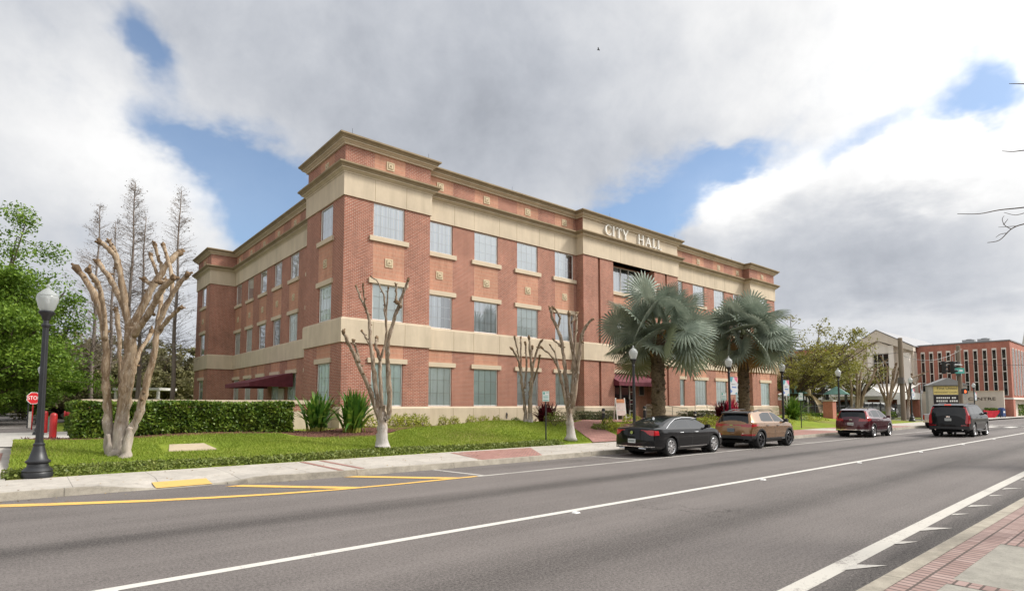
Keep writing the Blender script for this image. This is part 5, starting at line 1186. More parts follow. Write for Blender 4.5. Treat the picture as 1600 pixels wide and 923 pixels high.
pollard('pollarded_tree', 'multi stem pruned tree with thin yellow green regrowth behind the maroon crossover', (545, 640), 64, .3, [
    ([(490, 655), (490, 500), (480, 400), (440, 280), (385, 205)], 30, 12, True), ([(452, 270), (455, 215), (450, 180)], 14, 12, True), ([(525, 655), (540, 450), (530, 330), (505, 215)], 36, 16, True), ([(545, 655), (560, 480), (575, 330), (600, 210)], 30, 12, True), ([(550, 655), (600, 500), (660, 400), (690, 310)], 34, 18, True), ([(690, 330), (720, 290), (800, 225)], 14, 9, True), ([(690, 320), (650, 320), (612, 292)], 12, 10, True), ([(565, 440), (560, 380), (585, 290)], 18, 12, True)],
    5.428, (1240, 520), 'bark_myrtle', GR, 5, 630)
pollard('pollarded_tree', 'many stemmed bare pruned tree left of the wooden utility pole', (800, 690), 66, .2, [
    ([(800, 705), (790, 600), (750, 500), (690, 370)], 50, 14, True), ([(800, 705), (800, 560), (790, 440), (795, 300), (740, 200)], 40, 10, True), ([(800, 705), (820, 560), (840, 400), (870, 262)], 46, 18, True), ([(830, 500), (870, 400), (895, 300)], 24, 16, True), ([(815, 600), (870, 500), (900, 400), (920, 330)], 20, 10, True), ([(780, 560), (760, 460), (720, 340)], 18, 10, True), ([(845, 390), (840, 330), (862, 290)], 18, 12, True)],
    5.428, (1240, 520), 'bark_myrtle', GR, 6, 700)
pollard('pollarded_tree', 'small bare pruned tree behind the wooden utility pole with a broken side limb', (540, 900), 72, .15, [
    ([(545, 930), (550, 800), (560, 650), (590, 560), (690, 512)], 40, 14, True), ([(580, 580), (620, 620), (660, 540), (735, 490)], 24, 8, True), ([(552, 780), (530, 640), (500, 560)], 24, 10, True), ([(556, 700), (575, 600), (585, 520)], 22, 14, True)], 6.153, (1330, 500), 'bark_myrtle', GR, 7, 900)
def leafy(name, label, base, H, rad, crown_z, mats, n, size, seed, trunk_r=.3, bark='bark_grey', group=None, cat='tree', clumps=40, flat=.7, lean=(0, 0), spread=1.0, sub=5, gap=0.0):
    rng = np.random.default_rng(seed); rr = random.Random(seed); base = Vector(base)
    root = thing(name, label, cat, base, 0, group); tr = MB(); tips = []
    fork = base + Vector((lean[0] * .3, lean[1] * .3, max(.8, crown_z * .55)))
    tr.tube(smooth_path([base - Vector((0, 0, .1)), base + (fork - base) * .5 + Vector((rr.gauss(0, .1), rr.gauss(0, .1), 0)), fork], 4), [trunk_r * (1.25 - .05 * i) for i in range(9)], 9)
    top = H - crown_z
    for k in range(clumps):
        a = rr.uniform(0, 2 * math.pi) + k * 2.4; q = rr.uniform(.15, 1) ** .55 * spread; zz = crown_z + top * (rr.uniform(0, 1) ** 1.1) * (1 - .62 * q ** 2.2)
        e = base + Vector((lean[0] + rad * q * math.cos(a), lean[1] + rad * q * math.sin(a), zz - top * .08 * q)); mid = fork.lerp(e, .5) + Vector((rr.gauss(0, .12), rr.gauss(0, .12), rr.uniform(.0, .12))) * rad * .6
        P = smooth_path([fork + Vector((0, 0, rr.uniform(-.3, .3))), mid, e], 5); N = len(P); tr.tube(P, [trunk_r * .42 * (1 - i / N) ** 1.1 + .018 for i in range(N)], 5, cap=False)
        for _ in range(sub):
            i = rr.randrange(N // 2, N); f = P[i] + Vector((rr.gauss(0, 1), rr.gauss(0, 1), rr.gauss(.15, .7))) * rad * .17; tr.tube([P[i], P[i].lerp(f, .5) + Vector((0, 0, .05)), f], [.028, .02, .008], 4, cap=False); tips.append(f)
        tips.append(e)
    tr.build('trunk', bark, root, True)
    T = np.array([tuple(p) for p in tips]); per = np.maximum(1, rng.gamma(1.6, 1, len(T))); per = (per / per.sum() * n).astype(int) + 1
    pts = np.repeat(T, per, 0); s = np.repeat(rng.uniform(.6, 1.35, len(T)), per)[:, None]
    off = rng.standard_normal(pts.shape); off /= np.linalg.norm(off, axis=1)[:, None]; off *= (rng.uniform(0, 1, len(pts)) ** .45)[:, None] * s * rad * .15 * (1 - gap); off[:, 2] *= flat
    V, Q = leaf_geo(pts + off, size, rng, .55); np_mesh('crown', V, Q, mats, root); return root
# big fresh green oak at the left edge and the wood behind the wall
p = at(-15, 640, 40); leafy('oak_tree', 'large fresh green oak tree rising at the left edge above the street lamp', (p.x - .9, p.y - .3, .4), 16.0, 5.6, 3.9, 'leaf_oak', 190000, .19, 21, .40, clumps=115, spread=1.0, gap=-.45)
p = at(-80, 640, 48); leafy('oak_tree', 'green oak at the far left partly outside the picture', (p.x, p.y, .4), 13, 6.5, 2.5, 'leaf_oak', 34000, .30, 22, .45, clumps=46, gap=-.3)
for i, (px, t, H, rad, m, n, lab) in enumerate([(95, 58, 8.6, 3.6, 'leaf_dull', 9000, 'olive green tree behind the tall lamp post'), (150, 66, 9.6, 4.4, 'leaf_dull', 9500, 'dull brown green tree behind the leftmost bare cypress'), (205, 72, 9.8, 4.2, 'leaf_dull', 9000, 'thin leaved grey green tree behind the middle cypresses'),
    (268, 70, 9.0, 3.8, 'leaf_dull', 9000, 'round grey green tree next to the far brick corner tower'), (300, 84, 9.4, 4.6, 'leaf_dull', 7000, 'distant grey green tree touching the far corner tower'), (125, 88, 11, 5, 'leaf_dull', 9000, 'tall distant olive tree between two cypress trunks'), (236, 92, 10.5, 5, 'leaf_dull', 8000, 'far olive tree right of the tall cypress'),
    (38, 74, 7.5, 4.2, 'leaf_oak', 9000, 'dark green tree above the stop sign'), (5, 80, 7.2, 4.5, 'leaf_oak', 9000, 'dark green tree over the parking lot at the left edge'), (72, 96, 9, 5, 'leaf_yellowgreen', 8000, 'yellow green tree far behind the stop sign'), (180, 62, 8.6, 4.0, 'leaf_dull', 9000, 'thin brownish tree between the tallest cypress and its left neighbour'), (232, 66, 8.8, 4.2, 'leaf_dull', 9000, 'brownish tree between the tallest cypress and the lone right one'), (285, 74, 9.4, 4.4, 'leaf_dull', 9000, 'pale olive tree directly left of the far corner tower'), (122, 70, 9.4, 4.4, 'leaf_dull', 9000, 'brown olive tree left of the pollarded myrtle stems')]):
    p = at(px, 640, t); leafy('woodland_tree', lab, (p.x, p.y, .4), H + 1.2, rad * 1.15, 1.6, m, int(n * 2.6), .30, 40 + i, .22, group='trees behind the garden wall', clumps=34, gap=.0)
mb = MB(); rngs = np.random.default_rng(3); pts = []
for k in range(26):
    p = at(-60 + k * 16, 640, rngs.uniform(100, 128)); pts.append(rngs.normal((p.x, p.y, 4.2), (4, 4, 2.2), (1900, 3)))
V, Q = leaf_geo(np.concatenate(pts), .62, rngs, .6); tag(np_mesh('distant_wood', V, Q, 'leaf_dull'), 'dull green mass of far woodland behind the car park', 'woodland', kind='stuff')
def cypress(px, topy, t, seed, lab, dens_=1.0, w=1.0):
    rr = random.Random(seed); b = at(px, 640, t); topz = at(px, topy, t).z; root = thing('cypress_tree', lab, 'tree', (b.x, b.y, .4), 0, 'bare cypresses behind the garden wall'); tr = MB(); br = MB(); H = topz - .4; nd = []
    P = [Vector((b.x + math.sin(i * 1.3 + seed) * .06, b.y, .3 + H * i / 12)) for i in range(13)]; tr.tube(P, [.19 * (1 - i / 12.2) ** .9 + .02 for i in range(13)], 8); tr.build('trunk', 'bark_cypress', root, True)
    for k in range(int(300 * dens_)):
        f = rr.uniform(.22, .995); z = .4 + H * f; a = rr.uniform(0, 2 * math.pi); Lb = w * (5.0 * (1 - f) ** .85 + .25) * rr.uniform(.55, 1.15); up = rr.uniform(.15, .75)
        d = Vector((math.cos(a), math.sin(a), up)).normalized(); p0 = Vector((b.x, b.y, z)); p1 = p0 + d * Lb * .5 + Vector((0, 0, .02)); p2 = p0 + d * Lb + Vector((0, 0, -.06 * Lb + .12)); br.tube([p0, p1, p2], [.020 * (1 - f) + .010, .010, .005], 3, cap=False)
        for j in range(7):
            s = rr.uniform(.25, 1); q = p0.lerp(p1, s * 2) if s < .5 else p1.lerp(p2, s * 2 - 1); e = (d + Vector((rr.gauss(0, .7), rr.gauss(0, .7), rr.gauss(.1, .5)))).normalized(); q2 = q + e * rr.uniform(.2, .6) * (1.2 - f * .5); br.tube([q, q2], [.007, .004], 3, cap=False); nd.append(q2)
    br.build('branch', 'bark_cypress', root)
    rng = np.random.default_rng(seed); N = np.array([tuple(q) for q in nd]); N = N[rng.random(len(N)) < .5]; N = N + rng.normal(0, .1, N.shape); V, Q = leaf_geo(N, .10, rng, .6); np_mesh('crown', V, Q, 'needle', root)
cypress(140, 322, 54, 1, 'bare cypress on the left, shorter and behind the pollarded myrtle', 1.0, 1.05)
cypress(167, 345, 56, 2, 'bare cypress with a thin trunk just left of the tallest one', .7, .9)
cypress(195, 284, 49, 3, 'tallest bare cypress with dark seed balls, straight above the pollarded myrtle', 1.25, 1.0)
cypress(214, 338, 51, 4, 'bare cypress close to the right side of the tallest one', .9, .9)
cypress(268, 296, 50, 5, 'bare cypress standing alone nearest to the brick building', .9, .85)
# right side oak and light regrowth
p = at(1232, 640, 62); leafy('oak_tree', 'spreading half bare oak with yellow green leaves beyond the right corner of the brick building', (p.x, p.y, .4), 11.6, 6.4, 4.4, 'leaf_yellowgreen', 17000, .20, 61, .32, clumps=46, lean=(1.5, -1.2), flat=.5, sub=7)
p = at(1275, 640, 70); leafy('oak_tree', 'low wide tree with olive leaves in front of the office wing', (p.x, p.y, .4), 8.0, 5.2, 4.2, 'leaf_yellowgreen', 13000, .22, 62, .25, clumps=30, flat=.4)
p = at(1345, 640, 72); leafy('oak_tree', 'thin tree with pale new leaves left of the church gable', (p.x, p.y, .4), 8.2, 4.0, 4.6, 'leaf_yellowgreen', 2600, .17, 63, .18, clumps=26, flat=.5)
# bismarck palms
def palm(label, base, zc, H, n, seed, rad, dead):
    rr = random.Random(seed); root = thing('fan_palm', label, 'palm tree', base, 0, 'silver fan palms by the entrance'); bx, by, bz = base
    tr = MB(); N = 30
    tr.tube([(bx + .03 * math.sin(i), by, bz - .1 + (zc - bz + .3) * i / N) for i in range(N + 1)], [.43 - .06 * min(1, i / 8) + (.03 if i % 2 else -.015) + (.06 if i > N - 9 else 0) for i in range(N + 1)], 14)
    for k in range(70):
        z = bz + .2 + (zc - bz) * rr.random(); a = rr.uniform(0, 6.28); c = Vector((bx + .37 * math.cos(a), by + .37 * math.sin(a), z)); o = Vector((math.cos(a), math.sin(a), .9)) * .13; s = Vector((-math.sin(a), math.cos(a), 0)) * .09
        tr.add([c - s, c + s, c + o + s * .5, c + o - s * .5, c - s + o * .4, c + s + o * .4], [(0, 1, 2, 3), (4, 5, 2, 3)])
    tr.build('trunk', 'bark_palm', root, True)
    C = Vector((bx, by, zc)); ga = 2.39996
    for k in range(n):
        f = (k + .5) / n; el = math.asin(max(-1, min(1, 1 - 1.70 * f))) + rr.gauss(0, .08); a = k * ga + rr.gauss(0, .15); d = Vector((math.cos(a) * math.cos(el), math.sin(a) * math.cos(el), math.sin(el)))
        isdead = k >= n - dead; Rf = rad * .40 * rr.uniform(.85, 1.12); Lp = rad * .62 * (rr.uniform(.80, 1.08) if k % 3 else rr.uniform(.45, .8)) * (1 if el > -.3 else .9)
        hubp = C + d * Lp + Vector((0, 0, -.05 * Lp * math.cos(el))); mb = MB()
        mid = C + d * Lp * .5 + Vector((0, 0, .08)); mb.tube([C + d * .15, mid, hubp], [.055, .04, .026], 5)
        side = d.cross(Vector((0, 0, 1))); side = side.normalized() if side.length > .15 else Vector((math.cos(a + 1.57), math.sin(a + 1.57), 0)); tw = rr.uniform(-1.35, 1.35); side = (Matrix.Rotation(tw, 3, d) @ side).normalized()
        drop = rr.uniform(-.15, .55) + (.3 if isdead else 0); ax = (Matrix.Rotation(-drop, 3, side) @ d).normalized(); nrm = side.cross(ax).normalized()
        if nrm.z < 0 and el > -.2: nrm = -nrm
        ns = 28; span = R(rr.uniform(262, 300)); cup = rr.uniform(.05, .30); V = [hubp]; FC = []; MI = []
        def pt(th, r, h=0):
            q = ax * math.cos(th) + side * math.sin(th); bend = cup * (r / Rf) ** 2 * Rf * (.6 + .4 * abs(math.sin(th)))
            p = hubp + q * r + nrm * (h + .18 * Rf * (r / Rf) * (1 - abs(th) / 3.2) - bend); p.z -= .10 * Rf * (r / Rf) ** 3; return p
        for j in range(ns):
            th = -span / 2 + span * (j + .5) / ns; h = span / ns / 2; rl = Rf * (1 - .22 * (abs(th) / 2.5) ** 2) * rr.uniform(.94, 1.04); rm = rl * rr.uniform(.46, .58); o = len(V)
            V += [pt(th - h, rm), pt(th, rm, .022), pt(th + h, rm), pt(th + rr.gauss(0, .018), rl, -.01 if not isdead else -.2), pt(th - h * .5, rl * .8), pt(th + h * .5, rl * .8), pt(th, rl * .8, .014)]
            FC += [(0, o, o + 1), (0, o + 1, o + 2), (o, o + 4, o + 6), (o, o + 6, o + 1), (o + 1, o + 6, o + 5), (o + 1, o + 5, o + 2), (o + 4, o + 3, o + 6), (o + 6, o + 3, o + 5)]
        mb.add(V, FC, 1); mb.keep = True
        leafm = 'leaf_dead' if isdead else ('leaf_fan_olive' if (k > n * .75 and rr.random() < .35) else 'leaf_fan')
        mb.build('frond', ['leaf_dead' if isdead else 'leaf_fan_olive', leafm], root)
    # fibrous old leaf bases under the crown
    ob = MB()
    for k in range(26):
        a = rr.uniform(0, 6.28); z = zc - rr.uniform(.1, 1.5); c = Vector((bx + .3 * math.cos(a), by + .3 * math.sin(a), z)); e = c + Vector((math.cos(a), math.sin(a), rr.uniform(.2, 1.2))) * rr.uniform(.4, .8); ob.tube([c, e], [.06, .035], 5)
    ob.build('leaf_base', 'leaf_dead', root)
def fan_base(px, t): p = at(px, 640, t); return (p.x, p.y, hz(p.x, p.y) - .03)
palm('larger silver blue fan palm in front of the entrance, its crown nearer and wider', fan_base(1029, 32.2), 5.95, 9.2, 54, 3, 3.75, 0)
palm('second silver fan palm with browned lower fronds near the right end of the brick building', fan_base(1163, 40.5), 6.6, 10.4, 56, 8, 3.8, 4)
# ------------------------------------------------------------------ hedges, shrubs, plants
def hedge_pts(x0, x1, y0, y1, z0f, z1, n, rng):
    """points near the surface of a clipped block"""
    out = []
    A = [((x1 - x0) * (z1 - .5), 0), ((x1 - x0) * (y1 - y0), 1), ((y1 - y0) * (z1 - .5), 2), ((y1 - y0) * (z1 - .5), 3), ((x1 - x0) * (z1 - .5) * .4, 4)]; tot = sum(a for a, _ in A)
    for a, k in A:
        m = int(n * a / tot); u = rng.uniform(0, 1, m); v = rng.uniform(0, 1, m); e = np.abs(rng.normal(0, .06, m))
        if k == 0: P = np.stack([x0 + (x1 - x0) * u, y0 + e, v], 1)
        elif k == 4: P = np.stack([x0 + (x1 - x0) * u, y1 - e, v], 1)
        elif k == 1: P = np.stack([x0 + (x1 - x0) * u, y0 + (y1 - y0) * v, 1 - e * .8], 1)
        elif k == 2: P = np.stack([x0 + e, y0 + (y1 - y0) * u, v], 1)
        else: P = np.stack([x1 - e, y0 + (y1 - y0) * u, v], 1)
        out.append(P)
    P = np.concatenate(out); z0 = np.array([z0f(a, b) for a, b in P[:, :2]]); P[:, 2] = z0 + (z1 - z0) * P[:, 2]
    wv = np.sin(P[:, 0] * 2.1) * .04 + np.sin(P[:, 0] * 5.3 + P[:, 2] * 4) * .045 + np.sin(P[:, 2] * 7 + P[:, 0]) * .03
    P[:, 1] += wv; P[:, 2] += np.sin(P[:, 0] * 1.7) * .03 * (P[:, 2] > z1 - .2); return P + rng.normal(0, .028, P.shape)
def hedge(name, label, x0, x1, y0, y1, z1, n, size, m, seed, zf=hz, core='leaf_hedge', cat='hedge', group=None):
    rng = np.random.default_rng(seed); root = thing(name, label, cat, ((x0 + x1) / 2, (y0 + y1) / 2, zf((x0 + x1) / 2, y0)), 0, group)
    V, Q = leaf_geo(hedge_pts(x0, x1, y0, y1, lambda a, b: zf(a, b) + .04, z1, n, rng), size, rng, .6, .1); np_mesh('foliage', V, Q, m, root)
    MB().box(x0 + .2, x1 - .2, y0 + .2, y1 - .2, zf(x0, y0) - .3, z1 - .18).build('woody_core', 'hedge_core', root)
hedge('clipped_hedge', 'long clipped green hedge in front of the beige garden wall', .2 + 1.0, 8.6, 24.5, 26.0, 1.96, 24000, .105, 'leaf_hedge', 5)
hedge('clipped_hedge', 'clipped green hedge farther back behind the red bollards', 1.6, 4.4, 38.6, 40.0, 2.0, 4000, .14, 'leaf_hedge', 6, zf=lambda a, b: .45)
hedge('clipped_hedge', 'grey green low hedge along the wall left of the entrance', 27.2, 31.3, 24.9, 25.9, 1.42, 3600, .085, 'leaf_grey', 7)
hedge('clipped_hedge', 'grey green low hedge under the windows right of the entrance', 38.6, 45.6, 24.7, 25.8, 1.35, 5200, .09, 'leaf_grey', 8)
hedge('clipped_hedge', 'low green hedge beside the road behind the blue mailbox', 104, 114, 17.6, 19.0, 1.35, 2600, .22, 'leaf_hedge', 9, zf=lambda a, b: .15)
hedge('clipped_hedge', 'taller clipped hedge at the right edge by the office building', 119, 127, 17.4, 19, 1.9, 2200, .25, 'leaf_hedge', 10, zf=lambda a, b: .15)
hedge('clipped_hedge', 'dark low hedge in front of the church fence', 58.5, 84, 24.0, 25.2, .95, 4200, .2, 'leaf_hedge', 12, zf=lambda a, b: .35)
def shrub(label, x, y, r, h, n, size, m, seed, group=None, name='shrub', z=None):
    rng = np.random.default_rng(seed); z0 = hz(x, y) if z is None else z; root = thing(name, label, 'shrub', (x, y, z0), 0, group)
    d = rng.standard_normal((n, 3)); d /= np.linalg.norm(d, axis=1)[:, None]; d[:, 2] = np.abs(d[:, 2]); q = rng.uniform(.25, 1, n) ** .4; lump = 1 + .16 * np.sin(d[:, 0] * 7 + seed) * np.cos(d[:, 1] * 6 + seed)
    P = np.stack([x + d[:, 0] * r * q * lump, y + d[:, 1] * r * q * lump, z0 + .04 + d[:, 2] * h * q * lump], 1); V, Q = leaf_geo(P, size, rng, .5, .2); np_mesh('foliage', V, Q, m, root)
    st = MB()
    for k in range(7): a = k * .9; st.tube([(x, y, z0 - .03), (x + .5 * r * math.cos(a), y + .5 * r * math.sin(a), z0 + h * .6)], [.014, .006], 4)
    st.build('stem', 'bark_grey', root)
def gpos(px, py, z):
    """ground position under pixel for a known ground height"""
    a = (px - PX) / F; v = (PY - py) / F; fw = math.cos(PITCH) - math.sin(PITCH) * v; up = math.sin(PITCH) + math.cos(PITCH) * v; s = (z - EYE) / up
    return (a * ru + fw * fu) * s, (a * rv + fw * fv) * s
def wpos(px, V): a = (px - PX) / F; k = V / (a * rv + fv); return (a * ru + fu) * k, V
x, y = wpos(578, 24.9); shrub('small yellow green shrub squeezed behind the limed myrtle trunk', x, y, .42, .62, 420, .085, 'leaf_gold', 71)
for i, px in enumerate((618, 632, 646, 660)):
    x, y = wpos(px, 25.2); shrub(['variegated yellow shrub right of the limed myrtle trunk', 'variegated yellow shrub second from the limed myrtle trunk', 'variegated yellow shrub third from the limed myrtle trunk', 'variegated yellow shrub at the right end of its dense row'][i], x, y, .42, .66, 620, .08, 'leaf_gold', 72 + i, 'row of variegated shrubs')
for i, px in enumerate((693, 710, 737, 756, 777, 806)):
    x, y = wpos(px, 25.5); shrub(['small golden shrub left of a touching pair below the windows', 'small golden shrub right of a touching pair below the windows', 'third small round shrub along the beige base wall', 'fourth small round shrub along the beige base wall', 'fifth small round shrub beside the brass tap in the base wall', 'small green shrub nearest to the twin trunk myrtle'][i], x, y, .36, .50 - .03 * i, 380, .075, 'leaf_gold' if i < 5 else 'leaf_hedge', 80 + i, 'small round shrubs along the wall')
for i, (px, V, lab, r, h, m) in enumerate([(866, 22.0, 'grey green bush at the foot of the tall broad myrtle', .75, .75, 'leaf_cover'), (884, 24.6, 'low grey bush behind the tall broad myrtle trunk', .9, .6, 'leaf_grey'), (950, 21.3, 'bright yellow green bush at the tip of the planting island', .6, .55, 'leaf_gold'), (935, 21.0, 'low trailing bush at the edge of the brick walk', .5, .3, 'leaf_cover'), (986, 22.2, 'yellow green bush behind the black sedan roof', .7, .6, 'leaf_gold'),
    (965, 20.2, 'yellow bush directly left of the black sedan boot', .6, .42, 'leaf_gold'), (1098, 20.6, 'golden bush between the sedan and the bronze crossover', .9, .65, 'leaf_gold'), (1110, 20.9, 'golden bush close behind the bronze crossover rear window', .7, .7, 'leaf_gold'), (1205, 19.8, 'golden bush above the bronze crossover bonnet', .8, .85, 'leaf_gold'), (1222, 19.6, 'golden bush at the lamp foot right of the bronze crossover', .8, .6, 'leaf_gold'), (1253, 21.5, 'low yellow bush on the lawn right of the banner lamp', .9, .5, 'leaf_gold'), (1272, 20.6, 'low yellow flowering bush on the small lawn bank', 1.0, .4, 'leaf_gold')]):
    x, y = wpos(px, V); shrub(lab, x, y, r, h, 620, .085, m, 90 + i)
def straps(name, label, x, y, n, h, m, mbase, seed, spread=.55, w=.085, basef=.22, cat='plant'):
    rr = random.Random(seed); z0 = hz(x, y); root = thing(name, label, cat, (x, y, z0), 0); mb = MB(); bs = MB()
    for k in range(n):
        a = rr.uniform(0, 6.28); ln = h * rr.uniform(.75, 1.12); th = abs(rr.gauss(0, spread)) + .06; bx, by = x + rr.gauss(0, .16), y + rr.gauss(0, .16); pts = []; ang = th * .55
        p = Vector((bx, by, z0)); s = Vector((-math.sin(a), math.cos(a), 0)); N = 8; ps = [p.copy()]
        for i in range(N): p = p + Vector((math.cos(a) * math.sin(ang), math.sin(a) * math.sin(ang), math.cos(ang))) * (ln / N); ang += th * .16 + (.05 if i > 5 else 0); ps.append(p.copy())
        tgt_n = max(1, int(N * basef))
        for i in range(N):
            w0 = w * (.55 + .45 * min(1, i / 3)) * (1 - (i / N) ** 3.5); w1 = w * (.55 + .45 * min(1, (i + 1) / 3)) * (1 - ((i + 1) / N) ** 3.5); up = Vector((0, 0, .012)); mm = bs if i < tgt_n else mb
            mm.add([ps[i] - s * w0, ps[i] - up, ps[i] + s * w0, ps[i + 1] - s * w1, ps[i + 1] - up, ps[i + 1] + s * w1], [(0, 1, 4, 3), (1, 2, 5, 4)])
    mb.keep = bs.keep = True; mb.build('leaf_blade', m, root, True); bs.build('leaf_base', mbase, root, True)
x, y = gpos(495, 676, .66); straps('crinum_lily', 'strap leaved lily clump left of the tower corner, its leaves leaning left', x, y, 80, 1.75, 'leaf_lily', 'leaf_lily_base', 1)
x, y = gpos(551, 677, .66); straps('crinum_lily', 'strap leaved lily clump right in front of the tower corner with pale yellow stems', x, y, 90, 1.85, 'leaf_lily', 'leaf_lily_base', 2)
x, y = wpos(852, 24.6); straps('ti_plant', 'dark red leaved ti plant beside the twin trunk myrtle', x, y, 210, 1.25, 'leaf_ti', 'leaf_ti', 3, .75, .06)
x, y = wpos(1127, 23.0); straps('ti_plant', 'dark red leaved ti plant in front of a ground floor window right of the entrance', x, y, 150, 1.35, 'leaf_ti', 'leaf_ti', 4, .8, .07)
x, y = wpos(1142, 22.4); straps('ti_plant', 'bright pink leaved ti plant at the foot of the banner lamp', x, y, 110, 1.6, 'leaf_ti_pink', 'leaf_ti_pink', 5, .7, .075)
x, y = wpos(1238, 22.0); straps('cycad_plant', 'bright green arching plant right of the brick building', x, y, 240, 1.9, 'leaf_cycad', 'leaf_cycad', 6, .85, .05)
# ground cover strip and grass blades
rngc = np.random.default_rng(12); n = 15000
u = rngc.uniform(-.4, 18.0, n); q = rngc.uniform(0, 1, n); wid = 1.0 + .25 * np.sin(u * .8) - .5 * np.clip((u - 14) / 4, 0, 1); v = 17.72 + q * wid
keep = (np.hypot(u - .25, v - 17.85) > .34); u, v, q = u[keep], v[keep], q[keep]
P = np.stack([u, v, np.array([hz(a, b) for a, b in zip(u, v)]) + .02 + rngc.uniform(0, 1, len(u)) ** 1.5 * .17 * np.sin(np.clip(q, .06, .94) * np.pi) ** .5], 1)
V, Q = leaf_geo(P, .075, rngc, .6, .5); tag(np_mesh('ground_cover', V, Q, 'leaf_cover'), 'low leafy ground cover strip along the back of the pavement', 'ground cover', kind='stuff')
def on_lawn(u, v):
    if v < 17.75: return False
    if u < 23.3 and v > 22.0 and ((u - 10.2) / 2.4) ** 2 + ((v - 23.3) / 1.75) ** 2 < 1: return False
    if v > 25.0 or (u < 9.2 and v > 23.9): return False
    if 3.3 < u < 4.9 and 20.55 < v < 21.9: return False
    for a, b in zip(A_, B_):
        if abs(a.y - v) < .16 and a.x - .08 < u < b.x + 2.0: return False
    return u > -.3
def blades(n, u0, u1, v0, v1, h, w, rng):
    U = rng.uniform(u0, u1, n); Vv = v0 + (v1 - v0) * rng.uniform(0, 1, n); k = np.array([on_lawn(a, b) for a, b in zip(U, Vv)]); U, Vv = U[k], Vv[k]; m = len(U); Z = np.array([hz(a, b) for a, b in zip(U, Vv)])
    a = rng.uniform(0, 6.28, m); hh = h * rng.uniform(.5, 1.2, m); lx, ly = rng.normal(0, .4, m) * hh, rng.normal(0, .4, m) * hh; B = np.stack([U, Vv, Z - .005], 1); s = np.stack([np.cos(a) * w, np.sin(a) * w, 0 * a], 1); T = B + np.stack([lx, ly, hh], 1)
    return np.stack([B - s, B + s, T], 1).reshape(-1, 3)
Vb = np.concatenate([blades(60000, -.3, 13, 18.2, 24, .075, .011, rngc), blades(52000, 10, 25, 18.0, 25, .075, .014, rngc)])
tag(np_mesh('grass', Vb, np.arange(len(Vb)).reshape(-1, 3), 'blade'), 'short green mown grass of the lawn', 'grass', kind='stuff')
# mulch chips
n = 5000; u = rngc.uniform(-.2, 25, n); v = rngc.uniform(21.6, 26.2, n); k = np.array([(((a - 10.2) / 2.1) ** 2 + ((b - 23.2) / 1.4) ** 2 < 1) or b > 25.15 or (a < 9 and b > 23.85) for a, b in zip(u, v)]); u, v = u[k], v[k]
P = np.stack([u, v, np.array([hz(a, b) for a, b in zip(u, v)]) + .05], 1); V, Q = leaf_geo(P, .09, rngc, .3, 2.0); tag(np_mesh('mulch_chips', V, Q, 'mulch'), 'red brown bark chips spread over the planting beds', 'bark mulch', kind='stuff')
tp = thing('wall_tap', 'small brass outdoor tap fixed to the beige base wall', 'tap', (22.2, 26.77, 1.25)); MB().tube([(0, 0, 0), (0, -.10, 0), (0, -.12, -.08)], .022, 6).build('spout', 'stone_med_dark', tp, local=True); MB().box(-.04, .04, -.06, -.04, .02, .09).build('handle', 'trim_black', tp, local=True); MB().box(-.05, .05, -.012, 0, -.2, .16).build('backplate', 'trim_grey', tp, local=True)

n = 900; u = rngc.uniform(-1, 26, n); v = np.where(rngc.random(n) < .45, rngc.uniform(18, 25, n), rngc.uniform(13.9, 17.6, n)); v[u > 18] = rngc.uniform(14.0, 17.5, (u > 18).sum())
z = np.array([(hz(a, b) + .05) if b > 17.7 else (.17 if b > kerbv(a) + .2 else (.012 if b < kerbv(a) - .02 else .175)) for a, b in zip(u, v)])
V, Q = leaf_geo(np.stack([u, v, z], 1), .065, rngc, .6, 3.0); V[:, 2] = np.repeat(z, 4) + (V[:, 2] - np.repeat(z, 4)) * .25
tag(np_mesh('fallen_leaves', V, Q, 'leaf_dead'), 'scattered dry fallen leaves on the lawn and pavement', 'fallen leaves', kind='stuff')
# ------------------------------------------------------------------ right hand distance: church, office, playground, signals
def strips(mb, mg, U, v0, v1, z0, z1, n, w):
    for k in range(n):
        v = v0 + (v1 - v0) * (k + .5) / n; mb.box(U - .12, U + .02, v - w / 2 - .1, v + w / 2 + .1, z0 - .1, z1 + .35, 0); mg.box(U - .16, U - .121, v - w / 2, v + w / 2, z0, z1, 0)
        for q in (.28, .52, .80): mb.box(U - .18, U - .161, v - w / 2, v + w / 2, z0 + (z1 - z0) * q - .07, z0 + (z1 - z0) * q + .07, 0)
UO = 109.6
ob = thing('office_building', 'red brick office block with tall dark window strips and rooftop plant, at the right edge', 'building', (UO + 10, 27, 0))
c = at(1577, 640, 97.5); vs_ = UO * (c.y / c.x); v0 = vs_; cl = at(1424, 640, 100); v1 = UO * cl.y / cl.x
dist = UO * (fu + ((1577 - PX) / F) * 0) ; 
def on_U(px, py, U): d = at(px, py, 1.0) - Vector((0, 0, EYE)); k = U / d.x; return d.y * k, EYE + d.z * k
v0, zt = on_U(1577, 532, UO); v1 = on_U(1426, 542, 108.0)[0] - .05; _, zb_ = on_U(1560, 621, UO)
def box_part(nm, m, par, *a): return MB().box(*a).build(nm, m, par)
box_part('wall', 'brick_office', ob, UO, UO + 30, v0, v1, zb_, zt)
box_part('parapet_cap', 'roof_metal', ob, UO - .12, UO + 30, v0 - .12, v1, zt, zt + .18)
box_part('ground_floor', 'plaster_church', ob, UO + 1.2, UO + 29.9, v0 + .9, v1, 0, zb_ - .25); box_part('fascia', 'plaster_church_pale', ob, UO - .1, UO + 30, v0 - .1, v1, zb_ - .25, zb_)
box_part('corner_pier', 'brick_office', ob, UO - .05, UO + 1.4, v0 - .05, v0 + 1.5, 0, zb_ - .25)
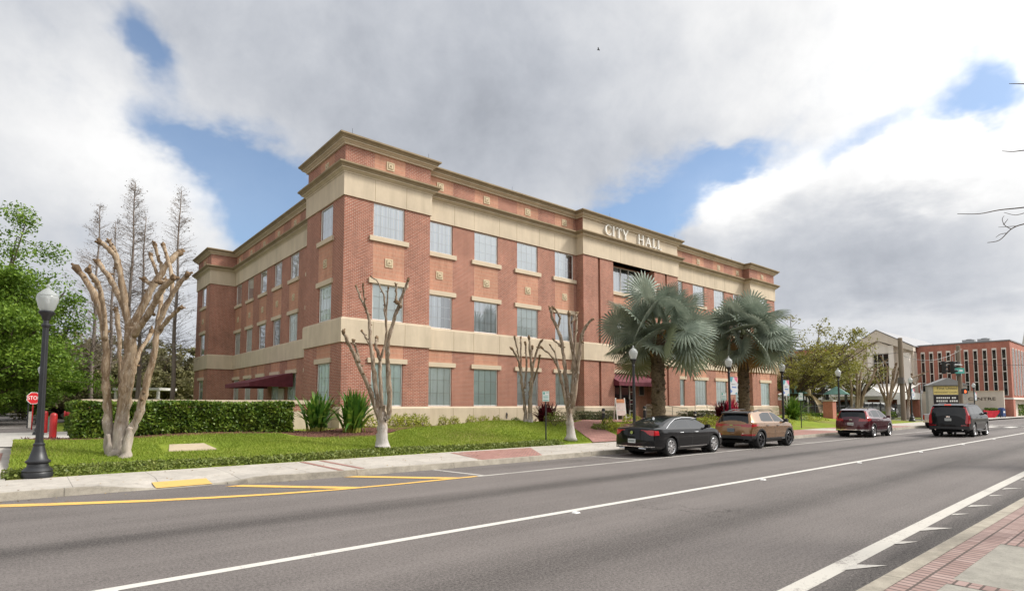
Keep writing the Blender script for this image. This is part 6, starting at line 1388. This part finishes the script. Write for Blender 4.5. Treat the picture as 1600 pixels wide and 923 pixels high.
for k in range(11):
    v = v0 + (v1 - v0) * (k + .62) / 10.4; zz0, zz1 = zb_ + .35, zt - 1.25
    sp1 = abs(v1 - v0) / 10.4; f = MB(); f.box(UO - .10, UO + .03, v - .25 * sp1, v + .25 * sp1, zz0 - .05, zz1 + .28)
    for q in (.30, .52, .80): f.box(UO - .16, UO - .135, v - .17 * sp1, v + .17 * sp1, zz0 + (zz1 - zz0) * q - .06, zz0 + (zz1 - zz0) * q + .06)
    fo = f.build('window', 'plaster_church_pale', ob); MB().box(UO - .135, UO - .101, v - .17 * sp1, v + .17 * sp1, zz0, zz1).build('pane', 'glass_car', fo)
for k in range(12):
    x = UO + 1.8 + 2.3 * k; fo = MB().box(x - .5, x + .5, v0 - .10, v0 + .03, zb_ + .35, zt - 1.0).build('window', 'plaster_church_pale', ob); MB().box(x - .32, x + .32, v0 - .13, v0 - .101, zb_ + .4, zt - 1.1).build('pane', 'glass_car', fo)
for i, px in enumerate((1514, 1538)):
    vv, _ = on_U(px, 530, UO + 4); vv2 = vv; a = thing('rooftop_unit', ['grey air conditioning unit on the office roof, left one', 'grey air conditioning unit on the office roof, right one'][i], 'air conditioner', (UO + 4, vv, zt), 0, 'air conditioners on the office roof')
    MB().box(-.7, .7, -.75, .75, .2, .85).build('casing', 'ac_grey', a, local=True); MB().box(-.6, .6, -.6, .6, 0, .2).build('unit_base', 'dark_opening', a, local=True); MB().lathe([(.4, .85), (.4, .95), (.3, .97)], 12).build('fan', 'dark_opening', a, local=True)
vv, _ = on_U(1460, 530, UO + 6); MB().prism([(vv - 1.2, zt), (vv + 1.2, zt), (vv, zt + .7)], UO + 5, UO + 8, 'yz').build('roof_hatch', 'roof_metal', ob)
fl = thing('office_wing', 'long red brick wing with dark window strips seen through the trees left of the church', 'building', (122, 60, 0)); UW = 122
va, _ = on_U(1330, 600, UW); vb, _ = on_U(1205, 600, UW); _, z1_ = on_U(1290, 545, UW); _, z0_ = on_U(1290, 606, UW)
MB().box(UW, UW + 12, va, vb, 0, z1_).build('wall', 'brick_office', fl); MB().box(UW - .1, UW + 12, va, vb, z1_, z1_ + .3).build('parapet_cap', 'roof_metal', fl)
for k in range(14):
    v = va + (vb - va) * (k + .5) / 14; fo = MB().box(UW - .1, UW + .03, v - .6, v + .6, z0_, z1_ - 1.2).build('window', 'plaster_church', fl); MB().box(UW - .14, UW - .101, v - .42, v + .42, z0_ + .1, z1_ - 1.3).build('pane', 'glass_car', fo)
# church
UC = 108.0
ch = thing('church', 'beige church hall with a broad gable over a tall window and a low white porch', 'building', (UC, 33, 0))
va, zr = on_U(1373, 517, UC); vr, ze = on_U(1426, 542, UC); hwid = va - vr; vl = va + hwid
def gable(U0, U1, v0, v1, vm, zb, zs, zr, nm, m, par=ch): return MB().prism([(v0, zb), (v1, zb), (v1, zs), (vm, zr), (v0, zs)], U0, U1, 'yz').build(nm, m, par)
gable(UC, UC + 26, vr, vl, va, 0, ze - .8, zr - .35, 'wall', 'plaster_church')
mb = MB()
for s, vv in ((1, vl), (-1, vr)):
    e = vv + s * .35; mb.prism([(va, zr), (e, ze), (e, ze - .75), (va, zr - 1.7)], UC - 1.2, UC + .05, 'yz', 0)
mb.build('gable_fascia', 'plaster_church', ch)
mb = MB()
for s, vv in ((1, vl), (-1, vr)): e = vv + s * .45; mb.prism([(va, zr + .14), (e, ze + .14), (e, ze), (va, zr)], UC - 1.3, UC + 26, 'yz')
mb.build('roof', 'roof_metal', ch)
vi0, zi0 = on_U(1393, 551, UC - .6); vi1, _ = on_U(1360, 551, UC - .6); vm_, zi1 = on_U(1373.5, 533, UC - .6)
wv0, wz0 = on_U(1391, 601, UC - .05); wv1, wz1 = on_U(1362.5, 554, UC - .05)
MB().prism([(vi0, zi0), (vi1, zi0), (vi1, zi0 + 1.0), (va, zi1), (vi0, zi0 + 1.0)], UC - .5, UC + .02, 'yz').build('gable_panel', 'plaster_church_pale', ch)
for v in (vi0, vi1): MB().box(UC - .9, UC - .02, v - .35, v + .35, 0, zi0 + 1.2).build('column', 'plaster_church_pale', ch)
vr2, _ = on_U(1419, 560, UC); MB().box(UC - .9, UC - .02, vr2 - .4, vr2 + .4, 0, ze - .9).build('column', 'plaster_church_pale', ch)
fo = MB()
for k in range(4): v = wv0 + (wv1 - wv0) * k / 3; fo.box(UC - .22, UC - .06, v - .04, v + .04, wz0, wz1)
for q in (0, .3, .72, 1): fo.box(UC - .225, UC - .065, wv0, wv1, wz0 + (wz1 - wz0) * q - .04, wz0 + (wz1 - wz0) * q + .04)
fo = fo.build('window', 'porch_white', ch); MB().box(UC - .12, UC - .03, wv0, wv1, wz0, wz1).build('pane', 'glass_car', fo)
# porch: long low white roof on posts
UP = 98.0; pr, pz1 = on_U(1412, 602, UP); pl_, _ = on_U(1215, 602, UP); _, pz0 = on_U(1330, 624, UP); va2, zr2 = on_U(1350, 600, UP)
MB().box(UP, UC - 1.0, pr, pl_, pz0, pz0 + 1.0).build('porch_fascia', 'porch_white', ch)
MB().add([(UP, pr, pz0 + 1.02), (UP, pl_, pz0 + 1.02), (UC - 1, pl_, pz1 + .6), (UC - 1, pr, pz1 + .6)], [(0, 1, 2, 3)]).build('porch_roof', 'plaster_church_pale', ch)
MB().prism([(va2 - 3.4, pz0 + .5), (va2 + 4.2, pz0 + .5), (va2 + .3, pz1 + .9)], UP - 1.5, UP - .1, 'yz').build('porch_gable', 'porch_white', ch)
for px in (1232, 1262, 1300, 1335, 1352, 1378, 1405):
    v, _ = on_U(px, 620, UP + .3); MB().box(UP + .05, UP + .5, v - .22, v + .22, 0, pz0).build('porch_column', 'porch_white', ch)
MB().box(UC - 3, UC - 2.6, pr, pl_, 0, pz0).build('porch_wall', 'brick_office', ch)
for px in (1256, 1285, 1320, 1345, 1386):
    v, _ = on_U(px, 625, UC - 3.1); MB().box(UC - 3.1, UC - 3.01, v - .6, v + .6, .3, pz0 - .3).build('porch_window', 'dark_opening', ch)
# CENTRE lettering on the low front of the office
fw = thing('front_wall', 'low beige wall with the dark word CENTRE behind the traffic signal pole', 'wall', (106, 24, 0))
w0, wz = on_U(1440, 613, 106); w1, _ = on_U(1568, 612, 106); MB().box(106, 106.4, w1, w0, 0, wz).build('wall_body', 'plaster_church', fw); MB().box(105.93, 106.47, w1, w0, wz, wz + .15).build('wall_cap', 'stone_cap', fw)
vc, zc = on_U(1534, 623, 106); text_mesh('CENTRE', .64, 'brown_letters', fw, (-.03, vc - 24, zc), (R(90), 0, -R(90)), depth=.03).scale = (1.35, 1, 1)
# steeple just entering the frame at the right edge
p = at(1620, 640, 150); sp_ = thing('church_steeple', 'pale grey church steeple rising at the right edge behind the office block', 'steeple', (p.x, p.y, 0)); zt2 = at(1612, 470, 150).z
MB().box(-2.4, 2.4, -2.4, 2.4, 0, 14).build('tower', 'plaster_church_pale', sp_, local=True); MB().lathe([(3.0, 14), (3.0, 14.4), (2.7, 14.6), (.02, zt2)], 8).build('spire', 'plaster_church_pale', sp_, local=True)
# utility poles with cables
def upole(label, px, t, zt_px, r, extra=None):
    p = at(px, 650, t); zt = at(px, zt_px, t).z; o = thing('utility_pole', label, 'utility pole', (p.x, p.y, .1), 0, 'wooden utility poles'); MB().lathe([(r * 1.15, -.1), (r, zt - .1), (r * .6, zt - .06)], 14).build('pole', 'pole_wood', o, True, local=True, angle=40); return o, p, zt
u1, p1, z1p = upole('thick weathered wooden utility pole left of the white pickup', 1412, 66, 528, .23)
MB().box(-.45, -.2, -.3, .3, 4.2, 4.9).build('meter_box', 'trim_grey', u1, local=True)
u2, p2, z2p = upole('wooden utility pole carrying the traffic signal arm behind the large black SUV', 1503, 70, 540, .21)
MB().box(-.5, -.2, -.25, .25, 5.3, 6.0).box(-.45, -.22, -.2, .2, 6.6, 7.0).build('control_box', 'trim_grey', u2, local=True)
def cable(label, A, B, sag=.6, r=.02):
    A, B = Vector(A), Vector(B); P = [A.lerp(B, k / 16) - Vector((0, 0, 4 * sag * (k / 16) * (1 - k / 16))) for k in range(17)]; tag(MB().tube(P, r, 4).build('overhead_cable', 'metal_dark'), label, 'cable', 'overhead cables')
cable('dark cable crossing in front of the church gable to the thick wooden pole', at(1412, 550, 66), at(1180, 552, 70), .5); cable('dark cable running right from the signal pole past the office windows', at(1503, 566, 70), at(1700, 560, 60), .5); cable('thin span cable above the traffic signals', at(1503, 545, 70), at(1412, 556, 66), .9)
# traffic signals on an arm
ar = thing('signal_arm', 'metal arm with green street name plate reaching left from the signal pole', 'signal arm', (p2.x, p2.y, .1)); q0 = at(1503, 570, 69.6); q1 = at(1470, 568, 69.0); MB().tube([q0, q1], .06, 8).build('arm', 'galvanised', ar)
q = at(1498, 579, 69); nb = MB(); nb.box(-.68, .68, -.02, .02, -.34, .34); nb_o = nb.build('name_plate', 'sign_green', None, local=True); nb_o.parent = ar; nb_o.location = Vector(q) - Vector((p2.x, p2.y, .1)); nb_o.rotation_euler = (0, 0, TOCAM)
nm = MB(); nm.box(-.60, .60, -.026, -.021, -.27, .27, 0); nm.box(-.45, -.1, -.030, -.0265, -.1, .1, 1); nm.box(.05, .45, -.030, -.0265, -.08, .12, 1); a_ = nm.build('plate_marks', ['sign_teal', 'sign_white'], None, local=True); a_.parent = nb_o
for i, (px, py) in enumerate(((1475, 574), (1489, 574))):
    q = at(px, py, 69); s = thing('traffic_signal', ['dark three lens traffic signal head, left of the pair', 'dark three lens traffic signal head, right one nearest the wooden pole'][i], 'traffic light', tuple(q), TOCAM + R(38), 'hanging traffic signals')
    MB().box(-.22, .22, -.16, .16, -.75, .75).build('housing', 'trim_black', s, local=True); MB().box(-.25, .25, .17, .19, -.78, .78).build('backplate', 'black_panel', s, local=True)
    for k in range(3):
        z = .5 - .5 * k; MB().lathe([(.16, -.17), (.15, -.165)], 12, (0, 0, z), 0, 'y').build('lens', 'lens_dark', s, local=True); v_ = MB()
        for a in range(10): t0, t1 = math.pi * (-.1 + 1.2 * a / 10), math.pi * (-.1 + 1.2 * (a + 1) / 10); v_.quad((.19 * math.cos(t0), -.16, z + .19 * math.sin(t0)), (.19 * math.cos(t1), -.16, z + .19 * math.sin(t1)), (.19 * math.cos(t1), -.42, z + .18 * math.sin(t1)), (.19 * math.cos(t0), -.42, z + .18 * math.sin(t0)))
        v_.build('visor', 'trim_black', s, local=True)
    MB().tube([(0, 0, .75), (0, 0, 1.35)], .035, 6).build('hanger', 'galvanised', s, local=True)
q = at(1508, 611, 69); pd = thing('pedestrian_signal', 'black pedestrian signal showing an orange hand on the wooden pole', 'pedestrian light', tuple(q), TOCAM)
MB().box(-.30, .30, -.02, .2, -.30, .30).build('housing', 'trim_black', pd, local=True); hd = MB(); hd.box(-.10, .10, -.028, -.022, -.2, .02)
for k in range(4): hd.box(-.10 + .053 * k, -.10 + .053 * k + .04, -.028, -.022, .02, .14 + .03 * (k in (1, 2)))
hd.prism([(.10, -.14), (.19, -.02), (.16, .02), (.10, -.06)], -.028, -.022, 'xz'); hd.build('hand_symbol', 'hand_orange', pd, local=True)
MB().box(-.34, .34, -.14, -.02, .30, .33).build('visor', 'trim_black', pd, local=True)
# marquee
q = at(1480, 640, 76); mq = thing('church_sign', 'roadside church sign with yellow top panel, black message board and grey gable roof', 'sign', (q.x, q.y, .1), TOCAM - R(12)); sc = 76 / F
W2 = 23.5 * sc; zt_, zy, zk, zl = (at(1480, v, 76).z - .1 for v in (598, 602, 616, 632)); za = at(1480, 597, 76).z - .1
MB().box(-W2, W2, -.25, .25, 0, zl).build('brick_base', 'concrete_plain', mq, local=True)
for s in (-1, 1): MB().box(s * W2 - .28, s * W2 + .28, -.38, .38, 0, zy).build('post', 'concrete_plain', mq, local=True)
MB().box(-W2 + .29, W2 - .29, -.2, .2, zl + .005, zy).build('frame', 'trim_grey', mq, local=True)
MB().prism([(-W2 - .45, zy + .01), (W2 + .45, zy + .01), (.1, za + .55), (-.1, za + .55)], -.7, .7, 'xz').build('roof', 'roofing_grey', mq, local=True)
MB().box(-W2 + .4, W2 - .4, -.23, -.205, zk, zy - .1).build('yellow_panel', 'sign_yellow', mq, local=True); MB().box(-W2 + .4, W2 - .4, -.23, -.205, zl + .15, zk - .12).build('message_panel', 'black_panel', mq, local=True)
zm = (zk + zy) / 2; text_mesh('First United', .50, 'brown_letters', mq, (0, -.24, zm + .22), (R(90), 0, 0)); text_mesh('METHODIST CHURCH', .30, 'brown_letters', mq, (0, -.24, zm - .33), (R(90), 0, 0))
md_ = MB(); zz = (zl + zk) / 2
for r_ in (0, 1):
    xx = -W2 + .7
    while xx < W2 - .9: wd = RN.uniform(.14, .22); md_.box(xx, xx + wd, -.236, -.231, zz + .12 - .42 * r_, zz + .34 - .42 * r_); xx += wd + (.06 if RN.random() < .8 else .24)
md_.build('message_marks', 'sign_white', mq, local=True)
# thin steel post
q = at(1441, 660, 63); pp = thing('sign_pole', 'thin galvanised pole standing left of the church sign', 'pole', (q.x, q.y, .12)); MB().tube([(0, 0, 0), (0, 0, at(1441, 602, 63).z)], .06, 8).build('post', 'galvanised', pp, local=True); MB().box(-.4, .4, -.1, -.07, at(1441, 616, 63).z, at(1441, 611, 63).z).build('plate', 'trim_grey', pp, local=True)
# red cloth, mailbox
q = at(1550, 652, 77); rc = thing('cloth_banner', 'red cloth hanging in a sagging triangle over the low hedge', 'banner', (q.x, q.y, .15), TOCAM); w = 1.15; V = []; FC = []
zt_ = at(1550, 640, 77).z - .15
for i in range(13):
    for j in range(7):
        a = -1 + i / 6; d = (1 - a * a) * .42 + .05; V.append((a * w, .06 * math.sin(i * 1.7 + j * .6) + .1 * j / 6, zt_ - j / 6 * (d * 2.1 + .15) - .12 * (1 - a * a)))
for i in range(12):
    for j in range(6): FC.append((i * 7 + j, i * 7 + 7 + j, i * 7 + 8 + j, i * 7 + j + 1))
mbx = MB().add(V, FC); mbx.keep = True; mbx.build('cloth', 'red_cloth', rc, True, local=True)
for s in (-1, 1): MB().tube([(s * w, 0, 0), (s * w, 0, zt_ + .1)], .04, 6).build('post', 'metal_black', rc, local=True)
q = at(1566, 656, 80); ml = thing('mailbox', 'dark blue collection mailbox standing on the pavement corner', 'mailbox', (q.x, q.y, .15), TOCAM + R(20)); MB().prism([(-.3, .15), (.3, .15), (.3, 1.0), (.2, 1.25), (0, 1.33), (-.2, 1.25), (-.3, 1.0)], -.3, .3, 'xz').build('body', 'mail_blue', ml, local=True)
for a in (-1, 1):
    for b in (-1, 1): MB().box(a * .25 - .04, a * .25 + .04, b * .25 - .04, b * .25 + .04, 0, .15).build('leg', 'mail_blue', ml, local=True)
MB().box(-.18, .18, -.315, -.302, .6, .85).build('label_plate', 'sign_white', ml, local=True)
# playground, fence
q = at(1275, 648, 60); fe = thing('iron_fence', 'black iron picket fence along the playground beyond the lawn', 'fence', (q.x, q.y, .3))
fx0, fx1, fy = 57.8, 92, 25.6; mb = MB(); k = fx0
while k < fx1: mb.box(k - .018, k + .018, fy - .018, fy + .018, .3, 1.95); k += .22
mb.build('picket', 'metal_black', fe); MB().box(fx0, fx1, fy - .025, fy + .025, 1.7, 1.76).box(fx0, fx1, fy - .025, fy + .025, .5, .56).build('rail', 'metal_black', fe)
for k in range(13): x = fx0 + k * 2.85; MB().box(x - .06, x + .06, fy - .06, fy + .06, .2, 2.15).build('post', 'metal_black', fe)
q = at(1297, 656, 53.5); pi = thing('brick_pier', 'square red brick pier on the lawn in front of the playground', 'pier', (q.x, q.y, .2), 0); MB().box(-.42, .42, -.42, .42, 0, 2.0).build('pier_body', 'brick_office', pi, local=True); MB().box(-.5, .5, -.5, .5, 2.0, 2.12).build('pier_cap', 'concrete_plain', pi, local=True)
def shelter(label, px, t, rf):
    q = at(px, 640, t); s = thing('play_tower', label, 'play tower', (q.x, q.y, .3), R(15), 'playground towers'); h = at(px, rf, t).z - .3
    for a in (-1, 1):
        for b in (-1, 1): MB().box(a * .9 - .06, a * .9 + .06, b * .9 - .06, b * .9 + .06, 0, h - .5).build('post', 'metal_dark', s, local=True)
    MB().add([(-1.2, -1.2, h - .55), (1.2, -1.2, h - .55), (1.2, 1.2, h - .55), (-1.2, 1.2, h - .55), (0, 0, h + .35)], [(0, 1, 4), (1, 2, 4), (2, 3, 4), (3, 0, 4), (3, 2, 1, 0)]).build('roof', 'roof_green', s, local=True)
    MB().box(-.9, .9, -.9, .9, 1.2, 1.3).build('deck', 'metal_dark', s, local=True); r_ = MB()
    for k in range(9): x = -.85 + .21 * k; r_.box(x - .02, x + .02, -.9, -.87, 1.3, 2.1)
    r_.build('railing', 'metal_dark', s, local=True)
shelter('green roofed play tower right of the tan slide', 1308, 63, 608); shelter('green roofed play tower left of the tan slide, behind the banner lamp', 1244, 62, 607)
sl = thing('spiral_slide', 'tan curved playground slide between the two play towers', 'slide', tuple(at(1273, 645, 62).xy) + (.3,)); P = [Vector((.15 * math.cos(a * .5) + .75 * math.sin(a * .55 - .4), .9 * math.cos(a * .55), 2.9 - a * .62)) for a in [i * .35 for i in range(14)]]; Vx = []; FC = []
rot = Matrix.Rotation(TOCAM, 3, 'Z')
for i, p in enumerate(P):
    d = (P[min(i + 1, 13)] - P[max(i - 1, 0)]).normalized(); s = d.cross(Vector((0, 0, 1))).normalized()
    for k in range(7): t = math.pi * k / 6; Vx.append(rot @ (p + s * .42 * math.cos(t) + Vector((0, 0, .35 - .35 * math.sin(t)))))
for i in range(13):
    for k in range(6): FC.append((i * 7 + k, i * 7 + 7 + k, i * 7 + 8 + k, i * 7 + k + 1))
MB().add(Vx, FC).build('chute', 'slide_tan', sl, True, local=True); MB().lathe([(.42, 2.55), (.42, 3.15), (.3, 3.3)], 12, (-.35, .6, 0)).build('hood', 'slide_tan', sl, True, local=True); MB().tube([(0, .5, 0), (0, .5, 2.7)], .06, 8).build('post', 'metal_dark', sl, local=True)
q = at(1278, 640, 64); cb_ = thing('climbing_frame', 'dark metal climbing frame of tall posts behind the fence', 'climbing frame', (q.x, q.y, .3)); mb = MB()
for k in range(6): MB().tube([(k * 1.5 - 4.5, .4 * (k % 2), 0), (k * 1.5 - 4.5, .4 * (k % 2), 3.0 + .3 * (k % 3))], .06, 8).build('post', 'metal_dark', cb_, local=True)
MB().tube([(-4.5, 0, 2.8), (3, 0, 2.8)], .04, 6).tube([(-4.5, .4, 1.9), (3, .4, 1.9)], .04, 6).build('bar', 'metal_dark', cb_, local=True)
# left background: white kiosk, parked white frame, small house
p = at(108, 640, 62); kb = thing('small_kiosk', 'small white booth with a dark roof behind the hedge', 'booth', (p.x, p.y, .45)); MB().box(-.8, .8, -.8, .8, 0, 3.0).build('wall', 'porch_white', kb, local=True); MB().box(-1, 1, -1, 1, 3.0, 3.2).build('roof', 'roof_metal', kb, local=True); MB().box(-.4, .4, -.84, -.805, 1.2, 2.6).build('window', 'glass_car', kb, local=True)
p = at(226, 640, 58); kb = thing('covered_shelter', 'flat roofed white shelter just above the garden wall', 'shelter', (p.x, p.y, .45), TOCAM); h = at(226, 606, 58).z - .45
MB().box(-2.3, 2.3, -1.5, 1.5, h - .25, h).build('roof', 'porch_white', kb, local=True); MB().box(-2.0, 2.4, -1.6, -1.3, h - 1.35, h - 1.1).build('beam', 'plaster_church_pale', kb, local=True)
for a in (-2.1, 2.1): MB().box(a - .1, a + .1, -1.4, -1.2, 0, h - .25).build('post', 'porch_white', kb, local=True)
# twigs of a near tree whose trunk stands outside the picture on the right
nt = thing('bare_tree', 'thin bare twigs reaching in from a tree at the right edge against the clouds', 'tree', (11.6, .2, .15)); tr = MB()
tr.tube(smooth_path([Vector((11.6, .2, .0)), Vector((11.65, .3, 2.2)), Vector((11.5, .35, 4.3)), Vector((11.4, .5, 6.5))], 5), [.16 - .008 * i for i in range(16)], 9)
def tw(P, t, r0=.013, r1=.004): P = smooth_path([at(x, y, t + dt) for x, y, dt in P], 4); N = len(P); tr.tube(P, [r0 + (r1 - r0) * i / (N - 1) for i in range(N)], 5)
h0 = Vector((11.5, .35, 4.4))
for P, t in (([(1760, 300, .3), (1680, 313, 0), (1600, 324, 0), (1562, 328, 0), (1530, 334, 0), (1496, 334, 0)], 9.0), ([(1760, 300, .3), (1690, 335, .2), (1640, 345, 0), (1600, 350, 0), (1580, 358, 0), (1562, 375, 0), (1543, 379, 0)], 8.8), ([(1700, 225, .2), (1640, 232, 0), (1600, 235, 0), (1582, 237, 0), (1566, 236, 0)], 9.2)): tw(P, t, .014, .0045)
for P in ([(1600, 333, 0), (1586, 336, 0), (1569, 332, 0)], [(1580, 358, 0), (1570, 352, 0), (1566, 343, 0), (1569, 337, 0)], [(1590, 353, .1), (1576, 354, .1), (1560, 355, .1)], [(1574, 364, 0), (1563, 366, 0), (1556, 371, 0)], [(1568, 351, 0), (1572, 346, 0), (1575, 342, 0)]): tw(P, 8.85, .006, .003)
a0 = at(1760, 300, 9.3); tr.tube([h0, h0.lerp(a0, .5) + Vector((0, 0, .1)), a0], [.05, .03, .016], 6); a1 = at(1700, 225, 9.4); tr.tube([Vector((11.42, .48, 5.6)), a1], [.04, .015], 6)
rr = random.Random(4)
for k in range(26):
    z = rr.uniform(3.6, 6.4); a = rr.uniform(-2.2, .9); s = Vector((11.5, .4, z)); e = s + Vector((math.cos(a), math.sin(a), rr.uniform(.2, .9))) * rr.uniform(.8, 2.0); tr.tube([s, s.lerp(e, .5) + Vector((0, 0, .12)), e], [.03, .018, .005], 5)
tr.build('trunk', 'bark_grey', nt, True)
b_ = thing('bird', 'tiny dark bird flying high in the clouds', 'bird', tuple(at(935, 78, 60)), R(30)); MB().lathe([(.005, -.17), (.05, -.07), (.055, .03), (.03, .12), (.005, .17)], 8, (0, 0, 0), 0, 'y').build('body', 'bird_dark', b_, True, local=True)
for s in (1, -1): MB().add([(0, -.06, .02), (0, .07, .02), (s * .22, .03, .12), (s * .40, -.05, .05), (s * .2, -.07, .10)], [(0, 1, 2, 4), (4, 2, 3)]).build('wing', 'bird_dark', b_, local=True)
# unseen buildings and trees added behind the camera for reflections in windows and paint
for i, (x0, x1, h, m, lab) in enumerate([(-22, -3, 7.2, 'brick_office', 'unseen low brick building added behind the viewpoint for reflections'), (-2.5, 14, 8.6, 'plaster_church', 'unseen beige two storey building added behind the viewpoint for reflections'), (14.5, 33, 6.6, 'brick_office', 'unseen single storey brick building at the middle of the row added for reflections'), (33.5, 52, 8.0, 'plaster_church', 'unseen pale two storey building farther along the row added for reflections'), (58, 80, 7.0, 'brick_office', 'unseen last brick building, toward the crossing, of the row added for reflections')]):
    o = thing('reflection_building', lab, 'building', ((x0 + x1) / 2, -9, .15)); MB().box(x0, x1, -24, -7.2, .1, h).build('wall', m, o); MB().box(x0 - .1, x1 + .1, -24.1, -7.0, h, h + .3).build('parapet', 'stone_cap', o)
    n = int((x1 - x0) / 4.2)
    for k in range(n):
        u = x0 + (x1 - x0) * (k + .5) / n; MB().box(u - 1.5, u + 1.5, -7.19, -7.1, .6, 3.0).build('shop_window', 'glass_car', o)
        if h > 7.5: MB().box(u - .7, u + .7, -7.19, -7.12, 4.6, 6.6).build('window', 'glass_car', o)
    MB().box(x0, x1, -7.2, -5.6, 3.3, 3.5).build('canopy', 'metal_dark', o)
leafy('reflection_tree', 'unseen leafy tree added for reflections on the near pavement, left of the view', (-9, -2.5, .15), 8.5, 3.4, 3.0, 'leaf_oak', 9000, .25, 91, .2)
leafy('reflection_tree', 'unseen leafy tree added for reflections on the near pavement, behind the viewpoint', (5, -4.5, .15), 8.0, 3.0, 3.0, 'leaf_oak', 9000, .25, 92, .2)
leafy('reflection_tree', 'unseen leafy tree added for reflections on the near pavement, far right of the viewpoint', (27, -1.8, .15), 8.0, 3.0, 3.2, 'leaf_oak', 9000, .25, 93, .2)
SC.render.engine = 'CYCLES'
